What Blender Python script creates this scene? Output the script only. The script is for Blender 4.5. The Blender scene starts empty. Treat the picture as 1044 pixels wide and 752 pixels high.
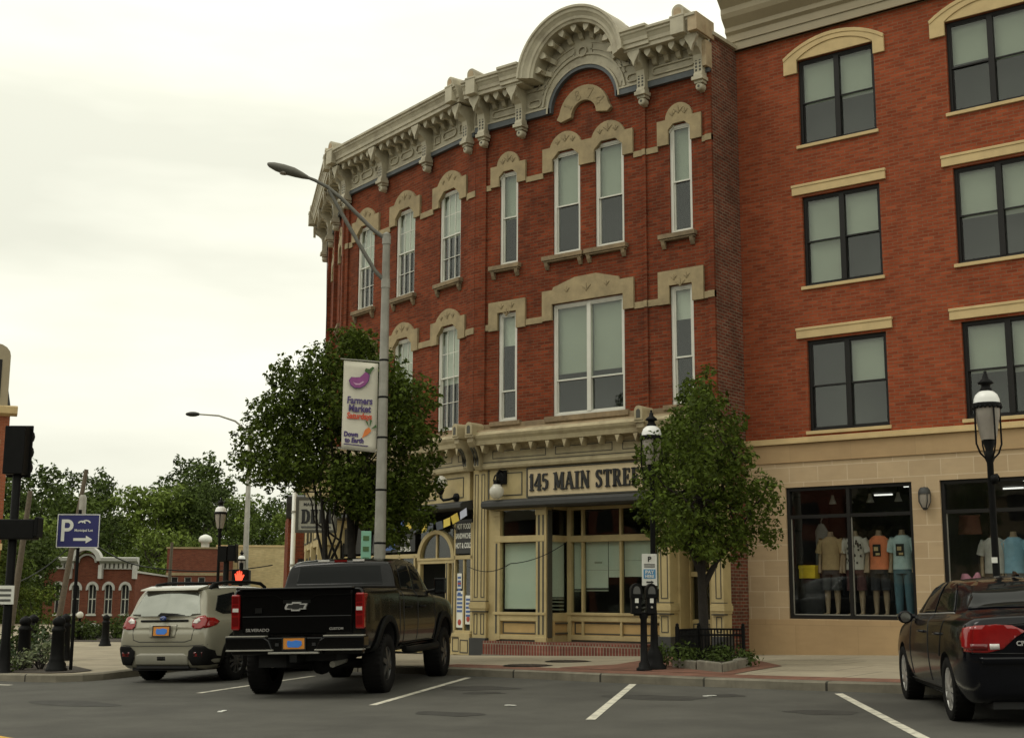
import bpy, bmesh, math, random
import numpy as np
from mathutils import Vector, Matrix
from mathutils.bvhtree import BVHTree
R_ = math.radians
PI = math.pi
SC = bpy.context.scene
COL = SC.collection

# ------------------------------------------------------------------ camera, sky, sun, exposure
cam_d = bpy.data.cameras.new('camera'); cam = bpy.data.objects.new('camera', cam_d); COL.objects.link(cam)
cam_d.sensor_width = 36.0; cam_d.lens = 1340.0/1044.0*36.0
cam_d.clip_start = 0.1; cam_d.clip_end = 2000
_r = Vector((0.79360091, 0.60841709, 0.00512311)); _u = Vector((0.10022511, -0.1390264, 0.98520383)); _f = Vector((-0.6001271, 0.78134519, 0.17131015))
cam.matrix_world = Matrix(((_r.x, _u.x, -_f.x, 18.918), (_r.y, _u.y, -_f.y, -23.423), (_r.z, _u.z, -_f.z, 1.40), (0, 0, 0, 1)))
SC.camera = cam

SUN_EL, SUN_AZ = R_(58), R_(215)          # high, veiled sun behind the viewer's left shoulder
world = bpy.data.worlds.new('World'); SC.world = world; world.use_nodes = True
nt = world.node_tree; nt.nodes.clear()
def wn(t, **k):
    n = nt.nodes.new(t)
    for a, b in k.items(): setattr(n, a, b)
    return n
sky = wn('ShaderNodeTexSky', sky_type='NISHITA', sun_disc=False, sun_elevation=SUN_EL, sun_rotation=SUN_AZ)
tc = wn('ShaderNodeTexCoord')
mp = wn('ShaderNodeMapping'); mp.inputs['Scale'].default_value = (1.0, 1.0, 4.5)
nz = wn('ShaderNodeTexNoise'); nz.inputs['Scale'].default_value = 1.7; nz.inputs['Detail'].default_value = 5; nz.inputs['Roughness'].default_value = .5
rp = wn('ShaderNodeValToRGB')
rp.color_ramp.elements[0].position = .36; rp.color_ramp.elements[0].color = (7.3, 7.3, 6.15, 1)
rp.color_ramp.elements[1].position = .60; rp.color_ramp.elements[1].color = (9.9, 9.8, 8.35, 1)
# a cloud deck is brighter overhead than at the horizon
sx = wn('ShaderNodeSeparateXYZ'); mr = wn('ShaderNodeMapRange')
mr.inputs['From Min'].default_value = 0.0; mr.inputs['From Max'].default_value = .38
mr.inputs['To Min'].default_value = .90; mr.inputs['To Max'].default_value = 1.14
vm = wn('ShaderNodeVectorMath', operation='SCALE')
mx = wn('ShaderNodeMix', data_type='RGBA'); mx.inputs['Factor'].default_value = .97
bg = wn('ShaderNodeBackground'); bg.inputs['Strength'].default_value = .115
wo = wn('ShaderNodeOutputWorld')
L = nt.links.new
L(tc.outputs['Generated'], mp.inputs['Vector']); L(mp.outputs['Vector'], nz.inputs['Vector']); L(nz.outputs['Fac'], rp.inputs['Fac'])
L(tc.outputs['Generated'], sx.inputs[0]); L(sx.outputs['Z'], mr.inputs['Value'])
L(rp.outputs['Color'], vm.inputs[0]); L(mr.outputs['Result'], vm.inputs['Scale'])
L(sky.outputs['Color'], mx.inputs['A']); L(vm.outputs['Vector'], mx.inputs['B']); L(mx.outputs['Result'], bg.inputs['Color']); L(bg.outputs['Background'], wo.inputs['Surface'])

sun_d = bpy.data.lights.new('sun', 'SUN'); sun_d.energy = .8; sun_d.angle = R_(22); sun_d.color = (1, .95, .86)
sun = bpy.data.objects.new('sun', sun_d); COL.objects.link(sun)
sd = Vector((math.sin(SUN_AZ)*math.cos(SUN_EL), math.cos(SUN_AZ)*math.cos(SUN_EL), math.sin(SUN_EL)))   # towards the sun
sun.rotation_euler = sd.to_track_quat('Z', 'Y').to_euler(); sun.location = (0, 0, 40)
SC.view_settings.view_transform = 'Standard'; SC.view_settings.look = 'None'
SC.view_settings.exposure = 0.0; SC.view_settings.gamma = 1.0; SC.view_settings.use_curve_mapping = False

# ------------------------------------------------------------------ helpers
def lerp(a, b, t): return a+(b-a)*t
def clamp(v, a, b): return max(a, min(b, v))
I4 = Matrix.Identity(4)
def TR(x, y, z=0, rz=0): return Matrix.Translation((x, y, z)) @ Matrix.Rotation(rz, 4, 'Z')

class MB:
    """collects shapes and links them as one mesh object"""
    def __init__(s): s.v = []; s.f = []; s.mi = []; s.sm = []; s.T = None
    def add(s, vs, fs, mi=0, sm=False):
        b = len(s.v)
        if s.T is not None: vs = [tuple(s.T @ Vector(p)) for p in vs]
        s.v.extend([tuple(p) for p in vs])
        for f in fs: s.f.append([b+i for i in f]); s.mi.append(mi); s.sm.append(sm)
        return s
    def box(s, x0, x1, y0, y1, z0, z1, mi=0):
        if x0 > x1: x0, x1 = x1, x0
        if y0 > y1: y0, y1 = y1, y0
        if z0 > z1: z0, z1 = z1, z0
        return s.add([(x0,y0,z0),(x1,y0,z0),(x1,y1,z0),(x0,y1,z0),(x0,y0,z1),(x1,y0,z1),(x1,y1,z1),(x0,y1,z1)],
              [(0,3,2,1),(4,5,6,7),(0,1,5,4),(1,2,6,5),(2,3,7,6),(3,0,4,7)], mi)
    def quad(s, a, b, c, d, mi=0): return s.add([a,b,c,d], [(0,1,2,3)], mi)
    def prism(s, poly, ax, a0, a1, mi=0, sm=False):
        """extrude a 2-D polygon along an axis: ax='y' poly is (x,z); 'x' poly is (y,z); 'z' poly is (x,y)"""
        def P(p, a):
            return (p[0], a, p[1]) if ax == 'y' else ((a, p[0], p[1]) if ax == 'x' else (p[0], p[1], a))
        n = len(poly)
        vs = [P(p, a0) for p in poly]+[P(p, a1) for p in poly]
        fs = [tuple(range(n))[::-1], tuple(range(n, 2*n))]+[(i, (i+1) % n, n+(i+1) % n, n+i) for i in range(n)]
        return s.add(vs, fs, mi, sm)
    def ring(s, outer, inner, ax, a0, a1, mi=0):
        """closed band between two outlines of the same length"""
        def P(p, a):
            return (p[0], a, p[1]) if ax == 'y' else ((a, p[0], p[1]) if ax == 'x' else (p[0], p[1], a))
        n = len(outer)
        vs = [P(p, a0) for p in outer]+[P(p, a0) for p in inner]+[P(p, a1) for p in outer]+[P(p, a1) for p in inner]
        fs = []
        for i in range(n):
            j = (i+1) % n
            fs += [(i, j, n+j, n+i), (2*n+i, 3*n+i, 3*n+j, 2*n+j), (i, 2*n+i, 2*n+j, j), (n+i, n+j, 3*n+j, 3*n+i)]
        return s.add(vs, fs, mi)
    def rectring(s, x0, x1, z0, z1, w, y0, y1, mi=0):
        return s.ring([(x0,z0),(x1,z0),(x1,z1),(x0,z1)], [(x0+w,z0+w),(x1-w,z0+w),(x1-w,z1-w),(x0+w,z1-w)], 'y', y0, y1, mi)
    def tube(s, pts, r, n=8, mi=0, cap=True, sm=True):
        pts = [Vector(p) for p in pts]
        rr = r if isinstance(r, (list, tuple)) else [r]*len(pts)
        vs = []; fs = []; up = None
        for i, p in enumerate(pts):
            d = (pts[min(i+1, len(pts)-1)]-pts[max(i-1, 0)])
            if d.length < 1e-9: d = Vector((0,0,1))
            d.normalize()
            if up is None: up = Vector((0,0,1)) if abs(d.z) < .9 else Vector((1,0,0))
            a = d.cross(up)
            if a.length < 1e-6: a = d.cross(Vector((0,1,0)))
            a.normalize(); b = a.cross(d).normalized(); up = b
            for k in range(n):
                t = 2*PI*k/n
                vs.append(p+(a*math.cos(t)+b*math.sin(t))*rr[i])
        for i in range(len(pts)-1):
            for k in range(n):
                k2 = (k+1) % n
                fs.append((i*n+k, i*n+k2, (i+1)*n+k2, (i+1)*n+k))
        s.add(vs, fs, mi, sm)
        if cap:
            s.add(vs[:n], [tuple(range(n))[::-1]], mi); s.add(vs[-n:], [tuple(range(n))], mi)
        return s
    def lathe(s, prof, c=(0,0,0), n=20, ax='z', mi=0, sm=True):
        vs = []; fs = []
        for r, h in prof:
            for k in range(n):
                t = 2*PI*k/n; a, b = r*math.cos(t), r*math.sin(t)
                q = (a, b, h) if ax == 'z' else ((a, h, b) if ax == 'y' else (h, a, b))
                vs.append((q[0]+c[0], q[1]+c[1], q[2]+c[2]))
        m = len(prof)
        for i in range(m-1):
            for k in range(n):
                k2 = (k+1) % n
                f = (i*n+k, i*n+k2, (i+1)*n+k2, (i+1)*n+k)
                fs.append(f if ax != 'y' else f[::-1])
        return s.add(vs, fs, mi, sm)
    def ball(s, c, r, n=14, m=9, mi=0, sq=(1,1,1)):
        prof = [(max(1e-4, math.sin(PI*i/(m-1)))*r, -math.cos(PI*i/(m-1))*r) for i in range(m)]
        vs = []; fs = []
        for rr, h in prof:
            for k in range(n):
                t = 2*PI*k/n; vs.append((c[0]+rr*math.cos(t)*sq[0], c[1]+rr*math.sin(t)*sq[1], c[2]+h*sq[2]))
        for i in range(m-1):
            for k in range(n):
                k2 = (k+1) % n; fs.append((i*n+k, i*n+k2, (i+1)*n+k2, (i+1)*n+k))
        return s.add(vs, fs, mi, True)
    def sections(s, rings, mi=0, sm=True, cap=True):
        """skin a list of equally long closed loops"""
        n = len(rings[0]); vs = [p for r in rings for p in r]; fs = []
        for i in range(len(rings)-1):
            for k in range(n):
                k2 = (k+1) % n; fs.append((i*n+k, i*n+k2, (i+1)*n+k2, (i+1)*n+k))
        s.add(vs, fs, mi, sm)
        if cap:
            s.add(rings[0], [tuple(range(n))[::-1]], mi); s.add(rings[-1], [tuple(range(n))], mi)
        return s
    def build(s, name, mats, parent=None, M=None, bevel=0, fix=True):
        me = bpy.data.meshes.new(name); me.from_pydata(s.v, [], s.f); 
        if not isinstance(mats, (list, tuple)): mats = [mats]
        for m in mats: me.materials.append(m)
        for p, mi, sm in zip(me.polygons, s.mi, s.sm): p.material_index = mi; p.use_smooth = sm
        if fix:
            bm = bmesh.new(); bm.from_mesh(me); bmesh.ops.recalc_face_normals(bm, faces=bm.faces); bm.to_mesh(me); bm.free()
        o = bpy.data.objects.new(name, me); COL.objects.link(o)
        if parent is not None: o.parent = parent
        if M is not None: o.matrix_basis = M
        if bevel:
            b = o.modifiers.new('edge', 'BEVEL'); b.width = bevel; b.segments = 2; b.limit_method = 'ANGLE'; b.angle_limit = R_(40)
        return o

def tag(o, label=None, cat=None, group=None, kind=None):
    if label: o['label'] = label
    if cat: o['category'] = cat
    if group: o['group'] = group
    if kind: o['kind'] = kind
    return o
def thing(name, label, cat, loc=(0,0,0), rz=0, group=None):
    o = bpy.data.objects.new(name, None); COL.objects.link(o); o.location = loc; o.rotation_euler = (0,0,rz)
    o.empty_display_size = .3
    return tag(o, label, cat, group)
def children(o): return [c for c in list(COL.objects) if c.parent == o]
def copy_tree(o, parent=None):
    c = o.copy(); COL.objects.link(c)
    if parent is not None: c.parent = parent
    for ch in children(o): copy_tree(ch, c)
    return c

# ------------------------------------------------------------------ materials
def mat(name, base, rough=.7, var=.12, scale=6.0, bump=0., bscale=40., metal=0., spec=.5, dirt=None, dscale=1.2, island=0., transl=0., emit=None, estr=1., coat=0.):
    m = bpy.data.materials.new(name); m.use_nodes = True
    t = m.node_tree; N = t.nodes; N.clear(); lk = t.links.new
    out = N.new('ShaderNodeOutputMaterial'); p = N.new('ShaderNodeBsdfPrincipled')
    p.inputs['Roughness'].default_value = rough; p.inputs['Metallic'].default_value = metal
    p.inputs['Specular IOR Level'].default_value = spec; p.inputs['Coat Weight'].default_value = coat; p.inputs['Coat Roughness'].default_value = .04
    c = N.new('ShaderNodeTexCoord'); col = None
    nz = N.new('ShaderNodeTexNoise'); nz.inputs['Scale'].default_value = scale; nz.inputs['Detail'].default_value = 6; nz.inputs['Roughness'].default_value = .6
    lk(c.outputs['Object'], nz.inputs['Vector'])
    r = N.new('ShaderNodeMapRange'); r.inputs['From Min'].default_value = .3; r.inputs['From Max'].default_value = .7
    r.inputs['To Min'].default_value = 1-var; r.inputs['To Max'].default_value = 1+var
    lk(nz.outputs['Fac'], r.inputs['Value'])
    fac = r.outputs['Result']
    if island:
        g = N.new('ShaderNodeNewGeometry'); r2 = N.new('ShaderNodeMapRange')
        r2.inputs['To Min'].default_value = 1-island; r2.inputs['To Max'].default_value = 1+island
        lk(g.outputs['Random Per Island'], r2.inputs['Value'])
        mu = N.new('ShaderNodeMath'); mu.operation = 'MULTIPLY'; lk(fac, mu.inputs[0]); lk(r2.outputs['Result'], mu.inputs[1]); fac = mu.outputs[0]
    v = N.new('ShaderNodeVectorMath'); v.operation = 'SCALE'; v.inputs[0].default_value = base; lk(fac, v.inputs['Scale'])
    col = v.outputs['Vector']
    if dirt:
        n2 = N.new('ShaderNodeTexNoise'); n2.inputs['Scale'].default_value = dscale; n2.inputs['Detail'].default_value = 8; n2.inputs['Roughness'].default_value = .65
        lk(c.outputs['Object'], n2.inputs['Vector'])
        rr = N.new('ShaderNodeMapRange'); rr.inputs['From Min'].default_value = .47; rr.inputs['From Max'].default_value = .72; rr.inputs['To Max'].default_value = dirt[1]
        lk(n2.outputs['Fac'], rr.inputs['Value'])
        mx = N.new('ShaderNodeMix'); mx.data_type = 'RGBA'; lk(rr.outputs['Result'], mx.inputs['Factor']); lk(col, mx.inputs['A']); mx.inputs['B'].default_value = (*dirt[0], 1)
        col = mx.outputs['Result']
    lk(col, p.inputs['Base Color'])
    if bump:
        n3 = N.new('ShaderNodeTexNoise'); n3.inputs['Scale'].default_value = bscale; n3.inputs['Detail'].default_value = 5
        lk(c.outputs['Object'], n3.inputs['Vector'])
        b = N.new('ShaderNodeBump'); b.inputs['Strength'].default_value = bump; b.inputs['Distance'].default_value = .02
        lk(n3.outputs['Fac'], b.inputs['Height']); lk(b.outputs['Normal'], p.inputs['Normal'])
    if emit:
        p.inputs['Emission Color'].default_value = (*emit, 1); p.inputs['Emission Strength'].default_value = estr
    sh = p.outputs['BSDF']
    if transl:
        tr = N.new('ShaderNodeBsdfTranslucent'); lk(col, tr.inputs['Color'])
        ms = N.new('ShaderNodeMixShader'); ms.inputs['Fac'].default_value = transl; lk(sh, ms.inputs[1]); lk(tr.outputs['BSDF'], ms.inputs[2]); sh = ms.outputs['Shader']
    lk(sh, out.inputs['Surface'])
    return m

def brick(name, c1, c2, mortar, bw=.205, bh=.068, msize=.009, rough=.85, stain=None, floor=False, big=.15, bump=.35, sbias=0., rows=.16):
    m = bpy.data.materials.new(name); m.use_nodes = True
    t = m.node_tree; N = t.nodes; N.clear(); lk = t.links.new
    out = N.new('ShaderNodeOutputMaterial'); p = N.new('ShaderNodeBsdfPrincipled'); p.inputs['Roughness'].default_value = rough
    p.inputs['Specular IOR Level'].default_value = .12
    c = N.new('ShaderNodeTexCoord'); s = N.new('ShaderNodeSeparateXYZ'); lk(c.outputs['Object'], s.inputs[0])
    cb = N.new('ShaderNodeCombineXYZ')
    if floor: lk(s.outputs['X'], cb.inputs['X']); lk(s.outputs['Y'], cb.inputs['Y'])
    else:
        a = N.new('ShaderNodeMath'); a.operation = 'ADD'; lk(s.outputs['X'], a.inputs[0]); lk(s.outputs['Y'], a.inputs[1])
        lk(a.outputs[0], cb.inputs['X']); lk(s.outputs['Z'], cb.inputs['Y'])
    b = N.new('ShaderNodeTexBrick'); b.inputs['Scale'].default_value = 1
    b.inputs['Brick Width'].default_value = bw; b.inputs['Row Height'].default_value = bh; b.inputs['Mortar Size'].default_value = msize; b.inputs['Bias'].default_value = sbias
    b.inputs['Color1'].default_value = (*c1, 1); b.inputs['Color2'].default_value = (*c2, 1); b.inputs['Mortar'].default_value = (*mortar, 1); b.inputs['Mortar Smooth'].default_value = .2
    lk(cb.outputs[0], b.inputs['Vector'])
    nz = N.new('ShaderNodeTexNoise'); nz.inputs['Scale'].default_value = .9; nz.inputs['Detail'].default_value = 7; nz.inputs['Roughness'].default_value = .65
    lk(c.outputs['Object'], nz.inputs['Vector'])
    r = N.new('ShaderNodeMapRange'); r.inputs['From Min'].default_value = .3; r.inputs['From Max'].default_value = .7; r.inputs['To Min'].default_value = 1-big; r.inputs['To Max'].default_value = 1+big
    lk(nz.outputs['Fac'], r.inputs['Value'])
    # fine row-wise variation: single courses a little lighter or darker
    mp = N.new('ShaderNodeMapping'); mp.inputs['Scale'].default_value = (3, 3, 14); lk(c.outputs['Object'], mp.inputs['Vector'])
    n4 = N.new('ShaderNodeTexNoise'); n4.inputs['Scale'].default_value = 1.0; n4.inputs['Detail'].default_value = 3; lk(mp.outputs['Vector'], n4.inputs['Vector'])
    r4 = N.new('ShaderNodeMapRange'); r4.inputs['From Min'].default_value = .3; r4.inputs['From Max'].default_value = .7; r4.inputs['To Min'].default_value = 1-rows; r4.inputs['To Max'].default_value = 1+rows; lk(n4.outputs['Fac'], r4.inputs['Value'])
    mu = N.new('ShaderNodeMath'); mu.operation = 'MULTIPLY'; lk(r.outputs['Result'], mu.inputs[0]); lk(r4.outputs['Result'], mu.inputs[1])
    v = N.new('ShaderNodeVectorMath'); v.operation = 'SCALE'; lk(b.outputs['Color'], v.inputs[0]); lk(mu.outputs[0], v.inputs['Scale'])
    col = v.outputs['Vector']
    if stain:
        n2 = N.new('ShaderNodeTexNoise'); n2.inputs['Scale'].default_value = 1.6; n2.inputs['Detail'].default_value = 9; n2.inputs['Roughness'].default_value = .7
        sm_ = N.new('ShaderNodeMapping'); sm_.inputs['Scale'].default_value = (1.15, 1.15, .45); lk(c.outputs['Object'], sm_.inputs['Vector']); lk(sm_.outputs['Vector'], n2.inputs['Vector'])
        rr = N.new('ShaderNodeMapRange'); rr.inputs['From Min'].default_value = .50; rr.inputs['From Max'].default_value = .74; rr.inputs['To Max'].default_value = stain[1]
        lk(n2.outputs['Fac'], rr.inputs['Value'])
        mx = N.new('ShaderNodeMix'); mx.data_type = 'RGBA'; lk(rr.outputs['Result'], mx.inputs['Factor']); lk(col, mx.inputs['A']); mx.inputs['B'].default_value = (*stain[0], 1)
        col = mx.outputs['Result']
    lk(col, p.inputs['Base Color'])
    bp = N.new('ShaderNodeBump'); bp.inputs['Strength'].default_value = bump; bp.inputs['Distance'].default_value = .01; bp.invert = True
    lk(b.outputs['Fac'], bp.inputs['Height']); lk(bp.outputs['Normal'], p.inputs['Normal'])
    lk(p.outputs['BSDF'], out.inputs['Surface'])
    return m

def glass(name, tint=(.8,.85,.82), f0=.05, rough=.01):
    m = bpy.data.materials.new(name); m.use_nodes = True
    t = m.node_tree; N = t.nodes; N.clear(); lk = t.links.new
    out = N.new('ShaderNodeOutputMaterial'); g = N.new('ShaderNodeBsdfGlossy'); g.inputs['Roughness'].default_value = rough
    tr = N.new('ShaderNodeBsdfTransparent'); tr.inputs['Color'].default_value = (*tint, 1)
    lw = N.new('ShaderNodeLayerWeight'); lw.inputs['Blend'].default_value = .5
    pw = N.new('ShaderNodeMath'); pw.operation = 'POWER'; pw.inputs[1].default_value = 5; lk(lw.outputs['Facing'], pw.inputs[0])
    fr = N.new('ShaderNodeMath'); fr.operation = 'MULTIPLY_ADD'; fr.inputs[1].default_value = .92; fr.inputs[2].default_value = f0; lk(pw.outputs[0], fr.inputs[0])
    c = N.new('ShaderNodeTexCoord'); nz = N.new('ShaderNodeTexNoise'); nz.inputs['Scale'].default_value = 1.3; lk(c.outputs['Object'], nz.inputs['Vector'])
    b = N.new('ShaderNodeBump'); b.inputs['Strength'].default_value = .03; b.inputs['Distance'].default_value = .05; lk(nz.outputs['Fac'], b.inputs['Height']); lk(b.outputs['Normal'], g.inputs['Normal'])
    ms = N.new('ShaderNodeMixShader'); lk(fr.outputs[0], ms.inputs['Fac']); lk(tr.outputs['BSDF'], ms.inputs[1]); lk(g.outputs['BSDF'], ms.inputs[2])
    lk(ms.outputs['Shader'], out.inputs['Surface'])
    return m

M = {}
M['brick_old'] = brick('old red brick', (.212,.044,.017), (.118,.026,.0115), (.135,.066,.037), stain=((.062,.022,.013), .75), big=.26)
M['brick_side'] = brick('weathered side brick', (.20,.058,.034), (.105,.036,.024), (.19,.145,.105), stain=((.07,.036,.026), .7), big=.3, msize=.012)
M['brick_new'] = brick('new red brick', (.315,.073,.030), (.21,.046,.020), (.215,.10,.056), stain=((.165,.038,.019), .5), big=.15)
M['brick_far'] = brick('far red brick', (.19,.055,.032), (.14,.040,.025), (.16,.09,.06), big=.15)
M['brick_orange'] = brick('orange brick', (.30,.085,.04), (.23,.065,.03), (.25,.14,.09), big=.12)
M['brick_paver'] = brick('red brick paving', (.225,.105,.072), (.165,.078,.056), (.16,.125,.10), bw=.2, bh=.1, msize=.008, floor=True, stain=((.12,.08,.06), .5), big=.2)
M['brick_step'] = brick('soldier brick step', (.20,.062,.045), (.13,.045,.035), (.22,.18,.14), bw=.075, bh=.4, msize=.012, big=.2)
M['block_sand'] = brick('sandstone blocks', (.48,.36,.225), (.42,.31,.19), (.56,.45,.31), bw=.62, bh=.31, msize=.008, big=.08, bump=.12, stain=((.40,.28,.155), .3), rows=.03)
M['block_base'] = brick('sandstone base slabs', (.43,.30,.165), (.40,.275,.15), (.36,.25,.14), bw=1.3, bh=.9, msize=.008, big=.10, bump=.12, stain=((.33,.22,.115), .4), rows=.03)
M['block_cream'] = brick('cream block', (.52,.42,.23), (.47,.375,.20), (.5,.38,.2), bw=.8, bh=.3, msize=.012, big=.1)
M['stone_tan'] = mat('tan carved stone', (.315,.245,.135), .85, .16, 5, .25, 30, dirt=((.15,.12,.07), .7))
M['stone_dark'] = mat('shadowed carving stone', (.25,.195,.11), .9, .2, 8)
M['stone_sill'] = mat('weathered sill stone', (.225,.165,.095), .9, .25, 6, .3, 30, dirt=((.09,.072,.05), .7))
M['stone_trim'] = mat('cast stone trim', (.56,.42,.21), .8, .08, 4, .1, 40, dirt=((.4,.29,.15), .4))
M['corn'] = mat('cream cornice paint', (.43,.39,.285), .6, .12, 3, .08, 25, dirt=((.19,.155,.105), .65), dscale=2.2)
M['corn_shop'] = mat('weathered shop cornice paint', (.39,.33,.20), .65, .14, 3, .1, 25, dirt=((.20,.15,.085), .7), dscale=2.6)
M['corn_rust'] = mat('rusty cornice paint', (.40,.31,.19), .7, .2, 4, .1, 25, dirt=((.26,.13,.06), .6), dscale=3)
M['corn_dark'] = mat('olive cornice recess paint', (.19,.165,.115), .7, .15, 4)
M['blue_grey'] = mat('blue grey moulding paint', (.075,.085,.09), .6, .15, 5)
M['corn_new'] = mat('tan metal cornice', (.30,.25,.16), .55, .06, 2)
M['yel'] = mat('yellow cream storefront paint', (.47,.375,.185), .55, .10, 3, .05, 30, dirt=((.27,.205,.10), .5), dscale=1.8)
M['yel_d'] = mat('ochre panel paint', (.46,.31,.125), .6, .1, 3, dirt=((.3,.2,.09), .4))
M['olive'] = mat('olive trim paint', (.062,.058,.042), .55, .12, 4)
M['slab'] = mat('dark slate awning metal', (.036,.037,.036), .6, .15, 3)
M['sign_cream'] = mat('cream signboard', (.58,.47,.29), .6, .07, 3, dirt=((.42,.32,.18), .4))
M['black'] = mat('black letter paint', (.012,.012,.012), .45, .1)
M['white_fr'] = mat('white window paint', (.62,.61,.54), .5, .06, 4, dirt=((.42,.40,.33), .4))
M['bronze'] = mat('dark bronze frame', (.012,.011,.010), .5, .08, spec=.25)
M['glass'] = glass('window glass', (.90,.93,.90))
M['glass_shop'] = glass('shop window glass', (.92,.94,.93))
M['blind'] = mat('pale roller blind', (.35,.37,.31), .9, .05, 1.5)
M['blind_w'] = mat('pale shop blind', (.66,.72,.65), .9, .05, 1.5)
M['curtain'] = mat('white curtain', (.55,.56,.49), .9, .06, 2)
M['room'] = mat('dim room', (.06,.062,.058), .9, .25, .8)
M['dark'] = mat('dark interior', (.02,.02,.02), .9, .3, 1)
M['asphalt'] = mat('asphalt', (.088,.085,.074), .88, .16, 1.1, .5, 220, spec=.3, dirt=((.054,.052,.046), .8), dscale=.42)
M['concrete'] = mat('sidewalk concrete', (.30,.265,.20), .9, .14, 2.0, .3, 120, dirt=((.20,.175,.13), .6), dscale=.8)
M['joint'] = mat('sidewalk joint', (.10,.088,.068), .95, .2)
M['kerb'] = brick('granite kerb', (.225,.205,.16), (.165,.15,.115), (.045,.042,.035), bw=1.9, bh=60, msize=.02, floor=True, big=.25, bump=.3, stain=((.09,.085,.065), .7), rows=.1)
M['stone_kerb'] = mat('planter granite', (.20,.185,.145), .85, .22, 9, .4, 60, dirt=((.10,.095,.07), .7), dscale=2)
M['line'] = mat('white road paint', (.60,.57,.47), .8, .15, 20, .1, 60, dirt=((.12,.115,.10), .9), dscale=7)
M['oil'] = mat('oil darkened asphalt', (.046,.044,.039), .8, .25, 3, .4, 200, spec=.3)
M['line_y'] = mat('yellow road paint', (.55,.33,.04), .8, .15, 20)
M['soil'] = mat('planter soil', (.045,.034,.024), .95, .3, 9, .6, 40)
M['iron'] = mat('black cast iron', (.008,.008,.008), .55, .15, 8, .05, 60, spec=.1)
M['galv'] = mat('galvanised steel pole', (.30,.29,.25), .55, .15, 5, .05, 40, metal=.25, dirt=((.18,.17,.14), .5))
M['wood_pole'] = mat('weathered utility pole', (.11,.088,.062), .9, .25, 12, .4, 30)
M['white'] = mat('white enamel', (.74,.74,.68), .4, .05, 5)
M['white_glow'] = mat('white lamp cap', (.80,.80,.77), .3, .03, 5)
M['globe'] = mat('milk glass globe', (.80,.78,.70), .25, .04, 3, transl=.35)
M['lens_glass'] = mat('frosted lantern glass', (.42,.38,.33), .3, .15, 4, transl=.3)
M['bark'] = mat('street tree bark', (.022,.018,.014), .95, .3, 14, .7, 30)
M['bark_l'] = mat('forest bark', (.06,.05,.038), .95, .3, 6)
M['leaf'] = mat('street tree leaves', (.068,.097,.0125), .6, .25, 2.0, island=.6, transl=.25, spec=.15)
M['leaf_r'] = mat('young street tree leaves', (.074,.106,.0145), .6, .25, 2.0, island=.6, transl=.28, spec=.15)
M['leaf_f'] = mat('hill leaves', (.085,.122,.022), .7, .3, .25, island=.5, transl=.2, spec=.2)
M['leaf_g'] = mat('bright hill leaves', (.125,.172,.030), .7, .3, .25, island=.5, transl=.2, spec=.2)
M['leaf_d'] = mat('dark hill leaves', (.058,.085,.018), .7, .3, .25, island=.5, transl=.2, spec=.2)
M['shrub'] = mat('shrub leaves', (.05,.085,.026), .6, .25, 3, island=.5, transl=.2)
M['grass'] = mat('hill ground', (.045,.06,.022), .95, .3, .2, .3, 3)
# ------------------------------------------------------------------ ground, road, kerb, sidewalk
def zr(x, y): return .135+.017*clamp(x, -14, 20)+.017*clamp(y, -40, -5)
def zs(x, y):
    zk = zr(x, y)+.12
    if y < -5: return zk
    zb = .13+.026*clamp(x, -4, 11); t = clamp((y+5)/5, 0, 1)
    return lerp(zk, zb, t)

def sheet(name, poly, zf, dz, m, step=1.0, kind='structure', parent=None):
    """a polygon cut into a grid and draped over the ground"""
    bm = bmesh.new(); bm.faces.new([bm.verts.new((x, y, 0)) for x, y in poly])
    xs = [p[0] for p in poly]; ys = [p[1] for p in poly]
    def cuts(a, b, n):
        k = math.ceil(a/step)
        while k*step < b:
            g = bm.verts[:]+bm.edges[:]+bm.faces[:]
            bmesh.ops.bisect_plane(bm, geom=g, plane_co=(k*step, k*step, 0), plane_no=n); k += 1
    cuts(min(xs), max(xs), (1,0,0)); cuts(min(ys), max(ys), (0,1,0))
    for v in bm.verts: v.co.z = zf(v.co.x, v.co.y)+dz
    bmesh.ops.recalc_face_normals(bm, faces=bm.faces)
    if sum(f.normal.z for f in bm.faces) < 0: bmesh.ops.reverse_faces(bm, faces=bm.faces)
    me = bpy.data.meshes.new(name); bm.to_mesh(me); bm.free(); me.materials.append(m)
    o = bpy.data.objects.new(name, me); COL.objects.link(o)
    if kind: o['kind'] = kind
    if parent: o.parent = parent
    return o

M['slabs'] = brick('sidewalk slabs', (.345,.30,.22), (.31,.27,.20), (.15,.13,.10), bw=1.5, bh=1.5, msize=.018, floor=True, big=.16, bump=.2, rough=.9, stain=((.24,.21,.16), .5), rows=.03)
sheet('ground', [(-900,-500),(900,-500),(900,900),(-900,900)], lambda x, y: -1.3, 0, M['grass'], 300)
sheet('road', [(-45,-45),(45,-45),(45,14),(-45,14)], zr, 0, M['asphalt'], 3.0)
KERB = [(-40,-14.0),(-16,-11.6),(-6,-10.5),(-2.64,-10.12),(-1.7,-10.06),(-1.2,-9.93),(-.92,-9.6),(-.9,-9.2),(-1.05,-8.7),(-1.4,-7.8),(-1.75,-6.95),(-1.7,-6.35),(-1.2,-5.9),(-.2,-5.75),(2,-5.8),(4.04,-5.92),(5.5,-6.1),(7,-6.38),(8.5,-6.58),(10.4,-6.78),(12.2,-6.82),(16,-7.0),(24,-7.4),(40,-8.5)]
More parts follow.
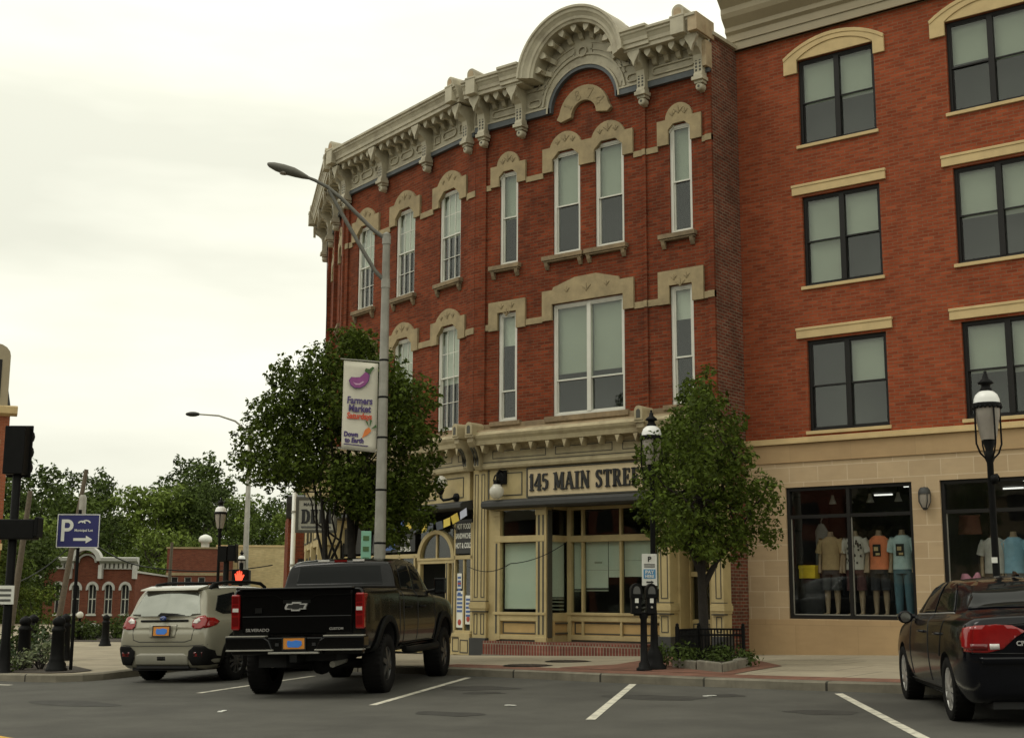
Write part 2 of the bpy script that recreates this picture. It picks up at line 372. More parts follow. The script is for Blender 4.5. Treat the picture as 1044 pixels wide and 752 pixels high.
def offset_line(pts, d):
    out = []
    for i, p in enumerate(pts):
        a = Vector(pts[max(i-1, 0)]); b = Vector(pts[min(i+1, len(pts)-1)]); t = (b-a).normalized(); n = Vector((-t.y, t.x))
        out.append((p[0]+n.x*d, p[1]+n.y*d))
    return out
def resample(pts, st):
    out = [pts[0]]
    for a, b in zip(pts, pts[1:]):
        n = max(1, int(math.dist(a, b)/st))
        for k in range(1, n+1): out.append((lerp(a[0], b[0], k/n), lerp(a[1], b[1], k/n)))
    return out
KR = resample(KERB, .6); K1 = offset_line(KR, .03); K2 = offset_line(KR, .17)
mb = MB(); rnd = random.Random(3)
cols = []
for p, q, q2 in zip(KR, K1, K2):
    z = zr(*p); j = rnd.uniform(-.006, .006)
    cols.append([(p[0], p[1], z-.05), (p[0], p[1], z+.105+j), (q[0], q[1], z+.128+j), (q2[0], q2[1], z+.126)])
vs = [v for c in cols for v in c]
fs = [(i*4+k, (i+1)*4+k, (i+1)*4+k+1, i*4+k+1) for i in range(len(cols)-1) for k in range(3)]
mb.add(vs, fs); kb = mb.build('kerb', M['kerb']); tag(kb, kind='structure')
for p in kb.data.polygons: p.use_smooth = False
sheet('sidewalk', K2+[(40,1.3),(40,6),(-5,14),(-16,14),(-40,14)], zs, 0, M['slabs'], 1.0)
# brick band behind the kerb and the brick field round the tree
kb_l = [p for p in resample(KERB, .5) if 3.2 < p[0] < 30]
wid = lambda x: .75 if x < 5.5 else .62
b_in = offset_line(kb_l, .18); b_out = [(x, y+wid(x)) for x, y in b_in]
sheet('paving', b_in+b_out[::-1], zs, .004, M['brick_paver'], 1.0)
sheet('paving', [(6.05,-5.3),(6.3,-4.0),(5.1,-.25),(6.2,-.25),(7.4,-1.2),(9.2,-3.6),(9.55,-5.97),(8.6,-5.78),(7,-5.57),(6.1,-5.42)], zs, .008, M['brick_paver'], 1.0)
# painted bay lines
def strip(name, a, b, w, m, dz=.004):
    d = Vector((b[0]-a[0], b[1]-a[1])).normalized(); n = Vector((-d.y, d.x))*w/2
    return sheet(name, [(a[0]+n.x, a[1]+n.y), (a[0]-n.x, a[1]-n.y), (b[0]-n.x, b[1]-n.y), (b[0]+n.x, b[1]+n.y)], zr, dz, m, .5)
for a, b in [((8.31,-6.66),(10.80,-11.45)), ((4.97,-6.4),(7.27,-11.08)), ((11.72,-7.15),(14.55,-11.7)), ((2.02,-7.0),(3.37,-10.62)), ((15.3,-7.4),(18.0,-12.4))]:
    strip('parking_line', a, b, .105, M['line'])
strip('parking_line', (-1.28,-10.72), (-5.2,-11.2), .12, M['line'])
strip('centre_line', (-25,-10.0), (20,-18.1), .13, M['line_y'])
strip('centre_line', (-25,-10.3), (20,-18.4), .13, M['line_y'])
# oil-darkened patches where cars stand
def blotch(x, y, rx, ry, seed):
    r = random.Random(seed); k = [r.uniform(.6, 1.25) for _ in range(22)]
    k = [(k[i-1]+k[i]*2+k[(i+1) % 22])/4 for i in range(22)]
    pts = [(x+rx*k[i]*math.cos(2*PI*i/22), y+ry*k[i]*math.sin(2*PI*i/22)) for i in range(22)]
    sheet('oil_stain', pts, zr, .003, M['oil'], .5)
for b in ((6.6,-8.2,.75,.42,1), (7.3,-8.9,.34,.22,2), (9.9,-8.6,.8,.38,3), (10.6,-8.0,.3,.2,4), (8.9,-11.6,.5,.25,5), (3.2,-12.6,.9,.35,6), (12.6,-9.6,.5,.3,7)): blotch(*b)
# manhole covers
def manhole(x, y, label):
    z = zs(x, y)
    mb = MB(); mb.lathe([(0.001,.012),(.36,.012),(.38,.008),(.42,.008),(.44,.003)], n=28)
    t = thing('manhole_cover', label, 'manhole cover', (x, y, z), 0, 'manhole covers in the sidewalk')
    mb.build('rim', M['iron'], t)
    g = MB()
    for k in range(-4, 5):
        w = math.sqrt(.34**2-(k*.075)**2); g.box(-w, w, k*.075-.018, k*.075+.018, .0125, .019)
    g.build('ribs', M['iron_rust'], t)
M['iron_rust'] = mat('rusty iron lid', (.060,.045,.033), .75, .25, 10, .2, 60)
manhole(4.71, -3.17, 'round dark iron manhole cover in the concrete in front of the brick step')
manhole(5.15, -5.0, 'round dark iron manhole cover beside the kerb at the edge of the red brick band')
for k, (x, y) in enumerate([(8.9, -10.4), (10.4, -8.2), (6.2, -12.6)]):
    mb = MB(); mb.box(-.05, .05, -.03, .03, 0, .008); mb.box(.0, .11, -.05, .0, .006, .012)
    tag(mb.build('litter', M['white'], M=TR(x, y, zr(x, y)+.003, k*1.1)), ['scrap of white litter on the asphalt between the two bay lines', 'scrap of white litter near the kerb beside the tree planter', 'scrap of white litter on the asphalt behind the pickup'][k], 'litter')
# ------------------------------------------------------------------ the 1874 brick building
bldg = thing('brick_building', 'three storey red brick corner building of 1874 with arched cream cornice and yellow shopfronts', 'building', (0,0,0))
EL = Matrix(((.9645, .2641, 0, -.15), (-.2641, .9645, 0, 0), (0, 0, 1, 0), (0, 0, 0, 1)))           # left wing: local x along the wall, y into the building
q0 = EL @ Vector((-6.13, 0, 0))
EM = Matrix(((.772, .642, 0, q0.x), (-.642, .772, 0, q0.y), (0, 0, 1, 0), (0, 0, 0, 1)))             # side-street wall
def B(mb, name, m, Mx=None, parent=None, bevel=0): return mb.build(name, m, parent or bldg, Mx, bevel)

def wall_holes(mb, x0, x1, z0, z1, holes, y=0, depth=.24, mi=0):
    xs = sorted({x0, x1}|{h[0] for h in holes}|{h[1] for h in holes}); zs_ = sorted({z0, z1}|{h[2] for h in holes}|{h[3] for h in holes})
    for a, b in zip(xs, xs[1:]):
        for c, d in zip(zs_, zs_[1:]):
            mx_, mz = (a+b)/2, (c+d)/2
            if any(h[0] < mx_ < h[1] and h[2] < mz < h[3] for h in holes): continue
            mb.quad((a,y,c),(b,y,c),(b,y,d),(a,y,d), mi)
    for a, b, c, d in holes:
        e = y+depth
        mb.quad((a,y,c),(a,e,c),(a,e,d),(a,y,d), mi); mb.quad((b,y,c),(b,y,d),(b,e,d),(b,e,c), mi)
        mb.quad((a,y,c),(b,y,c),(b,e,c),(a,e,c), mi); mb.quad((a,y,d),(a,e,d),(b,e,d),(b,y,d), mi)

def dh_window(parent, Mx, x0, x1, z0, z1, y=.035, fr=.07, rail=None, bars=(0,0), m_fr=None, blind=.45, mblind=None, arch=0, mull=0, low_blind=0, base=None):
    """double-hung window: frame part with panes and blind as sub-parts"""
    m_fr = m_fr or M['white_fr']; rail = rail if rail is not None else (z0+z1)/2
    f = MB(); f.rectring(x0, x1, z0, z1, fr, y, y+.09)
    f.rectring(x0+fr, x1-fr, rail-.02, z1-fr, .028, y+.015, y+.05)
    f.rectring(x0+fr, x1-fr, z0+fr, rail+.022, .028, y+.045, y+.085)
    if mull:
        c = (x0+x1)/2; f.box(c-mull/2, c+mull/2, y-.012, y+.088, z0+fr, z1-fr)
    nx, nz = bars
    for k in range(nx):
        xx = lerp(x0+fr, x1-fr, (k+1)/(nx+1)); f.box(xx-.009, xx+.009, y+.025, y+.048, z0+fr, z1-fr)
    for k in range(nz):
        for (a, b) in ((z0+fr, rail), (rail, z1-fr)):
            zz = lerp(a, b, (k+1)/(nz+1)); f.box(x0+fr, x1-fr, y+.025, y+.046, zz-.008, zz+.008)
    if arch:
        # shouldered head: fills the two top corners of the opening
        f.prism([(x0-.001,z1+.0),(x0-.001,z1-arch),(x0+arch*.8,z1)], 'y', y-.03, y+.08)
        f.prism([(x1+.001,z1+.0),(x1-arch*.8,z1),(x1+.001,z1-arch)], 'y', y-.03, y+.08)
    w = f.build('window', m_fr, parent, Mx)
    g = MB(); g.box(x0+fr*.8, x1-fr*.8, y+.03, y+.038, rail, z1-fr*.8); g.box(x0+fr*.8, x1-fr*.8, y+.062, y+.07, z0+fr*.8, rail)
    g.build('pane', M['glass'], w)
    if blind or low_blind:
        b = MB()
        spans = [(x0, x1)] if not mull else [(x0, (x0+x1)/2-.02), ((x0+x1)/2+.02, x1)]
        for i, (a, c) in enumerate(spans):
            bl = blind[i] if isinstance(blind, tuple) else blind
            if bl: b.box(a+.03, c-.03, y+.12, y+.128, z1-(z1-z0)*bl, z1-.02)
        b.build('blind', mblind or M['blind'], w)
    return w

def sill(Mx, x0, x1, z, parent=None, out=.13):
    s = MB(); s.box(x0, x1, -out, .14, z-.10, z); s.box(x0+.03, x1-.03, -out+.03, .02, z-.14, z-.1)
    for xx in (x0+.1, x1-.1):
        s.prism([(.0,z-.14),(-out+.03,z-.14),(-out+.05,z-.22),(-.03,z-.30),(0,z-.30)], 'x', xx-.045, xx+.045)
    return B(s, 'window_sill', M['stone_sill'], Mx, parent, .008)

def carve(mb, x, z, s, y):
    """incised leaf scroll"""
    for k in range(3):
        a = R_(40+k*50)
        pts = [(x+math.cos(a)*s*t+.03*s*math.sin(6*t), y, z+math.sin(a)*s*t) for t in (0,.35,.7,1)]
        mb.tube(pts, [.012*1.2, .016, .012, .006], 5)
    mb.ball((x, y, z), .03, 8, 5, sq=(1,.4,1))

def arc_pts(x0, x1, z0, rise, n=10):
    """segmental arc from (x0,z0) to (x1,z0)"""
    w = (x1-x0)/2; r = (w*w+rise*rise)/(2*rise); c = (x0+x1)/2; zc = z0+rise-r; a = math.asin(min(1, w/r))
    if rise > w: a = PI-a
    return [(c+r*math.sin(lerp(-a, a, k/n)), zc+r*math.cos(lerp(-a, a, k/n))) for k in range(n+1)]

def hood(Mx, wins, zb, ze, ztop, zh, ear=.28, arched=True, y=-.06, flat=None):
    """carved stone head over one or two openings"""
    x0, x1 = wins[0][0], wins[-1][1]
    out = [(x0-ear, zb), (x0-ear, ze)]
    if flat is not None: out += flat
    else:
        for i, (a, b) in enumerate(wins):
            p = arc_pts(a-.06, b+.06, ze, ztop-ze, 12)
            if i > 0 and out[-1][0] > p[0][0]: p = p[1:]
            out += p
    out += [(x1+ear, ze), (x1+ear, zb)]
    inn = []
    for i, (a, b) in enumerate(wins[::-1]):
        c = min(.22, (b-a)*.25)
        if arched: inn += [(b, zb), (b, zh-c*.9), (b-c, zh), (a+c, zh), (a, zh-c*.9), (a, zb)]
        else: inn += [(b, zb), (b, zh), (a, zh), (a, zb)]
    poly = out+inn
    s = MB(); s.prism(poly, 'y', y, .1)
    c = MB()
    for a, b in wins:
        carve(c, (a+b)/2, ztop-.22 if flat is None else ztop-.35, .16, y-.003)
        for sgn in (-1, 1):
            carve(c, (a+b)/2+sgn*(b-a)*.28, (ztop+zh)/2-.03, .10, y-.003)
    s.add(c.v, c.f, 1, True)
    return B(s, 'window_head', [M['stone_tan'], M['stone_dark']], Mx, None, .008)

# openings: 3rd floor (arched) and 2nd floor of the centre front
W3 = [(.55,1.08), (2.09,2.83), (3.24,3.99), (5.15,5.69)]
W2 = [(.53,1.07), (2.08,3.97), (5.12,5.67)]
holesA = [(a, b, 9.0, 11.40 if i else 11.24) for i, (a, b) in enumerate(W3)]+[(a, b, 5.34, 7.87) for a, b in W2]
mb = MB(); wall_holes(mb, -.15, 6.2, 4.85, 13.45, holesA)
# the centre bay stands a brick proud of the wall, so do the end piers
for a, b in ((-.15,.16), (6.05,6.2)):
    mb.box(a, b, -.055, 0, 4.85, 12.4)
mb.box(4.50, 4.58, -.05, 0, 4.85, 12.4)
# corbel course under the sills of the second floor
B(mb, 'front_wall', M['brick_old'])
mb = MB(); wall_holes(mb, -6.13, -.001, 4.85, 13.1, [(a, b, 8.95, 11.24) for a, b in ((-5.52,-4.68),(-3.58,-2.7),(-1.56,-.67))]+[(a, b, 5.3, 7.84) for a, b in ((-5.52,-4.68),(-3.6,-2.7),(-1.56,-.67))])
mb.box(-6.13, -5.98, -.055, 0, 4.85, 12.4); mb.box(-.3, .0, -.05, 0, 4.85, 12.4)
B(mb, 'wing_wall', M['brick_old'], EL)
mb = MB(); wall_holes(mb, -6, 0, 4.85, 13.1, [(a, b, z0, z1) for a, b in ((-1.9,-1.1),(-4.1,-3.3)) for z0, z1 in ((5.3,7.84),(8.95,11.3))])
for xx in (0, -2.6, -4.8):
    mb.box(xx-.36, xx-.1 if xx else -.002, -.11, 0, 4.85, 12.4)
B(mb, 'street_wall', M['brick_old'], EM)
# side, back and roof
e1 = EM @ Vector((-6, 0, 0)); c1 = EL @ Vector((-6.13, 0, 0)); c0 = EL @ Vector((0, 0, 0))
foot = [(6.2,0), (6.2,14), (e1.x+5, 15), (e1.x, e1.y), (c1.x, c1.y), (c0.x, c0.y)]
mb = MB()
mb.quad((6.2,0,0),(6.2,14,0),(6.2,14,13.62),(6.2,0,13.2))
for a, b in zip(foot[1:3], foot[2:4]): mb.quad((a[0],a[1],0),(b[0],b[1],0),(b[0],b[1],13.1),(a[0],a[1],13.1))
B(mb, 'side_wall', M['brick_side'])
mb = MB(); mb.add([(x, y, 13.08) for x, y in foot], [tuple(range(6))]);
mb.add([(x, y, 4.86) for x, y in foot], [tuple(range(6))])
B(mb, 'roof', M['dark'])
mb = MB(); mb.prism([(-.0,13.2),(14,13.62),(14,13.70),(0,13.28)], 'x', 5.95, 6.27); B(mb, 'coping', M['corn'])
# floors behind the windows: dim rooms
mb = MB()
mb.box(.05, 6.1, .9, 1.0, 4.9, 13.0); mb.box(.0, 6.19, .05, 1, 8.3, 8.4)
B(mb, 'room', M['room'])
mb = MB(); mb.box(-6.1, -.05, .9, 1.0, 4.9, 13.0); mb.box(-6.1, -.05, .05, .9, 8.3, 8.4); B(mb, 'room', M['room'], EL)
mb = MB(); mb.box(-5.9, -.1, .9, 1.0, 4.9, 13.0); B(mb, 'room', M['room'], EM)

for i, (a, b) in enumerate(W3):
    dh_window(bldg, None, a, b, 9.0, 11.40 if i else 11.24, rail=10.15, arch=.16, blind=.5, fr=.065)
    sill(None, a-.25, b+.12 if i in (1,) else b+.1, 8.99)
dh_window(bldg, None, .53, 1.07, 5.34, 7.87, rail=6.05, blind=.30, mblind=M['curtain'])
dh_window(bldg, None, 2.08, 3.97, 5.34, 7.87, rail=6.15, mull=.10, blind=(.62,.62), fr=.07)
dh_window(bldg, None, 5.12, 5.67, 5.34, 7.87, rail=6.35, blind=.28, mblind=M['curtain'])
for a, b in ((-5.52,-4.68),(-3.58,-2.7),(-1.56,-.67)):
    dh_window(bldg, EL, a, b, 8.95, 11.24, rail=10.12, arch=.16, bars=(2,1), blind=.5, mblind=M['curtain'], fr=.06); sill(EL, a-.12, b+.12, 8.94)
    dh_window(bldg, EL, a, b, 5.3, 7.84, rail=6.6, bars=(2,1), blind=.55, mblind=M['curtain'], fr=.06)
for a, b in ((-1.9,-1.1),(-4.1,-3.3)):
    for z0, z1 in ((5.3,7.84),(8.95,11.3)): dh_window(bldg, EM, a, b, z0, z1, bars=(1,1), blind=.5, fr=.06)
    hood(EM, [(a, b)], 10.9, 11.5, 11.85, 11.3, .22); sill(EM, a-.12, b+.12, 8.94); hood(EM, [(a, b)], 7.3, 8.0, 8.3, 7.84, .22)
# carved heads
hood(None, [W3[0]], 10.92, 11.42, 11.72, 11.26, .25)
hood(None, [W3[1], W3[2]], 10.98, 11.55, 11.86, 11.42, .27)
hood(None, [W3[3]], 10.98, 11.53, 11.86, 11.42, .27)
hood(None, [W2[0]], 7.47, 8.14, 8.14, 7.88, .26, False, flat=[])
hood(None, [W2[1]], 7.52, 8.20, 8.44, 7.88, .27, False, flat=[(2.10,8.20),(2.12,8.26),(2.72,8.42),(3.28,8.43),(3.86,8.27),(3.88,8.20)])
hood(None, [W2[2]], 7.49, 8.20, 8.20, 7.88, .27, False, flat=[])
for a, b in ((-5.52,-4.68),(-3.58,-2.7),(-1.56,-.67)):
    hood(EL, [(a, b)], 10.9, 11.45, 11.73, 11.26, .28); hood(EL, [(a, b)], 7.45, 8.0, 8.26, 7.86, .28)
# belt courses between the heads: each length of stone is its own piece
for z0, z1, ab in ((10.87, 11.0, ((-.15,.30), (1.33,1.82), (4.26,4.50), (4.58,4.88), (5.96,6.05))), (7.5, 7.64, ((-.15,.27), (1.33,1.81), (4.24,4.50), (4.58,4.85), (5.94,6.05)))):
    for a, b in ab: mb = MB(); mb.box(a, b, -.035, .02, z0, z1); B(mb, 'belt_course', M['stone_tan'])
    for a, b in ((4.50,4.58), (6.05,6.2)): mb = MB(); mb.box(a, b, -.075, .02, z0, z1); B(mb, 'belt_course', M['stone_tan'])
for a, b in ((-5.98,-5.80), (-4.40,-3.86), (-2.42,-1.84), (-.39,-.3)):
    for z0, z1 in ((10.8,10.95), (7.47,7.62)): mb = MB(); mb.box(a, b, -.035, .02, z0, z1); B(mb, 'belt_course', M['stone_tan'], EL)
for a, b, z0, z1 in ((-.3,0,10.8,10.95), (-.3,0,7.47,7.62), (-6.13,-5.98,10.8,10.95)): mb = MB(); mb.box(a, b, -.075, .02, z0, z1); B(mb, 'belt_course', M['stone_tan'], EL)
# stone corbel band under the second floor sills
mb = MB(); mb.box(-.15, 6.2, -.06, 0.05, 5.16, 5.30); mb.box(1.9, 4.1, -.10, .12, 5.22, 5.34); mb.box(.35, 1.22, -.10, .12, 5.24, 5.34); mb.box(4.95, 5.85, -.10, .12, 5.24, 5.34)
B(mb, 'sill_course', M['stone_sill'], None, None, .008)
mb = MB(); mb.box(-6.13, -.01, -.06, .05, 5.14, 5.27); B(mb, 'sill_course', M['stone_sill'], EL)
mb = MB(); mb.box(-6, -.01, -.06, .05, 5.14, 5.27); B(mb, 'sill_course', M['stone_sill'], EM)

# date stone
cx, zc = 2.99, 12.13
outr = [(cx+.68*math.cos(PI-PI*k/16), zc+.70*math.sin(PI-PI*k/16)) for k in range(17)]
innr = [(cx+.34*math.cos(PI*k/16), zc+.34*math.sin(PI*k/16)) for k in range(17)]
mb = MB(); mb.prism([(cx-.74,zc+.02)]+outr[1:-1]+[(cx+.74,zc+.02),(cx+.64,zc-.06)]+innr+[(cx-.62,zc-.06)], 'y', -.10, .02)
dst = B(mb, 'date_stone', M['stone_tan'], None, None, .008)
# ------------------------------------------------------------------ lettering
def text_mesh(name, s, size, m, parent, Mx, depth=.01, bold=0., align='CENTER', sx=1., spacing=1.):
    cu = bpy.data.curves.new(name, 'FONT'); cu.body = s; cu.size = size; cu.extrude = depth/2; cu.offset = bold; cu.align_x = align; cu.align_y = 'CENTER'; cu.resolution_u = 3; cu.space_character = spacing
    t = bpy.data.objects.new(name, cu); COL.objects.link(t)
    dg = bpy.context.evaluated_depsgraph_get(); me = bpy.data.meshes.new_from_object(t.evaluated_get(dg)); me.name = name
    bpy.data.objects.remove(t)
    me.transform(Matrix.Diagonal((sx, 1, 1, 1)))
    me.materials.clear(); me.materials.append(m)
    o = bpy.data.objects.new(name, me); COL.objects.link(o)
    if parent: o.parent = parent
    o.matrix_basis = Mx
    return o
STAND = Matrix(((1,0,0,0),(0,0,-1,0),(0,1,0,0),(0,0,0,1)))       # text plane xy -> xz, facing -y
# slab-serif letters: strokes (x0,z0,x1,z1,width) on a unit-high body, plus serifs
T_, t_ = .20, .10
def srf(x, z, w=.34): return (x-w/2, z, x+w/2, z, .07)
GL = {
 '1': (.42, [(.22,0,.22,1,T_), (.22,.97,.05,.80,.10), srf(.22,.035,.40)]),
 '4': (.66, [(.46,0,.46,1,T_), (.46,.96,.03,.34,t_), (.0,.30,.66,.30,.11), srf(.46,.035,.36)]),
 '5': (.60, [(.12,.94,.52,.94,.12), (.10,.94,.09,.55,.09)]+[(.09+.0,.55,.28,.63,.09),(.28,.63,.46,.55,.14),(.46,.55,.50,.34,T_),(.50,.34,.42,.12,.17),(.42,.12,.24,.05,.11),(.24,.05,.07,.13,.12)]),
 '8': (.58, [(.29+.19*math.cos(a), .75+.20*math.sin(a), .29+.19*math.cos(a+.63), .75+.20*math.sin(a+.63), .11) for a in [k*.628 for k in range(10)]]+[(.29+.22*math.cos(a), .28+.24*math.sin(a), .29+.22*math.cos(a+.63), .28+.24*math.sin(a+.63), .12) for a in [k*.628 for k in range(10)]]),
 '7': (.56, [(.04,.93,.54,.93,.13), (.52,.92,.22,0,.15), (.05,.93,.05,.78,.06)]),
 'M': (.98, [(.14,0,.14,1,t_), (.83,0,.83,1,T_), (.15,1,.48,.12,T_), (.48,.12,.80,1,t_), srf(.14,.035,.30), srf(.83,.035,.34), srf(.10,.965,.26), srf(.86,.965,.26)]),
 'A': (.86, [(.10,0,.42,1,t_), (.42,1,.74,0,T_), (.22,.32,.64,.32,.09), srf(.10,.035,.28), srf(.74,.035,.34)]),
 'I': (.46, [(.23,0,.23,1,T_), srf(.23,.035,.42), srf(.23,.965,.42)]),
 'N': (.88, [(.15,0,.15,1,t_), (.73,0,.73,1,t_), (.15,1,.72,.02,T_), srf(.15,.035,.28), srf(.13,.965,.28), srf(.73,.965,.28)]),
 'S': (.64, [(.52,.80,.40,.95,.12),(.40,.95,.22,.95,.12),(.22,.95,.12,.82,.15),(.12,.82,.16,.64,.18),(.16,.64,.44,.46,.2),(.44,.46,.52,.28,.18),(.52,.28,.48,.12,.16),(.48,.12,.34,.04,.12),(.34,.04,.18,.06,.12),(.18,.06,.09,.2,.12),(.54,.98,.54,.74,.07),(.08,.02,.08,.28,.07)]),
 'T': (.76, [(.38,0,.38,1,T_), (.03,.95,.73,.95,.11), (.05,.97,.05,.74,.08), (.71,.97,.71,.74,.08), srf(.38,.035,.42)]),
 'R': (.82, [(.2,0,.2,1,T_), (.2,.95,.46,.95,.10), (.46,.95,.60,.86,.14), (.60,.86,.60,.64,.17), (.60,.64,.46,.52,.14), (.46,.52,.2,.50,.09), (.42,.52,.68,.02,.18), srf(.2,.035,.40), srf(.72,.035,.22), srf(.14,.965,.26)]),
 'E': (.72, [(.2,0,.2,1,T_), (.2,.95,.62,.95,.10), (.2,.05,.64,.05,.10), (.2,.5,.5,.5,.09), (.62,.98,.62,.74,.08), (.65,.02,.65,.28,.08), (.5,.64,.5,.37,.07), srf(.14,.035,.26), srf(.14,.965,.26)]),
 'D': (.80, [(.2,0,.2,1,T_), (.2,.95,.44,.95,.10), (.44,.95,.62,.82,.14), (.62,.82,.68,.5,.2), (.68,.5,.62,.18,.2), (.62,.18,.44,.05,.14), (.44,.05,.2,.05,.10), srf(.14,.035,.26), srf(.14,.965,.26)]),
 'L': (.70, [(.2,0,.2,1,T_), (.2,.05,.64,.05,.11), (.64,.02,.64,.30,.09), srf(.2,.965,.42), srf(.14,.035,.26)]),
 ' ': (.38, [])}
def slab_text(mb, s, h, x, z, y0, y1, sp=.06, sx=1., wt=1.):
    """letters from x rightwards in the xz plane"""
    k = 0
    for ch in s:
        w, st = GL[ch]
        for (a, b, c, d, t) in st:
            A = Vector((x+a*h*sx, z+b*h)); C_ = Vector((x+c*h*sx, z+d*h)); dv = C_-A
            if dv.length < 1e-6: continue
            dv.normalize(); n = Vector((-dv.y, dv.x))*t*h*wt/2; e = dv*h*.012
            k += 1; dy = (k % 7)*.0004
            mb.prism([tuple(A-e-n), tuple(C_+e-n), tuple(C_+e+n), tuple(A-e+n)], 'y', y0-dy, y1)
        x += (w+sp)*h*sx
    return x
def slab_w(s, h, sp=.06, sx=1.): return sum((GL[c][0]+sp)*h*sx for c in s)-sp*h*sx

for k, ch in enumerate('1874'):
    a = R_(146-k*38); mb = MB(); h = .25; w = GL[ch][0]*h
    mb.T = Matrix.Translation((cx+.51*math.cos(a), 0, zc+.51*math.sin(a))) @ Matrix.Rotation(-(a-PI/2), 4, 'Y')
    slab_text(mb, ch, h, -w/2, -h/2, -.108, -.09)
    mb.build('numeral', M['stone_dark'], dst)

# ------------------------------------------------------------------ cornice of the old building
CROWN = [(0,13.08),(-.54,13.08),(-.54,13.17),(-.57,13.18),(-.58,13.26),(-.62,13.34),(-.65,13.37),(-.65,13.41),(-.69,13.43),(-.69,13.49),(0,13.53)]
def modillion(mb, x, z=13.08):
    mb.prism([(-.05,z+.01),(-.44,z+.01),(-.44,z-.10),(-.36,z-.13),(-.20,z-.12),(-.14,z-.24),(-.05,z-.27)], 'x', x-.055, x+.055)
    mb.prism([(x-.075,z-.08),(x-.075,z+.005),(x+.075,z+.005),(x+.075,z-.08),(x+.045,z-.13),(x,z-.185),(x-.045,z-.13)], 'y', -.455, -.38)
def bracket(Mx, x, zt=13.08):
    b = MB()
    b.prism([(-.05,zt),(-.47,zt),(-.48,zt-.14),(-.44,zt-.24),(-.36,zt-.28),(-.27,zt-.36),(-.24,zt-.5),(-.24,zt-.74),(-.27,zt-.80),(-.27,zt-.86),(-.05,zt-.86)], 'x', x-.10, x+.10)
    b.box(x-.135, x+.135, -.30, -.05, zt-.92, zt-.84); b.box(x-.10, x+.10, -.24, -.03, zt-.98, zt-.92)
    # pointed drop on the front of the cap
    b.prism([(x-.15,zt-.06),(x-.15,zt),(x+.15,zt),(x+.15,zt-.06),(x+.09,zt-.17),(x+.04,zt-.24),(x,zt-.36),(x-.04,zt-.24),(x-.09,zt-.17)], 'y', -.535, -.46)
    b.prism([(-.03,zt-.95),(-.2,zt-.95),(-.17,zt-1.1),(-.05,zt-1.14)], 'x', x-.05, x+.05)
    b.lathe([(.001,-.235),(.045,-.235),(.08,-.22),(.09,-.17),(.09,-.06),(.001,-.06)], (x,0,zt-1.05), 14, 'y')
    d = MB()
    for k in range(5):
        for sx in (-.045, .045): d.box(x+sx-.024, x+sx+.024, -.246, -.2, zt-.72+k*.075, zt-.72+k*.075+.05)
    d.lathe([(.001,-.24),(.03,-.24),(.03,-.2)], (x,0,zt-1.05), 10, 'y')
    b.add(d.v, d.f, 1)
    return B(b, 'cornice_bracket', [M['corn'], M['olive']], Mx, None, .004)
def frieze_panel(mb, x0, x1, z0=12.60, z1=12.80):
    r = (z1-z0)/2
    def st(a0, a1, rr): return [(a1-rr+rr*math.cos(t), (z0+z1)/2+rr*math.sin(t)) for t in [lerp(-PI/2, PI/2, k/6) for k in range(7)]]+[(a0+rr-rr*math.cos(t), (z0+z1)/2+rr*-math.sin(t)) for t in [lerp(-PI/2, PI/2, k/6) for k in range(7)]]
    if x1-x0 < 2.4*r:
        mb.rectring(x0, x1, z0, z1, .03, -.085, -.05); return
    o = [(x1-r+r*math.cos(t), (z0+z1)/2+r*math.sin(t)) for t in [lerp(-PI/2, PI/2, k/6) for k in range(7)]]+[(x0+r-r*math.cos(t), (z0+z1)/2-r*math.sin(t)) for t in [lerp(-PI/2, PI/2, k/6) for k in range(7)]]
    q = r-.035
    i = [(x1-r+q*math.cos(t), (z0+z1)/2+q*math.sin(t)) for t in [lerp(-PI/2, PI/2, k/6) for k in range(7)]]+[(x0+r-q*math.cos(t), (z0+z1)/2-q*math.sin(t)) for t in [lerp(-PI/2, PI/2, k/6) for k in range(7)]]
    mb.ring(o, i, 'y', -.09, -.05)
def cap_block(Mx, x0, x1, zt=13.5):
    """rounded pedestal over a bracket"""
    b = MB(); b.box(x0, x1, -.70, .0, 13.10, 13.50); b.box(x0-.012, x1+.012, -.71, .0, 13.47, 13.52)
    c = (x0+x1)/2; w = (x1-x0)/2*.86
    o = [(c-w,13.48)]+[(c+w*math.cos(PI-PI*k/12), 13.62+w*1.05*math.sin(PI*k/12)) for k in range(13)]+[(c+w,13.48)]
    b.prism(o, 'y', -.66, -.05)
    h = B(b, 'cornice_cap', M['corn'], Mx, None, .012)
    d = MB(); w2 = w*.62
    d.prism([(c-w2,13.52)]+[(c+w2*math.cos(PI-PI*k/10), 13.61+w2*1.05*math.sin(PI*k/10)) for k in range(11)]+[(c+w2,13.52)], 'y', -.668, -.64)
    d.build('cap_panel', M['corn_rust'], h)
# straight runs on the front, left and right of the arch
ACX, AZC = 2.97, 13.07
for a, b, ca, cb, fa, fb_, mods, pans in ((-.15, 1.58, .98, 1.57, -.15, 2.05, (.47,.75,1.03), ((.34,1.12), (1.42,1.80))), (4.36, 6.2, 4.37, 5.02, 3.89, 6.2, (4.90,5.20,5.50,5.78), ((4.13,4.45), (4.78,5.86)))):
    mb = MB(); mb.prism(CROWN, 'x', a, b); mb.prism([(y-.05 if y < 0 else 0, z+.05) for y, z in CROWN], 'x', ca, cb)
    mb.box(fa, fb_, -.05, .0, 12.48, 13.09); mb.box(fa, fb_, -.09, 0, 13.0, 13.085)
    for x in mods: modillion(mb, x)
    for p in pans: frieze_panel(mb, *p)
    B(mb, 'cornice', M['corn'], None, None, .006)
for x in (.15, 1.27, 4.60, 6.02): bracket(None, x)
cap_block(None, .02, .30); cap_block(None, 5.62, 5.95)
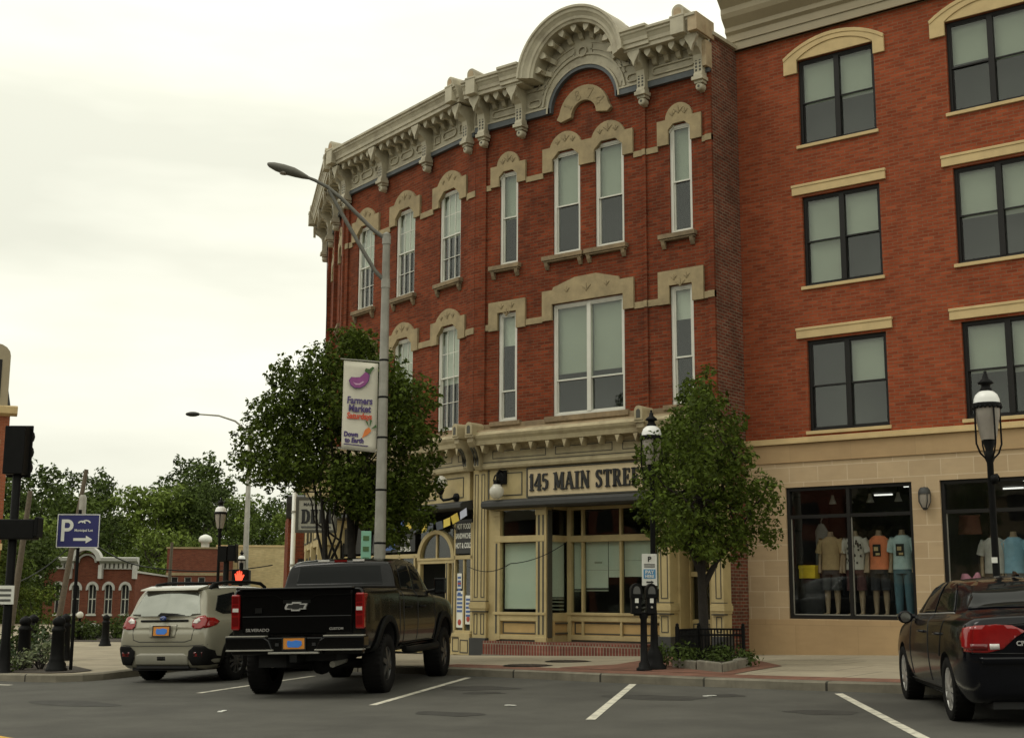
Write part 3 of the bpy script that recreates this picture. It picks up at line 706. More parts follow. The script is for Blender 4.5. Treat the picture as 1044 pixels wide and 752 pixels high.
mb = MB(); mb.box(6.02, 6.24, -.66, 0.1, 13.1, 13.5); mb.box(6.1, 6.215, -.24, .02, 12.45, 13.02); B(mb, 'cornice_end', M['corn_rust'], None, None, .01)
# the arch: crown swept on a half circle
RP = [(1.09,.0),(1.09,-.52),(1.14,-.54),(1.16,-.57),(1.22,-.58),(1.28,-.62),(1.31,-.65),(1.37,-.66),(1.39,-.70),(1.44,-.70),(1.46,0)]
mb = MB(); rings = []; NA = 40
for k in range(NA+1):
    a = lerp(R_(3), R_(177), k/NA)
    rings.append([(ACX+r*math.cos(a), y, AZC+r*math.sin(a)) for r, y in RP])
mb.sections(rings, sm=False)
# frieze plate between the inner and the outer arch
ICX, IZC, IR = 2.97, 12.36, .93
for k in range(32):
    a0, a1 = PI*k/32, PI*(k+1)/32
    pts = []
    for a in (a0, a1):
        pts.append(((ICX+IR*math.cos(a), IZC+IR*.98*math.sin(a)), (ACX+1.15*math.cos(a), AZC+1.15*math.sin(a))))
    (i0, o0), (i1, o1) = pts
    mb.quad((i0[0],-.065,i0[1]),(o0[0],-.065,o0[1]),(o1[0],-.065,o1[1]),(i1[0],-.065,i1[1]))
# radial modillions under the arch soffit
for k in range(9):
    a = R_(14+k*19)
    m2 = MB(); modillion(m2, 0, 0)
    Tm = Matrix.Translation((ACX+1.10*math.cos(a), 0, AZC+1.10*math.sin(a))) @ Matrix.Rotation(-(a-PI/2), 4, 'Y')
    mb.T = Tm; mb.add(m2.v, m2.f); mb.T = None
# raised frame of the frieze and roundel
def arch_ring(mb, r0, r1, c0, a0, a1, y0, y1, zs_=1., n=26):
    o = [(c0[0]+r1*math.cos(lerp(a0,a1,k/n)), c0[1]+r1*zs_*math.sin(lerp(a0,a1,k/n))) for k in range(n+1)]
    i = [(c0[0]+r0*math.cos(lerp(a0,a1,k/n)), c0[1]+r0*zs_*math.sin(lerp(a0,a1,k/n))) for k in range(n+1)]
    mb.prism(o+i[::-1], 'y', y0, y1)
arch_ring(mb, 1.10, 1.145, (ICX, IZC+.08), R_(6), R_(174), -.10, -.06)
arch_ring(mb, 1.19, 1.215, (ICX, IZC+.10), R_(20), R_(80), -.09, -.06); arch_ring(mb, 1.19, 1.215, (ICX, IZC+.10), R_(100), R_(160), -.09, -.06)
arch_ring(mb, 1.39, 1.415, (ICX, IZC+.06), R_(24), R_(80), -.09, -.06); arch_ring(mb, 1.39, 1.415, (ICX, IZC+.06), R_(100), R_(156), -.09, -.06)
arch_ring(mb, .09, .13, (ICX, 13.64), 0, 2*PI, -.115, -.06)
mb.box(ICX-.26, ICX-.22, -.09, -.06, 13.54, 13.76); mb.box(ICX+.22, ICX+.26, -.09, -.06, 13.54, 13.76)
B(mb, 'arched_cornice', M['corn'], None)
mb = MB(); mb.prism([(ACX+1.44*math.cos(R_(k*6)), AZC+1.44*math.sin(R_(k*6))) for k in range(31)], 'y', .012, .3); B(mb, 'gable_wall', M['brick_old'])
# blue-grey moulding along the foot of the frieze and round the arch
mb = MB()
for a, b in ((-.15, 2.06), (3.88, 6.2)): mb.box(a, b, -.11, 0, 12.355, 12.49)
arch_ring(mb, .875, .955, (ICX, IZC+.0), 0, PI, -.11, .0, .985)
B(mb, 'frieze_moulding', M['blue_grey'])
mb = MB(); arch_ring(mb, .955, 1.0, (ICX, IZC), 0, PI, -.13, 0, .985)
for a, b in ((-.15, 2.0), (3.94, 6.2)): mb.box(a, b, -.125, 0, 12.49, 12.525)
B(mb, 'frieze_bead', M['corn'])
# wing and side-street cornices
for Mx, xa, xb, brs in ((EL, -6.13, -.02, (-.2, -1.98, -4.08, -6.0)), (EM, -6, .25, (-.12, -2.1, -4.0, -5.85))):
    mb = MB(); mb.prism(CROWN, 'x', xa, xb); mb.box(xa, xb, -.05, 0, 12.42, 13.09); mb.box(xa, xb, -.09, 0, 13.0, 13.085)
    bs = sorted(brs)
    for a, b in zip(bs, bs[1:]):
        n = max(2, round((b-a)/.34))
        for k in range(1, n): modillion(mb, lerp(a, b, k/n))
        c = (a+b)/2; frieze_panel(mb, a+.22, c-.42, 12.56, 12.78); frieze_panel(mb, c-.30, c+.30, 12.56, 12.78) ; frieze_panel(mb, c+.42, b-.22, 12.56, 12.78)
    B(mb, 'cornice', M['corn'], Mx, None, .006)
    for x in brs: bracket(Mx, x, 13.05)
    mb = MB(); mb.box(xa, xb, -.10, 0, 12.30, 12.40); B(mb, 'frieze_moulding', M['blue_grey'], Mx)
    mb = MB(); mb.box(xa, xb, -.115, 0, 12.40, 12.435); B(mb, 'frieze_bead', M['corn'], Mx)
cap_block(EL, -.40, -.12); cap_block(EL, -6.2, -5.9); cap_block(EM, -.40, -.1); cap_block(EM, -6.0, -5.7)
# ------------------------------------------------------------------ shopfronts of the old building
def panel(mb, mo, x0, x1, z0, z1, y, t=.022):
    """framed panel: dark outline on the face"""
    mo.rectring(x0, x1, z0, z1, t, y-.008, y+.01)
def pilaster(Mx, x0, x1, zb, zt=4.28, y=0):
    a = MB(); d = MB(); s = MB()
    a.box(x0, x1, y, y+.32, zb+.38, zt)
    s.box(x0-.04, x1+.04, y-.07, y+.3, zb-.2, zb+.38)
    zr_ = 1.14
    a.box(x0-.03, x1+.03, y-.05, y+.3, zr_-.03, zr_+.02); a.box(x0-.05, x1+.05, y-.07, y+.3, zr_+.02, zr_+.13); a.box(x0-.03, x1+.03, y-.05, y+.3, zr_+.13, zr_+.17)
    w = x1-x0; n = 2 if w > .3 else 1
    for k in range(n):
        c0 = x0+w*k/n+.045; c1 = x0+w*(k+1)/n-.045
        for z0, z1 in ((zb+.46, zr_-.09), (zr_+.26, zt-.1)):
            d.rectring(c0, c1, z0, z1, .018, y-.01, y+.02)
    d.box(x0-.034, x1+.034, y-.054, y+.1, zr_-.06, zr_-.035); d.box(x0-.034, x1+.034, y-.054, y+.1, zr_+.172, zr_+.19)
    a.add(d.v, d.f, 1)
    p = B(a, 'pilaster', [M['yel'], M['olive']], Mx, None, .004); s.build('plinth', M['slab'], p, None, .008)
    return p
def scroll(Mx, x):
    b = MB()
    b.prism([(0,4.26),(-.14,4.26),(-.20,4.34),(-.20,4.5),(-.26,4.66),(-.36,4.78),(-.44,4.88),(-.44,5.02),(0,5.02)], 'x', x-.085, x+.085)
    b.box(x-.12, x+.12, -.48, 0, 4.98, 5.04)
    o = [(x-.10,5.03)]+[(x+.10*math.cos(PI-PI*k/10), 5.22+.11*math.sin(PI*k/10)) for k in range(11)]+[(x+.10,5.03)]
    b.prism(o, 'y', -.50, .12)
    d = MB()
    d.prism([(x-.05,5.07)]+[(x+.05*math.cos(PI-PI*k/8), 5.2+.06*math.sin(PI*k/8)) for k in range(9)]+[(x+.05,5.07)], 'y', -.506, -.48)
    for sx in (-.04, .04):
        d.prism([(-.215,4.36),(-.215,4.5),(-.275,4.66),(-.36,4.76),(-.34,4.72),(-.25,4.6),(-.19,4.48),(-.19,4.36)], 'x', x+sx-.022, x+sx+.022)
    b.add(d.v, d.f, 1)
    return B(b, 'scroll_bracket', [M['corn_shop'], M['olive']], Mx, None, .004)
zb_ = lambda x: .13+.026*x
SHC = [(0,4.72),(-.10,4.72),(-.13,4.78),(-.34,4.80),(-.36,4.90),(-.40,4.96),(-.42,5.02),(-.34,5.05),(-.30,5.12),(0,5.16)]
def shop_cornice(Mx, xa, xb, dent):
    a = MB(); a.prism(SHC, 'x', xa, xb); a.box(xa, xb, -.05, .1, 4.40, 4.74)
    a.prism([(0,4.26),(-.10,4.28),(-.12,4.34),(-.07,4.40),(0,4.41)], 'x', xa, xb)
    n = int((xb-xa)/.42)
    for k in range(n):
        x = lerp(xa+.22, xb-.2, k/max(1, n-1))
        a.prism([(x-.06,4.79),(x+.06,4.79),(x+.035,4.72),(x,4.62),(x-.035,4.72)], 'y', -.33, -.12)
    d = MB()
    d.box(xa, xb, -.052-.006, -.04, 4.725, 4.75); d.box(xa, xb, -.056, -.03, 4.42, 4.44)
    k = xa+.3
    while k < xb-.5:
        d.rectring(k, min(k+1.5, xb-.2), 4.50, 4.68, .018, -.058, -.04); k += 1.75
    a.add(d.v, d.f, 1); B(a, 'shop_cornice', [M['corn_shop'], M['olive']], Mx, None, .004)
    d = MB(); d.box(xa, xb, -.31, .2, 5.10, 5.14); B(d, 'rusty_flashing', M['corn_rust'], Mx)
shop_cornice(None, .12, 4.62, 10); shop_cornice(None, 4.66, 6.18, 4)
shop_cornice(EL, -6.13, -.05, 12)
for Mx, x in ((None, .07), (None, 4.60), (EL, -.10), (EL, -6.0)): scroll(Mx, x)
# sign frieze and dark canopy slab
a = MB(); a.box(.22, 6.2, .02, .2, 3.55, 4.30); fz = B(a, 'sign_frieze', M['yel'])
d = MB(); d.rectring(.62, 1.22, 3.66, 4.18, .022, .008, .03); d.box(.25, .28, .006, .03, 3.6, 4.28); d.build('trim', M['olive'], fz)
a = MB(); a.box(1.40, 4.66, -.02, .02, 3.62, 4.22); sb = B(a, 'sign_board', M['sign_cream'], None, None, .006)
d = MB(); d.rectring(1.37, 4.69, 3.59, 4.25, .03, -.035, .02); d.build('board_frame', M['olive'], sb)
d = MB(); hh = .37; s_ = '145 MAIN STREET'; w_ = slab_w(s_, hh, .09, 1); slab_text(d, s_, hh, 1.46, 3.735, -.05, -.02, .09, 3.10/w_, .92); d.build('lettering', M['black'], sb)
a = MB(); a.prism([(.1,3.60),(-.22,3.54),(-.28,3.50),(-.28,3.40),(-.22,3.37),(.1,3.36)], 'x', .27, 6.18); B(a, 'canopy_slab', M['slab'], None, None, .01)
a = MB(); a.box(-6.13, -.2, .02, .2, 3.55, 4.30); B(a, 'sign_frieze', M['yel'], EL)
d = MB()
for k in range(5): d.rectring(-5.9+k*1.14, -5.0+k*1.14, 3.68, 4.16, .022, .006, .03)
B(d, 'frieze_trim', M['olive'], EL)
a = MB(); a.prism([(.1,3.62),(-.20,3.56),(-.26,3.52),(-.26,3.43),(-.2,3.40),(.1,3.39)], 'x', -6.13, -.18); B(a, 'canopy_slab', M['slab'], EL, None, .01)
# pilasters
pilaster(None, -.17, .22, .13); pilaster(None, 4.74, 5.0, .26); pilaster(None, 6.0, 6.22, .29)
a = MB(); a.box(.22, .48, .06, .3, .45, 3.4); B(a, 'side_jamb', M['yel'])
# bay window
a = MB(); g = MB()
def bayframe(a, x0, x1, y0, y1, mulls=()):
    a.box(x0, x1, y0, y1, .90, 1.08); a.box(x0-.02, x1+.02, y0-.03, y1, 1.03, 1.09); a.box(x0, x1, y0-.02, y1, 2.62, 2.76); a.box(x0, x1, y0, y1, 3.33, 3.40)
    a.box(x0, x1, y0, y1, .50, .60)
    for m in mulls: a.box(m-.028, m+.028, y0+.005, y1, .60, 3.38)
bayframe(a, .46, 1.86, 0, .10)
a.box(.46, .62, -.01, .12, .48, 3.40); a.box(1.62, 1.90, -.012, .20, .46, 3.40)
a.box(1.61, 1.91, -.03, .05, 3.2, 3.32); a.box(.45, .63, -.03, .05, 3.2, 3.32); a.box(1.61, 1.91, -.03, .05, .46, .56)
# return side of the bay
a.box(1.86, 1.96, .20, .78, .90, 1.08); a.box(1.86, 1.96, .20, .78, 2.62, 2.76); a.box(1.86, 1.96, .2, .78, 3.33, 3.4); a.box(1.86, 1.955, .2, .78, .46, .60)
# recessed main window
bayframe(a, 1.96, 4.74, .70, .80, (2.36, 3.36, 4.18))
a.box(1.96, 2.06, .69, .82, .46, 3.40); a.box(4.62, 4.76, .20, .82, .46, 3.4)
bay = B(a, 'shop_window', M['yel'], None, None, .006)
d = MB()
d.box(.50, .545, -.016, 0, .62, 2.6); d.box(1.68, 1.73, -.018, 0, .62, 3.2); d.box(1.80, 1.84, -.018, 0, .62, 3.2); d.box(1.897, 1.93, .03, .18, .55, 3.3)
d.rectring(.66, 1.58, .62, .88, .03, .052, .07); d.rectring(2.12, 4.56, .62, .88, .03, .752, .77)
d.box(.62, 1.62, .03, .10, .46, .50); d.box(1.96, 4.7, .72, .8, .46, .5); d.box(.62,1.62,.09,.1,2.6,2.63)
d.box(1.955, 1.985, .25, .7, .62, .66); d.box(1.955, 1.985, .25, .7, .84, .88)
d.build('trim', M['olive'], bay)
p = MB(); p.box(.60, 1.64, .06, .09, .58, .92); p.box(2.05, 4.64, .76, .79, .58, .92); p.box(1.88, 1.952, .2, .75, .58, .92); p.build('apron_panel', M['yel_d'], bay)
g.box(.60, 1.64, .07, .078, 1.05, 2.65); g.box(.60, 1.64, .07, .078, 2.72, 3.36); g.box(2.03, 4.64, .77, .778, 1.05, 2.65); g.box(2.03, 4.64, .77, .778, 2.72, 3.36)
g.box(1.90, 1.908, .2, .72, 1.05, 2.65); g.box(1.90, 1.908, .2, .72, 2.72, 3.36)
g.build('pane', M['glass'], bay)
s = MB(); s.box(.66, 1.60, .13, .14, 1.16, 2.63)
for k in range(9): s.box(.66, 1.60, .126, .13, 1.18+k*.16, 1.182+k*.16)
s.box(2.06, 2.35, .84, .85, 1.60, 2.63); s.box(2.38, 2.95, .84, .85, 1.62, 2.63); s.box(2.97, 3.34, .84, .85, 1.85, 2.63); s.box(3.38, 4.16, .84, .85, 1.86, 2.63); s.box(4.2, 4.6, .84, .85, 1.6, 2.63)
s.box(1.868, 1.874, .24, .7, 1.42, 2.63)
s.build('blind', M['blind_w'], bay)
s = MB(); 
for z0 in (1.14, 1.22, 1.30, 1.37): s.box(1.868, 1.874, .26, .7, z0, z0+.03)
s.box(2.06, 2.34, .84, .85, 1.54, 1.57); s.box(2.38, 2.95, .84, .85, 1.55, 1.585); s.box(2.6, 2.8, .835, .84, 2.15, 2.19); s.box(2.38,3.34,.835,.84,2.0,2.008); s.box(3.38,4.16,.835,.84,2.2,2.21)
s.build('blind_slat', M['blind'], bay)
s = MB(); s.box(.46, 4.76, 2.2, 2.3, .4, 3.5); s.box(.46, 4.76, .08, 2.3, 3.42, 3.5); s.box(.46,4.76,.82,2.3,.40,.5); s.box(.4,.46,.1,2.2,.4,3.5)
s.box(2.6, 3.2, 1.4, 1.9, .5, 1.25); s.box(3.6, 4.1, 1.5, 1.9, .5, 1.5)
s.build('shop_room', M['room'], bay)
# brick step
a = MB(); a.box(.22, 4.34, -.10, .72, .10, .46); B(a, 'brick_step', M['brick_step'], None, None, .004)
a = MB(); a.box(.20, 4.36, -.115, -.02, .10, .165); B(a, 'step_foot', M['stone_kerb'])
# doorway right of the bay
a = MB(); a.box(5.0, 6.0, .75, .85, .3, .98); a.box(5.0, 6.0, .75, .85, 2.55, 3.4); a.box(5.0, 5.08, .7, .85, .3, 3.4); a.box(5.52, 5.66, .7, .85, .3, 3.4); a.box(5.08, 5.6, .72, .85, 1.85, 1.95); a.box(5.94,6.0,.02,.85,.3,3.4); a.box(5.0,5.06,.3,.75,.3,3.4)
dr = B(a, 'door_front', M['yel'], None, None, .005)
d = MB(); d.box(5.08, 5.52, .79, .8, .98, 2.55); d.build('pane', M['glass'], dr)
d = MB(); d.box(5.66, 5.94, .76, .82, .3, 2.55); d.box(5.62,5.66,.69,.7,.4,3.3); d.rectring(5.1,5.5,.45,.9,.025,.742,.76); d.build('door', M['olive'], dr)
d = MB(); d.box(5.74, 5.86, .735, .76, 1.35, 1.75); d.box(5.76, 5.84, .73, .75, 1.95, 2.03); d.box(5.2,5.3,.73,.75,.62,.9); d.build('mail_slot', M['black'], dr)
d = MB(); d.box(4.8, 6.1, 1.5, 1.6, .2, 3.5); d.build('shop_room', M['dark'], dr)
# arcaded deli front on the wing
a = MB(); zf = lambda x: .10-.005*x
DX, DZ, DR = -1.69, 2.29, .72
a.ring([(DX+(DR+.07)*math.cos(PI-PI*k/20), DZ+(DR-.03)*math.sin(PI*k/20)) for k in range(21)]+[(DX+DR+.07,DZ-.02),(DX-DR-.07,DZ-.02)],
       [(DX+(DR-.06)*math.cos(PI-PI*k/20), DZ+.03+(DR-.15)*math.sin(PI*k/20)) for k in range(21)]+[(DX+DR-.06,DZ+.03),(DX-DR+.06,DZ+.03)], 'y', .08, .2)
a.box(DX-DR-.07, DX+DR+.07, .10, .2, DZ-.10, DZ+.02)
a.box(DX-.03, DX+.03, .12, .16, DZ, DZ+DR-.1)
for x0, x1 in ((DX-DR-.06, DX-DR+.06), (DX+DR-.30, DX+DR-.18), (DX+DR-.04, DX+DR+.08)): a.box(x0, x1, .1, .2, .1, DZ-.08)
a.box(DX+DR-.2, DX+DR, .12, .18, .1, .35)
# right shop window
a.box(-.90, -.15, .08, .18, .58, .66); a.box(-.90, -.15, .08, .18, 2.27, 2.36); a.box(-.90,-.84,.08,.18,.6,3.1); a.box(-.23,-.15,.08,.18,.6,3.1); a.box(-.55,-.50,.1,.17,.6,2.3)
a.box(-.92, -.55, .04, .2, .12, .58); a.box(-.55, -.13, .0, .2, .12, .52); a.box(-.92,-.13,.0,.2,.52,.6)
# left shop window
a.box(-6.0, DX-DR, .1, .2, 2.34, 2.44); a.box(-6.0, DX-DR, .1, .2, .1, .62); 
for x in (-2.62, -3.3, -4.1, -4.9, -5.7): a.box(x-.03, x+.03, .1, .18, .6, 2.4)
a.box(-6.05, -2.45, .1, .2, 3.2, 3.4)
d = MB()
d.rectring(-.86, -.60, .18, .50, .025, .03, .05); d.rectring(-.50, -.18, .16, .46, .025, -.01, .01)
for x0,x1 in ((-6,-5),(-4.9,-3.9),(-3.8,-2.6)): d.rectring(x0,x1,.18,.55,.03,.09,.11)
for x in (-.95, DX+DR-.24): d.box(x-.02, x+.02, .09, .1, .2, 2.2)
for s in (-1, 1): d.tube([(DX+s*.95,.08,DZ+.62),(DX+s*.75,.08,DZ+.75),(DX+s*.82,.08,DZ+.95)], .02, 6)
a.add(d.v, d.f, 1); sh = B(a, 'deli_front', [M['yel'], M['olive']], EL, None, .004)
g = MB(); g.box(-.86, -.2, .13, .138, .64, 2.3); g.box(-6, DX-DR, .15, .158, .6, 2.38); g.box(DX-DR, DX+DR, .15, .158, DZ, DZ+DR-.02)
g.build('pane', M['glass_shop'], sh)
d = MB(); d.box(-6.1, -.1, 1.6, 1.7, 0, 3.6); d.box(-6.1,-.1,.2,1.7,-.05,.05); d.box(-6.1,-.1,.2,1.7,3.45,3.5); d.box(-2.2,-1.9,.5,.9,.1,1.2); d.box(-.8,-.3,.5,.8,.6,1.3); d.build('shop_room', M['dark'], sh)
# black sign panes over the openings with white lettering
for x0, x1, z0, z1, words, h, sx in ((-.84,-.20,2.40,3.18,['HOT FOOD','SANDWICHES','HOT & COLD'],.17,.62), (-4.1,-2.58,2.50,3.16,['OPEN','LUNCH','SPECIALS'],.15,.9), (-6.0,-4.2,2.5,3.16,[],.1,1)):
    a = MB(); a.box(x0, x1, .09, .12, z0, z1); sp_ = B(a, 'sign_pane', M['black'], EL)
    for k, w in enumerate(words): text_mesh('lettering', w, h, M['white'], sp_, TR((x0+x1)/2+(.3 if sx == .9 else 0), .085, z1-.16-k*.22) @ STAND, .006, .004, sx=sx)
    if sx == .9: sp = sp_
M['blue_vinyl'] = mat('blue vinyl', (.05,.11,.30), .5); M['red_vinyl'] = mat('red vinyl', (.42,.05,.03), .5); M['yellow_vinyl'] = mat('yellow vinyl', (.62,.47,.07), .6)
a = MB(); a.box(-4.0, -3.5, .085, .092, 2.55, 3.1); a.build('decal', M['blue_vinyl'], sp)
# posters in the right-hand shop window
for (x0, x1, z0, z1, m, nm, lb) in ((-.82,-.56,.72,1.55,'white','poster','tall white poster with blue and red print in the deli window'), (-.46,-.24,.80,1.45,'white','poster','narrow white poster in the right pane of the deli window'), (-.80,-.62,1.60,1.95,'white','notice','small white notice taped above the tall poster in the deli window')):
    a = MB(); a.box(x0, x1, .115, .122, z0, z1); po = a.build(nm, M[m], None, EL); tag(po, lb, nm)
    b = MB()
    for k in range(5): b.box(x0+.03, x1-.03, .108, .115, z1-.12-k*.09, z1-.07-k*.09)
    b.build('print', M['blue_vinyl'], po)
    b = MB(); b.ball(((x0+x1)/2, .112, z0+.12), .07, 10, 7, sq=(1,.06,1)); b.build('print', M['red_vinyl'], po)
# side-street storefront: yellow box bay
a = MB(); a.box(-6, -.02, -.50, .2, 2.75, 4.55); a.prism([(-.5,4.5),(-.72,4.62),(-.72,4.8),(0,4.95),(0,4.5)], 'x', -6, 0)
for x in (-.3, -2.6, -4.9): a.box(x-.18, x+.18, -.55, .2, -.1, 2.8)
a.box(-6, 0, -.48, .1, -.1, .7); ss = B(a, 'side_storefront', M['yel'], EM, None, .008)
d = MB()
for x in (-.3, -2.6, -3.9):
    d.rectring(x-.14, x+.14, 2.9, 3.5, .03, -.57, -.54); d.rectring(x-.14, x+.14, 1.0, 2.5, .03, -.57, -.54)
    d.rectring(x-2.0, x-.25, 2.95, 4.2, .03, -.52, -.49)
d.build('trim', M['olive'], ss)
g = MB(); g.box(-6, 0, -.2, -.19, .7, 2.75); g.build('pane', M['glass_shop'], ss)
g = MB(); g.box(-6, 0, .1, .15, .0, 2.8); g.build('shop_room', M['dark'], ss)
# wall lamps on the old building
gl = thing('globe_lamp', 'white glass globe lamp under a black iron bracket beside the street number sign', 'wall lamp', (.68, 0, 4.20), 0, 'globe lamps on the shopfront')
a = MB(); a.tube([(0,.02,.0),(0,-.12,.02),(0,-.2,-.05),(0,-.22,-.25)], .025, 8); a.box(-.11,.11,-.03,.02,-.28,.03); a.box(-.05,.05,-.28,-.16,-.30,-.2)
for s in (-1,1): a.tube([(s*.02,-.1,-.02),(s*.12,-.14,-.10),(s*.14,-.16,-.2),(s*.05,-.18,-.26)], .018, 6)
a.build('bracket', M['iron'], gl); a = MB(); a.ball((0,-.22,-.46), .165, 20, 12); a.lathe([(.09,-.30),(.10,-.34)], (0,-.22,0), 14); a.build('globe', M['globe'], gl)
p_ = EL @ Vector((-.93, 0, 3.70))
gl = thing('globe_lamp', 'white glass globe lamp standing on a black iron arm above the deli door', 'wall lamp', p_, math.atan2(-.2641,.9645), 'globe lamps on the shopfront')
a = MB(); a.lathe([(.001,-.03),(.10,-.03),(.10,.03)], (.22,0,-.0), 14, 'y'); a.tube([(.22,-.02,0),(.2,-.2,-.06),(.1,-.28,-.08),(0,-.3,0),(0,-.3,.12)], .028, 8); a.lathe([(.02,.06),(.06,.08),(.09,.16),(.07,.2)], (0,-.3,0), 12); a.build('bracket', M['iron'], gl)
a = MB(); a.ball((0,-.3,.34), .165, 20, 12); a.build('globe', M['globe'], gl)
# pennant banner over the deli door
M['pen_d'] = mat('faded dark pennant', (.07,.08,.10), .7); M['pen_w'] = mat('pale blue pennant', (.40,.42,.52), .7)
pn = thing('pennant_banner', 'strip of yellow red and pale pennants strung slanting across the deli arch', 'bunting', EL @ Vector((-1.9,-.2,3.1)), math.atan2(-.2641,.9645))
for k in range(9):
    t = k/8; x = lerp(-.9, 1.75, t); z = .12-.35*math.sin(PI*clamp(t*.9,0,1))*.6+.22*t; m = M[['blue_vinyl','yellow_vinyl','pen_d','yellow_vinyl','pen_d','pen_d','yellow_vinyl','yellow_vinyl','pen_w'][k]]
    a = MB(); a.T = Matrix.Translation((x,-.02*math.sin(k*2),z)) @ Matrix.Rotation(-.22-.1*math.sin(k), 4, 'Y') @ Matrix.Rotation(.15*math.sin(k*3), 4, 'X')
    a.box(-.135,.135,-.004,.004,-.19,0); a.build('pennant', m, pn)
# ------------------------------------------------------------------ newer brick apartment building on the right
YR = 1.15
rb = thing('apartment_building', 'newer orange red brick building with dark paired windows over sandstone shop windows', 'building', (8, YR, .3))
def BR(mb, name, m, parent=None, bevel=0): return mb.build(name, m, parent or rb, TR(-8, 0, -.3) if parent is None else None, bevel)
TRB = TR(-8, 0, -.3)
XC = [7.63, 10.79, 13.95]; WW = 1.68
ROWS = [(4.74, 6.60), (7.73, 9.64), (10.76, 12.64)]
mb = MB(); wall_holes(mb, 6.16, 17, 4.50, 15.5, [(x, x+WW, a, b) for x in XC for a, b in ROWS], 0, .16)
BR(mb, 'brick_wall', M['brick_new'])
mb = MB(); mb.quad((6.16,0,4),(6.16,0,15.5),(6.16,14,15.5),(6.16,14,4)); mb.quad((17,0,0),(17,14,0),(17,14,15.5),(17,0,15.5)); mb.quad((6.16,14,0),(6.16,14,15.5),(17,14,15.5),(17,14,0)); mb.quad((6.16,0,15.4),(17,0,15.4),(17,14,15.4),(6.16,14,15.4))
BR(mb, 'rear_walls', M['brick_new'])
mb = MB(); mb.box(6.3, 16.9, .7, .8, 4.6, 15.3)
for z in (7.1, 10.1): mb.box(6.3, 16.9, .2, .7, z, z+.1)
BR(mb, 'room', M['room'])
BL = {(0,0):(.0,.0),(0,1):(.5,.5),(0,2):(.5,.5),(1,0):(.52,.5),(1,1):(.5,.5),(1,2):(.54,.5),(2,0):(.5,.5),(2,1):(.5,.5),(2,2):(.5,.5)}
rnd = random.Random(5)
for i, x in enumerate(XC):
    for j, (a, b) in enumerate(ROWS):
        bl = [(1.0,.0),(.5,.5)][0] if (i, j) == (0, 1) else (.5,.5)
        w = dh_window(rb, TRB, x, x+WW, a, b, y=.07, fr=.06, mull=.11, m_fr=M['bronze'], blind=(.985,.5) if (i, j) == (0, 1) else ((.02,.5) if (i, j) == (0, 0) else (.5+rnd.uniform(-.05,.05),.5+rnd.uniform(-.04,.06))))
        s = MB(); s.box(x-.06, x+WW+.04, -.045, .1, a-.07, a-.002); BR(s, 'window_sill', M['stone_trim'], None, .006)
        if j < 2:
            s = MB(); s.box(x-.2, x+WW+.14, -.05, .05, b+.05, b+.235); s.box(x-.21, x+WW+.15, -.065, .05, b+.215, b+.27); BR(s, 'lintel', M['stone_trim'], None, .006)
        else:
            n = 14; oo = arc_pts(x-.30, x+WW+.24, 12.72, .36, n); ii = arc_pts(x-.02, x+WW+.02, 12.64, .28, n)
            s = MB(); s.prism([(x-.30,12.36),(x-.30,12.72)]+oo[1:-1]+[(x+WW+.24,12.72),(x+WW+.24,12.36),(x+WW+.0,12.36),(x+WW+.0,12.642)]+ii[::-1][1:-1]+[(x,12.642),(x,12.36)], 'y', -.05, .05)
            s.prism([(x+.001,12.644)]+ii[1:-1]+[(x+WW-.001,12.644)], 'y', -.028, .05)
            m2 = arc_pts(x-.31, x+WW+.25, 12.73, .37, n); m1 = arc_pts(x-.29, x+WW+.23, 12.66, .36, n)
            s.prism(m2+m1[::-1], 'y', -.065, .0)
            BR(s, 'arched_head', M['stone_trim'], None, .006)
# stone ground floor
mb = MB(); wall_holes(mb, 6.16, 17, 1.0, 4.50, [(7.08,9.70,1.02,3.62),(10.24,12.86,1.02,3.62),(13.4,16.02,1.02,3.62)], -.05, .26); BR(mb, 'stone_front', M['block_sand'])
mb = MB(); mb.box(6.16, 17, -.075, .1, .15, 1.0); BR(mb, 'stone_base', M['block_base'])
mb = MB(); mb.box(6.16, 17, -.13, .05, 4.50, 4.56); mb.box(6.16, 17, -.10, .05, 4.56, 4.62); BR(mb, 'string_course', M['stone_trim'], None, .006)
mb = MB(); mb.box(6.17, 17, -.066, -.02, 4.14, 4.49); mb.box(6.17, 17, -.08, -.02, 4.125, 4.14); BR(mb, 'frieze_band', M['block_base'])
# wooden blocking under the roof: tan metal cornice
mb = MB()
P_ = [(0,13.20),(-.10,13.20),(-.10,13.58),(-.16,13.64),(-.16,13.74),(-.30,13.90),(-.34,14.0),(-.34,14.12),(-.50,14.30),(-.56,14.36),(-.56,14.62),(-.60,14.64),(-.60,14.72),(0,14.8)]
mb.prism(P_, 'x', 6.02, 17); mb.box(6.02, 17, -.125, -.02, 13.20, 13.26); mb.box(6.02, 17, -.125, -.02, 13.40, 13.43)
BR(mb, 'cornice', M['corn_new'], None, .006)
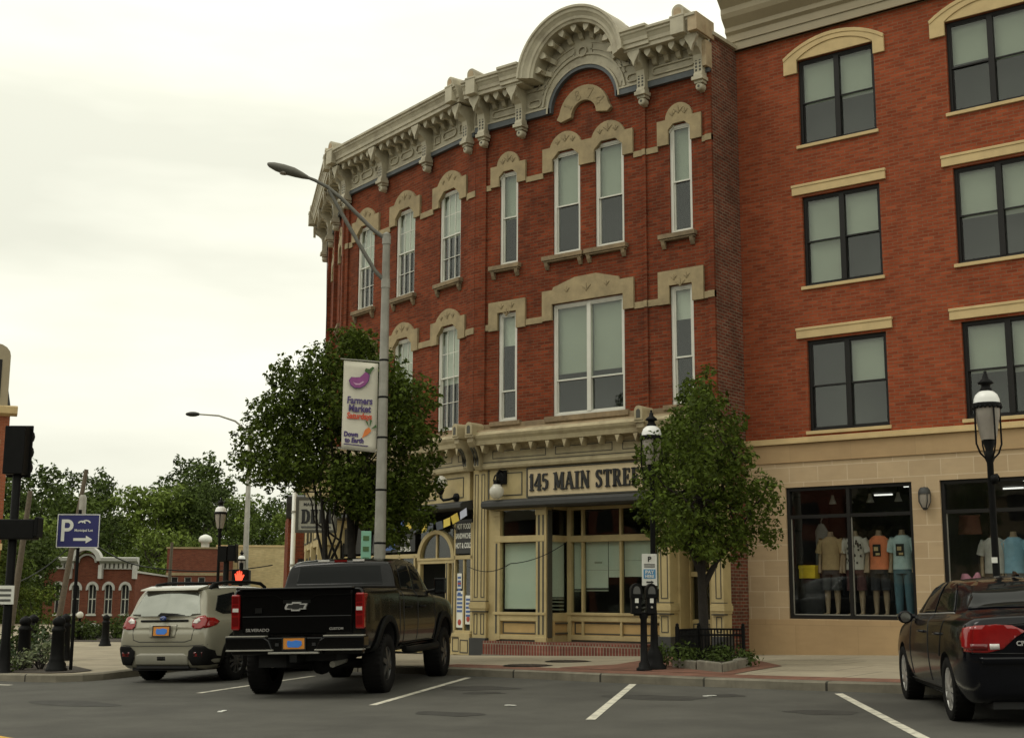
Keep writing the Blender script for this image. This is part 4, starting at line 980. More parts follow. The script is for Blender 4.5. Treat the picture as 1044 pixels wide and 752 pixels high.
# shop windows
def shopfront(x0, x1, mul):
    z0, z1, zt = 1.02, 3.62, 3.03
    f = MB(); f.rectring(x0, x1, z0, z1, .07, .0, .12); f.box(x0+.07, x1-.07, .002, .118, zt-.035, zt+.035)
    for m in mul: f.box(m-.035, m+.035, -.004, .122, z0+.07, z1-.07)
    f.box(x0+.05, x1-.05, -.004, .14, z0-.01, z0+.075)
    w = f.build('shop_window', M['bronze'], rb, TRB)
    g = MB(); g.box(x0+.05, x1-.05, .05, .058, z0+.05, z1-.05); g.build('pane', M['glass_shop'], w)
    e = MB()
    for m in [x0+.07]+[m+.035 for m in mul]: e.box(m, m+.02, .03, .05, z0+.07, zt-.035)
    e.box(x0+.07, x1-.07, .03, .05, z0+.075, z0+.095)
    e.build('bright_bead', M['galv'], w)
    return w
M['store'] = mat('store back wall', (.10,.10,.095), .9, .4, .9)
for x0, x1, mul in ((7.08,9.70,(8.39,)), (10.24,12.86,(11.86,)), (13.4,16.02,(14.7,))): shopfront(x0, x1, mul)
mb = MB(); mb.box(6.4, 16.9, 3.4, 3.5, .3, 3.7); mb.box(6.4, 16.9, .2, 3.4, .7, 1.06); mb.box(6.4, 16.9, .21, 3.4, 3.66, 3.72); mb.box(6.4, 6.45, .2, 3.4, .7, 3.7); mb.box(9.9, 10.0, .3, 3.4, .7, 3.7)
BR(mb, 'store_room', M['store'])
M['tube'] = mat('fluorescent tube', (.9,.9,.88), .5, 0, emit=(1, .98, .9), estr=1.3)
mb = MB()
for x, y in ((9.35,1.0),(11.7,.9),(12.4,1.3),(10.8,2.6),(8.0,2.8)): mb.box(x-.2, x+.2, y-.02, y+.02, 3.61, 3.64)
BR(mb, 'ceiling_tube', M['tube'])
# clothing racks at the back of the store
mb = MB(); rn = random.Random(9)
for k in range(64):
    x = 6.6+k*.155
    mb.box(x, x+.05, 2.7+rn.uniform(-.1,.1), 3.2, 1.3+rn.uniform(0,.2), 2.3+rn.uniform(-.1,.1), rn.randrange(5))
BR(mb, 'clothes_rack', [mat('rack a', (.09,.08,.08)), mat('rack b', (.20,.19,.17)), mat('rack c', (.10,.05,.05)), mat('rack d', (.05,.07,.10)), mat('rack e', (.16,.13,.09))])
# wall lantern
wl = thing('wall_lantern', 'grey oval cage lantern on the sandstone pier between the two shop windows', 'wall lamp', (9.98, YR-.05, 3.30))
a = MB(); a.lathe([(.001,.20),(.07,.19),(.10,.15),(.115,.10),(.115,.06)], (0,-.10,0), 14); a.box(-.06,.06,-.04,0,-.1,.16)
for k in range(4):
    t = PI/4+k*PI/2; a.tube([(.115*math.cos(t),-.10+.115*math.sin(t),.08),(.115*math.cos(t),-.10+.115*math.sin(t),-.08),(.05*math.cos(t),-.10+.05*math.sin(t),-.2)], .011, 5)
a.lathe([(.055,-.19),(.04,-.23),(.001,-.24)], (0,-.1,0), 12); a.build('cage', M['slab'], wl)
a = MB(); a.lathe([(.10,.08),(.10,-.08),(.045,-.2)], (0,-.1,0), 14); a.build('lamp_glass', M['lens_glass'], wl)

# ---- display window: mannequins and goods
def loft_rings(mb, secs, n=14, mi=0, cap=True):
    """secs: (cx, cy, z, rx, ry)"""
    mb.sections([[(cx+rx*math.cos(2*PI*k/n), cy+ry*math.sin(2*PI*k/n), z) for k in range(n)] for cx, cy, z, rx, ry in secs], cap=cap)
M['skin_m'] = mat('mannequin plastic', (.30,.22,.14), .5, .05)
def mannequin(x, z, label, shirt, pants, shorts=True, pattern=None, h=1.86, sleeves=True):
    t = thing('mannequin', label, 'mannequin', (x, YR+.62, z), 0, 'mannequins in the shop windows')
    s = h/1.75; a = MB(); a.T = Matrix.Scale(s, 4)
    # headless body: neck, torso, arms, legs as one skinned figure
    loft_rings(a, [(0,0,.80,.15,.10),(0,0,.95,.165,.115),(0,0,1.10,.135,.095),(0,0,1.28,.165,.11),(0,0,1.40,.175,.10),(0,0,1.46,.09,.07),(0,0,1.52,.055,.055),(0,0,1.58,.05,.05)])
    for sg in (-1, 1):
        a.tube([(sg*.085,0,.88),(sg*.095,.01,.5),(sg*.10,.02,.30),(sg*.10,.02,.08),(sg*.10,-.02,.03),(sg*.11,-.14,.02)], [.082,.058,.055,.036,.04,.03], 10)
        a.tube([(sg*.175,0,1.40),(sg*.225,.02,1.15),(sg*.22,-.03,.95),(sg*.21,-.06,.80)], [.05,.04,.032,.035], 8)
    a.build('body', M['skin_m'], t)
    a = MB(); a.T = Matrix.Scale(s, 4)
    loft_rings(a, [(0,0,.86,.19,.135),(0,0,1.0,.18,.13),(0,0,1.2,.175,.125),(0,0,1.34,.19,.125),(0,0,1.42,.18,.11),(0,0,1.48,.10,.085)], cap=False)
    if sleeves:
        for sg in (-1, 1): a.tube([(sg*.15,0,1.42),(sg*.205,.01,1.32),(sg*.245,.02,1.18)], [.085,.082,.085], 10, cap=False)
    sh = a.build('shirt', shirt, t)
    if pattern:
        b = MB(); b.T = Matrix.Scale(s, 4); r2 = random.Random(hash(label) % 99)
        if pattern == 'print':
            b.box(-.075, .075, -.135, -.12, 1.10, 1.32); b.build('print', M['black'], sh)
            b = MB(); b.T = Matrix.Scale(s, 4); b.box(-.05, .03, -.139, -.134, 1.2, 1.27); b.box(-.02, .06, -.139, -.134, 1.12, 1.16); b.build('print', M['stone_trim'], sh)
        else:
            for k in range(34):
                x0 = r2.uniform(-.15,.14); z0 = r2.uniform(.9,1.4); y0 = -.128*math.sqrt(max(.05, 1-(x0/.19)**2))-.004
                b.box(x0, x0+.03, y0, y0+.012, z0, z0+.04)
            b.build('print', M['black'], sh)
    a = MB(); a.T = Matrix.Scale(s, 4)
    zl = .48 if shorts else .06
    loft_rings(a, [(0,0,.95,.175,.125),(0,0,.86,.185,.13),(0,0,.78,.185,.125)], cap=False)
    for sg in (-1, 1): a.tube([(sg*.092,0,.82),(sg*.10,.01,zl+.2),(sg*.102,.012,zl)], [.098,.088 if shorts else .075,.092 if shorts else .06], 12, cap=False)
    a.build('trousers', pants, t)
    return t
C_ = lambda n, c, r=.9: mat(n, c, r, .1, 12)
mannequin(7.72, 1.07, 'headless mannequin in a plain tan tee with dark patterned shorts', C_('tan cloth', (.40,.29,.15)), C_('dark floral cloth', (.05,.05,.05)))
mannequin(8.24, 1.07, 'headless mannequin in a white tee with black spots half behind the window mullion', C_('white cloth', (.50,.48,.43)), C_('maroon cloth', (.08,.03,.03)), pattern='spots')
mannequin(8.74, 1.07, 'headless mannequin in an orange sleeveless top with a dark square print and black shorts', C_('orange cloth', (.78,.24,.11)), C_('black cloth', (.025,.025,.03)), pattern='print', sleeves=False)
mannequin(9.21, 1.07, 'headless mannequin in a pale blue tee with blue jeans at the right of the window', C_('pale blue cloth', (.46,.60,.60)), C_('denim', (.08,.16,.20)), shorts=False, pattern='print')
mannequin(11.34, .98, 'headless mannequin in a light blue dress top beside the lamp post', C_('light blue cloth', (.22,.40,.52)), C_('grey cloth', (.12,.12,.12)))
mannequin(10.98, .98, 'headless mannequin in a white blouse deeper in the right shop window', C_('blouse cloth', (.45,.43,.40)), C_('brown cloth', (.10,.07,.05)))
def obj1(name, label, cat, mb, m, Mx): return tag(mb.build(name, m, None, Mx), label, cat)
a = MB(); a.box(-.17,.17,-.12,.12,0,.24); a.box(-.18,.18,-.13,.13,.19,.26)
bx = obj1('yellow_box', 'bright yellow box lying on the black draped display at the left of the shop window', 'box', a, C_('yellow card', (.72,.53,.03)), TR(7.27, YR+.55, 1.82))
a = MB(); loft_rings(a, [(0,0,0,.30,.24),(.01,0,.3,.27,.22),(0,0,.6,.24,.2),(0,0,.74,.22,.18)]); obj1('display_plinth', 'black draped plinth carrying the yellow box in the shop window', 'plinth', a, C_('black drape', (.02,.02,.02)), TR(7.28, YR+.58, 1.06))
a = MB(); loft_rings(a, [(0,0,0,.16,.05),(0,0,.5,.13,.05),(0,0,.8,.15,.05),(0,0,.95,.06,.04)]); a.tube([(0,0,.95),(0,0,1.02),(.03,0,1.06),(0,0,1.09)], .01, 5)
obj1('hanging_garment', 'pale grey dress on a hanger at the left of the shop window', 'dress', a, C_('pale dress', (.34,.34,.31)), TR(7.36, YR+1.0, 1.98))
a = MB(); a.tube([(-.2,0,0),(.2,0,0)], .02, 6); a.sections([[(-.22,-.05,-.35),(.22,-.05,-.35),(.22,.05,-.35),(-.22,.05,-.35)],[(-.18,-.04,0),(.18,-.04,0),(.18,.04,0),(-.18,.04,0)]])
obj1('hanging_garment', 'rust brown jacket hanging in the top left of the right shop window', 'jacket', a, C_('rust cloth', (.12,.045,.03)), TR(10.52, YR+.7, 2.98))
a = MB(); loft_rings(a, [(0,0,0,.22,.16),(0,0,.12,.22,.17),(-.08,0,.26,.10,.1),(-.1,0,.34,.05,.05)]); loft_rings(a, [(.1,0,.1,.12,.12),(.12,0,.26,.08,.08),(.14,0,.36,.03,.03)])
obj1('folded_blouse', 'pink and white garment standing at the bottom left of the right shop window', 'garment', a, C_('pink cloth', (.62,.26,.36)), TR(10.56, YR+.45, 1.55))
# spot lamps hanging in the transom
for k, x in enumerate((7.72, 8.08, 8.52, 9.10)):
    t = thing('spot_lamp', ['first pale cone lamp from the left under the shop ceiling', 'second pale cone lamp from the left under the shop ceiling beside the mullion', 'pale cone lamp just right of the window mullion under the shop ceiling', 'rightmost pale cone lamp under the shop ceiling by the bright tube'][k], 'lamp', (x, YR+.8, 3.64), 0, 'spot lamps in the shop')
    a = MB(); a.tube([(0,0,0),(0,0,-.16)], .012, 6); a.build('rod', M['iron'], t); a = MB(); a.lathe([(.025,-.14),(.035,-.2),(.08,-.32)], n=12); a.build('lamp_shade', M['white'], t)
# ------------------------------------------------------------------ far buildings on the left
YAW = math.atan2(.6084, .7936)             # far fronts roughly face the viewer
# low brick hall with round-arched windows and white cornice
lb = thing('low_brick_building', 'low red brick hall with five round arched windows and white arched cornice', 'building', (-55.3, 25.5, -1.3), YAW)
W_ = 5.35; H_ = 4.75
wins = [.33, 1.38, 2.43, 3.45, 4.5]
mb = MB(); wall_holes(mb, -.4, W_, 0, H_, [(x, x+.52, 1.55, 3.4) for x in wins], 0, .25); mb.quad((W_,0,0),(W_,12,0),(W_,12,3.9),(W_,0,H_-.6)); mb.quad((-.4,0,0),(-.4,0,H_),(-.4,12,3.9),(-.4,12,0)); mb.quad((-.4,0,H_-.6),(W_,0,H_-.6),(W_,12,3.9),(-.4,12,3.9))
mb.prism([(3.0-.75,H_)]+[(2.28+.72*math.cos(PI-PI*k/14), H_+.62*math.sin(PI*k/14)) for k in range(15)]+[(2.28+.75,H_)], 'y', 0, .3)
mb.build('brick_wall', M['brick_far'], lb)
M['corn_far'] = mat('white far cornice', (.50,.49,.45), .6, .1, 2)
for xa, xb, xc in ((-.6, 1.45, (-.5, 1.25)), (3.1, W_+.2, (3.2, W_))):
    mb = MB(); mb.prism([(0,4.35),(-.12,4.35),(-.12,4.7),(-.45,4.85),(-.5,5.05),(0,5.1)], 'x', xa, xb)
    for x in xc: mb.box(x-.1, x+.12, -.4, 0, 3.75, 4.6)
    mb.build('cornice', M['corn_far'], lb)
mb = MB()
arch_ring(mb, .70, .98, (2.28, H_+.1), 0, PI, -.5, .1, .95); arch_ring(mb, .50, .62, (2.28, H_), 0, PI, -.15, .02, .9)
mb.build('arched_gable', M['corn_far'], lb)
mb = MB(); mb.prism([(0,H_-.62),(12,3.9),(12,3.98),(0,H_-.5)], 'x', W_-.05, W_+.12); mb.build('coping', M['corn_far'], lb)
mb = MB()
for k in range(13):
    x = -.3+k*.28
    if not 1.3 < x < 3.2: mb.box(x, x+.1, -.14, 0, 4.4, 4.75)
for k in range(7): mb.box(3.4+k*.28, 3.5+k*.28, -.14, 0, 4.4, 4.75)
mb.build('cornice_recess', M['olive'], lb)
for x in wins:
    f = MB(); f.rectring(x, x+.52, 1.55, 3.4, .05, .1, .16); f.box(x, x+.52, .1, .16, 2.45, 2.52); f.box(x+.235, x+.285, .1, .15, 1.6, 3.35); f.box(x-.05, x+.57, -.08, .1, 1.45, 1.55)
    w = f.build('window', M['white_fr'], lb)
    h = MB(); arch_ring(h, .25, .40, (x+.26, 3.12), R_(-12), R_(192), -.08, .02, 1.15, 14); h.build('arch_hood', M['corn_far'], w)
    g = MB(); g.box(x+.04, x+.48, .13, .14, 1.6, 3.36); g.build('pane', M['dark'], w)
mb = MB(); mb.box(-.3, W_-.1, .3, .35, .2, H_-.7); mb.build('room', M['dark'], lb)
# brick building behind it
b2 = thing('brick_building', 'plain dark red brick block with three small dark windows below a tan band', 'building', (-56.0, 35.0, -1.3), YAW)
mb = MB(); wall_holes(mb, 0, 3.95, 0, 5.98, [(x, x+.5, 2.7, 4.0) for x in (.32, 1.25, 2.2)], 0, .2); mb.quad((3.95,0,0),(3.95,9,0),(3.95,9,5.98),(3.95,0,5.98)); mb.quad((0,0,0),(0,9,0),(0,9,5.98),(0,0,5.98)); mb.quad((0,0,5.9),(3.95,0,5.9),(3.95,9,5.9),(0,9,5.9)); mb.build('brick_wall', M['brick_far'], b2)
mb = MB(); mb.box(-.02, 3.97, -.04, .1, 4.1, 4.3); mb.box(-.06, 4.0, -.06, .1, 5.93, 6.05); mb.build('stone_band', M['stone_tan'], b2)
for x in (.32, 1.25, 2.2):
    f = MB(); f.rectring(x, x+.5, 2.7, 4.0, .05, .08, .14); w = f.build('window', M['white_fr'], b2); g = MB(); g.box(x+.04, x+.46, .12, .13, 2.74, 3.96); g.build('pane', M['dark'], w)
# roof ventilator
rv = thing('roof_ventilator', 'small white domed ventilator on the flat roof of the brick block', 'ventilator', (-54.2, 36.8, 4.62))
mb = MB(); mb.lathe([(.28,0),(.28,.45),(.45,.5),(.45,.75),(.34,.9),(.12,1.0),(.001,1.02)], n=14); mb.build('hood', M['white'], rv)
# cream block building
cb = thing('cream_building', 'flat roofed cream block building with a dark doorway beyond the cross street', 'building', (-55.5, 39.2, -1.3), YAW)
mb = MB(); wall_holes(mb, -.2, 6.5, 0, 6.25, [(3.55, 4.6, 0, 2.85)], 0, .3); mb.quad((6.5,0,0),(6.5,9,0),(6.5,9,6.2),(6.5,0,6.2)); mb.quad((-.2,0,6.2),(6.5,0,6.2),(6.5,9,6.2),(-.2,9,6.2)); mb.build('block_wall', M['block_cream'], cb)
mb = MB(); mb.box(3.5, 4.65, .28, .34, 0, 2.9); mb.build('doorway', M['dark'], cb)
mb = MB(); mb.box(-.25, 6.55, -.05, .1, 6.18, 6.32); mb.build('coping', M['stone_trim'], cb)
mb = MB(); mb.box(1.7, 2.3, -.03, .05, 2.5, 3.7); mb.build('shutter', M['blind'], cb)
# brick end of the next block, seen past the drainpipe
nb = thing('brick_building', 'narrow slice of dark red brick building with heavy cornice beside the white pole', 'building', (-18.15, 11.1, -.4), YAW+.19)
mb = MB(); mb.box(-.05, 3.2, 0, 6, 0, 4.9); mb.build('brick_wall', M['brick_old'], nb)
mb = MB(); mb.prism([(0,4.7),(-.15,4.75),(-.25,5.0),(-.45,5.25),(-.5,5.5),(0,5.6)], 'x', -.15, 3.3); mb.box(-.2, 3.2, -.05, .1, .2, .5); mb.build('cornice', M['slab'], nb)
mb = MB(); mb.box(.35, .8, -.02, .05, 1.2, 3.2); mb.box(1.5, 2.0, -.02, .05, 1.2, 3.2); mb.build('window', M['bronze'], nb)
# mansard corner on the far left
mn = thing('mansard_building', 'orange brick building with white dormered mansard roof cut by the left edge', 'building', (-35.95, 10.1, -.8), YAW+.40)
mb = MB(); mb.box(-9, 0, 0, 9, 0, 10.4); mb.build('brick_wall', M['brick_orange'], mn)
mb = MB(); mb.prism([(0,10.3),(-.35,10.4),(-.4,10.7),(0,10.8)], 'x', -9.2, .3); mb.build('cornice', M['stone_trim'], mn); mb = MB(); mb.box(-9, .05, -.06, 0, 4.2, 4.5); mb.build('belt_course', M['stone_trim'], mn)
mb = MB(); mb.sections([[(-9,0,10.7),(0,0,10.7),(0,9,10.7),(-9,9,10.7)],[(-8.4,.7,13.6),(-.5,.7,13.6),(-.5,8.5,13.6),(-8.4,8.5,13.6)]], sm=False); mb.build('mansard_roof', M['slab'], mn)
mb = MB()
for x in (-1.0, -3.4):
    mb.prism([(x-.45,10.75),(x+.85,10.75),(x+.85,13.1)]+[(x+.2+.65*math.cos(PI*k/8), 13.1+.55*math.sin(PI*k/8)) for k in range(1,8)]+[(x-.45,13.1)], 'y', -.12, 1.5)
dm = mb.build('dormer', M['corn_new'], mn)
mb = MB()
for x in (-1.0, -3.4): mb.box(x-.1, x+.5, -.15, -.1, 11.1, 12.9)
mb.build('pane', M['bronze'], dm)
for x in (-.55, -2.6):
    mb = MB(); mb.rectring(x-.6, x+.2, 6.4, 9.2, .08, -.04, .05); w = mb.build('window', M['stone_trim'], mn); mb = MB(); mb.box(x-.52, x+.12, -.02, .0, 6.48, 9.1); mb.build('pane', M['bronze'], w)
# the opposite side of the street, behind the viewer: it shades the low sky and is what the paint and glass reflect
for k, (x, w, h, m, lb) in enumerate([(-40,16,7.5,'brick_old','dark red brick row across the street behind the viewer, left end'),(-23.5,15,9,'brick_far','brick row across the street behind the viewer, left of the middle'),(-8,14,8,'stone_sill','grey stone fronted block across the street behind the viewer'),(6.5,15,9.5,'brick_old','tall dark brick block across the street behind the viewer'),(22,16,8.5,'brick_far','brick row across the street behind the viewer, right of the middle'),(38.5,16,9.5,'brick_old','tall dark brick block across the street behind the viewer, right end')]):
    t = thing('brick_building', lb, 'building', (x, -37.5, -1.2), 0)
    a = MB(); a.box(0, w, -9, 0, 0, h); a.build('wall', M[m], t)
    a = MB()
    for i in range(int(w/2.4)):
        for z in (4.4, 6.3): a.box(.6+i*2.4, 1.7+i*2.4, -.1, .03, z, z+1.2)
    a.box(.5, w-.5, -.1, .04, .5, 3.4); a.build('window', M['car_black'] if 'car_black' in M else M['bronze'], t)
    a = MB(); a.box(-.1, w+.1, -9, .3, h-.5, h+.1); a.build('cornice', M['corn_dark'], t)
# ------------------------------------------------------------------ trees
CR = Vector((.7936, .6084, 0)); CF = Vector((-.6084, .7936, 0))
def leaves(rng, blobs, dens, size, squash=.9):
    """many small folded leaves scattered through overlapping clumps"""
    vs = []; fs = []
    for (c, r) in blobs:
        n = int(dens*r*r)
        for _ in range(n):
            d = Vector((rng.gauss(0,1), rng.gauss(0,1), rng.gauss(0,1))).normalized()
            t = r*(1-.62*rng.random()**1.5)*rng.uniform(.86, 1.08)
            p = Vector((c[0]+d.x*t, c[1]+d.y*t, c[2]+d.z*t*squash))
            nrm = (d*.6+Vector((rng.gauss(0,.6), rng.gauss(0,.6), rng.gauss(.5,.6)))).normalized()
            a = nrm.cross(Vector((rng.gauss(0,1), rng.gauss(0,1), rng.gauss(0,1)))).normalized(); b = nrm.cross(a)
            s = size*rng.uniform(.6, 1.35); w = s*.55; i = len(vs)
            vs += [p-a*s*.5, p+b*w*.5+nrm*s*.10, p+a*s*.55, p-b*w*.5+nrm*s*.10]
            fs += [(i, i+1, i+2), (i, i+2, i+3)]
    return vs, fs
def leaf_obj(name, vs, fs, m, parent):
    me = bpy.data.meshes.new(name); me.from_pydata([tuple(v) for v in vs], [], fs); me.materials.append(m)
    o = bpy.data.objects.new(name, me); COL.objects.link(o); o.parent = parent
    return o
def limb(mb, a, b, r0, r1, rng, wob=.06, n=6, sides=8):
    a, b = Vector(a), Vector(b); pts = []
    for k in range(n+1):
        t = k/n; p = a.lerp(b, t); w = wob*math.sin(PI*t)*(b-a).length
        pts.append(p+Vector((rng.uniform(-w,w), rng.uniform(-w,w), 0)))
    mb.tube(pts, [lerp(r0, r1, k/n) for k in range(n+1)], sides)
def street_tree(name, label, base, clumps, rscale, trunks, m_leaf, seed, dens, size, cz):
    """clumps: (lateral, height, radius) seen from the street; depth is spread over the crown"""
    rng = random.Random(seed)
    t = thing(name, label, 'tree', base, 0, 'street trees in front of the brick building')
    blobs = []
    for (u, z, r) in clumps:
        w = 1.0
        blobs.append((CR*u+CF*rng.uniform(-.25, .25)+Vector((0,0,z)), r*rscale))
        blobs.append((CR*u*.85+CF*rng.uniform(.5, 1.2)+Vector((0,0,z+rng.uniform(-.15,.15))), r*rscale*.9))
        blobs.append((CR*u*.85-CF*rng.uniform(.4, 1.0)+Vector((0,0,z+rng.uniform(-.15,.15))), r*rscale*.85))
        if cz and u < .1: blobs.append((CR*(u*.96-.13)-CF*rng.uniform(1.6, 2.3)+Vector((0,0,z-.12)), r*rscale*.85))
    # small sprigs that break the outline
    spr = []
    for (c, r) in blobs:
        for _ in range(7):
            d = Vector((rng.gauss(0,1), rng.gauss(0,1), rng.gauss(0,.9))).normalized(); spr.append((c+d*r*rng.uniform(.85,1.25), r*rng.uniform(.12,.26)))
    v1, f1 = leaves(rng, blobs, dens, size); v2, f2 = leaves(rng, spr, dens*1.5, size*.95)
    k = len(v1); leaf_obj('crown', v1+v2, f1+[tuple(i+k for i in f) for f in f2], m_leaf, t)
    mb = MB()
    for pts in trunks:
        n = len(pts); mb.tube([CR*p[0]+CF*p[1]+Vector((0,0,p[2])) for p in pts], [p[3] for p in pts], 10)
    for i, (c, r) in enumerate(blobs):
        if i % 4 == 0:
            tp = trunks[rng.randrange(len(trunks))]; p = tp[rng.randrange(len(tp)//2, len(tp))]
            limb(mb, CR*p[0]+CF*p[1]+Vector((0,0,p[2])), c, p[3]*.5, .012, rng, .08, 5, 6)
    mb.build('trunk', M['bark'], t, None, 0, False)
    return t
px = 25.0/1340
cl = [(355,345,16),(350,362,24),(322,378,26),(385,385,30),(295,400,28),(262,425,20),(420,402,26),(250,452,18),(300,440,36),(350,420,40),(398,440,38),(430,440,19),(262,478,24),(300,468,30),(355,485,36),(410,488,32),(433,492,15),(285,490,13),(350,492,18),(395,520,22),(420,520,15),(372,360,16),(240,470,12),(440,465,11),(405,545,14),(375,520,22),(395,535,18),(430,525,14),(360,505,22),(280,385,14)]
bL = Vector((1.35,-5.45,zs(1.35,-5.45)))
street_tree('street_tree', 'broad dark green street tree with several stems behind the market banner pole', bL, [((u-358)*px, 1.4+(606-v)*px-bL.z, r*px) for u, v, r in cl], 1.0,
    [[(0,0,0,.13),(.02,0,.7,.11),(.0,0,1.8,.085),(-.1,.1,3.2,.06),(-.15,.1,4.6,.03)], [(.03,0,.1,.10),(.15,-.05,.9,.075),(.33,-.1,2.2,.06),(.4,-.1,3.6,.04)], [(-.02,0,.1,.10),(-.25,.05,.9,.07),(-.5,.1,1.7,.055),(-.62,.15,3.0,.035)], [(.0,.1,.1,.08),(-.1,.3,1.5,.06),(.1,.5,3.4,.035)]],
    M['leaf'], 11, 2000, .092, 0)
px = 22.6/1340
cl = [(718,392,9),(714,408,14),(728,420,18),(705,425,18),(690,442,18),(748,442,18),(672,462,20),(715,455,28),(752,468,24),(665,492,18),(700,490,30),(742,498,32),(775,505,16),(665,518,18),(688,528,26),(730,533,30),(768,535,22),(790,520,10),(680,552,14),(712,558,18),(745,558,18),(785,550,12),(700,400,7),(655,470,8),(792,497,7)]
bR = Vector((7.85,-3.75,.40))
street_tree('street_tree', 'slender young green street tree growing from the railed planter in front of the sandstone wall', bR, [((u-716)*px, 1.4+(609-v)*px-bR.z, r*px) for u, v, r in cl], 1.0,
    [[(.04,0,-.1,.11),(.02,0,.5,.085),(.0,0,1.3,.072),(-.02,0,2.2,.07),(.02,0,3.4,.045),(.03,0,4.4,.02)], [(.02,0,1.2,.06),(.25,.0,1.62,.045),(.6,.05,2.0,.03)], [(.0,0,1.4,.06),(-.25,-.05,2.0,.045),(-.5,-.1,2.8,.03)]],
    M['leaf_r'], 23, 1900, .083, 1)

# ---- hillside trees behind the far buildings
def terrain(x, y):
    d = Vector((x-18.9, y+23.4, 0)).dot(CF)
    return -1.3+max(0, d-96)*.085
rng = random.Random(77)
def hill_tree_proto(kind, seed, h, r, m, dens, size):
    rg = random.Random(seed); t = thing('hill_tree', kind, 'tree', (0,0,0), 0, 'trees on the hillside')
    blobs = []
    for k in range(26):
        zz = rg.uniform(.30, .98); w = math.sin(PI*min(1, (zz-.15)/.95))**.7
        a = rg.uniform(0, 2*PI); q = r*w*math.sqrt(rg.random())*.85
        blobs.append((Vector((q*math.cos(a), q*math.sin(a), h*zz)), r*rg.uniform(.20,.40)))
    spr = [(c+Vector((rg.gauss(0,1),rg.gauss(0,1),rg.gauss(0,1))).normalized()*rr, rr*.4) for c, rr in blobs for _ in range(2)]
    v, f = leaves(rg, blobs+spr, dens, size, .8); leaf_obj('crown', v, f, m, t)
    mb = MB(); limb(mb, (0,0,-1.5), (rg.uniform(-.3,.3), 0, h*.55), .26, .14, rg, .03)
    for k in range(9):
        c, rr = blobs[k]; limb(mb, (0,0,h*rg.uniform(.25,.55)), c, .10, .03, rg, .06, 4, 5)
    mb.build('trunk', M['bark_l'], t, None, 0, False)
    return t
protos = [hill_tree_proto('a', 1, 11, 4.6, M['leaf_f'], 70, .42), hill_tree_proto('b', 2, 9.5, 4.2, M['leaf_g'], 75, .40), hill_tree_proto('c', 3, 12, 4.4, M['leaf_d'], 70, .42), hill_tree_proto('d', 4, 7.5, 3.4, M['leaf_g'], 80, .36)]
def camxy(u, Y, z=.6):
    return Vector((18.918, -23.423, 0))+CF*Y+CR*((u-522)/1340*(Y*.9852+(z-1.4)*.1713)-.0052*(z-1.4))
spots = [ # px across the photo, distance, prototype, scale, label
 (22,112,2,1.0,'dark green hillside tree beside the black signal pole, leftmost of the wood'),(62,122,0,.98,'tall mid green hillside tree right behind the leaning utility pole'),(40,138,1,1.0,'paler green hillside tree showing over the far left of the wood'),
 (100,118,2,.72,'low dark hillside tree above the blue parking sign'),(118,140,3,1.0,'light green hillside tree behind the gap right of the parking sign'),(150,124,1,1.12,'large spreading bright green hillside tree, tallest above the arched brick hall'),
 (172,136,0,1.0,'mid green hillside tree behind the white roof ventilator'),(205,126,2,.9,'dark hillside tree behind the black street lantern'),(232,140,1,.95,'bright hillside tree behind the far street light mast'),(262,128,0,.72,'mid green hillside tree above the cream block building'),
 (290,138,2,.8,'dark hillside tree glimpsed left of the delicatessen sign'),(130,106,3,.72,'small bright green tree above the right shoulder of the brick hall'),(165,104,3,.95,'bright bushy tree between the brick hall and the plain brick block'),(85,103,0,.6,'mid green small tree over the arched gable of the brick hall'),
 (215,110,0,.62,'low dark tree over the plain brick block'),(255,108,3,.78,'light green tree rising straight behind the cream block roof'),(10,98,1,.9,'bright tree behind the white sign on the signal pole'),(-25,120,0,1.1,'mid green hillside tree at the left border of the picture'),(310,126,1,.9,'bright hillside tree showing under the street tree'),(335,140,0,1.0,'far hillside tree behind the street tree trunk'),(190,150,2,1.15,'dark far tree on the ridge behind the lantern'),(80,150,2,1.05,'dark far tree on the ridge above the parking sign'),
 (14,74,2,.55,'dense dark roadside tree left of the brick hall behind the bollards'),(-6,68,0,.5,'mid green roadside tree low behind the signal pole'),(30,66,3,.46,'low bushy light green tree beside the foot of the leaning pole')]
used = set()
for (u, Y, k, sc, lb) in spots:
    t = protos[k] if k not in used else copy_tree(protos[k]); used.add(k)
    p = camxy(u, Y); t.location = (p.x, p.y, terrain(p.x, p.y)-.3); s = sc*rng.uniform(.96,1.04); t.scale = (s*rng.uniform(.95,1.1), s*rng.uniform(.95,1.1), s); t.rotation_euler.z = rng.uniform(0, 6.28); t['label'] = lb
# hill under the trees
mb = MB(); n = 14; vs = []; fs = []
for i in range(n):
    for j in range(n):
        p = camxy(lerp(-700, 900, j/(n-1)), lerp(96, 260, i/(n-1))); vs.append((p.x, p.y, terrain(p.x, p.y)-.05))
for i in range(n-1):
    for j in range(n-1): fs.append((i*n+j, i*n+j+1, (i+1)*n+j+1, (i+1)*n+j))
mb.add(vs, fs, 0, True); tag(mb.build('hill', M['grass']), kind='structure')
# undergrowth and shrubs on the slope: one mass of leaves
rg = random.Random(5); bl = []
for k in range(150):
    p = camxy(rg.uniform(-60, 330), rg.uniform(97, 135)); bl.append((Vector((p.x, p.y, terrain(p.x, p.y)+rg.uniform(.2,1.6))), rg.uniform(1.0, 2.2)))
v, f = leaves(rg, bl, 60, .40); o = leaf_obj('undergrowth', v, f, M['leaf_d'], None); tag(o, kind='stuff')

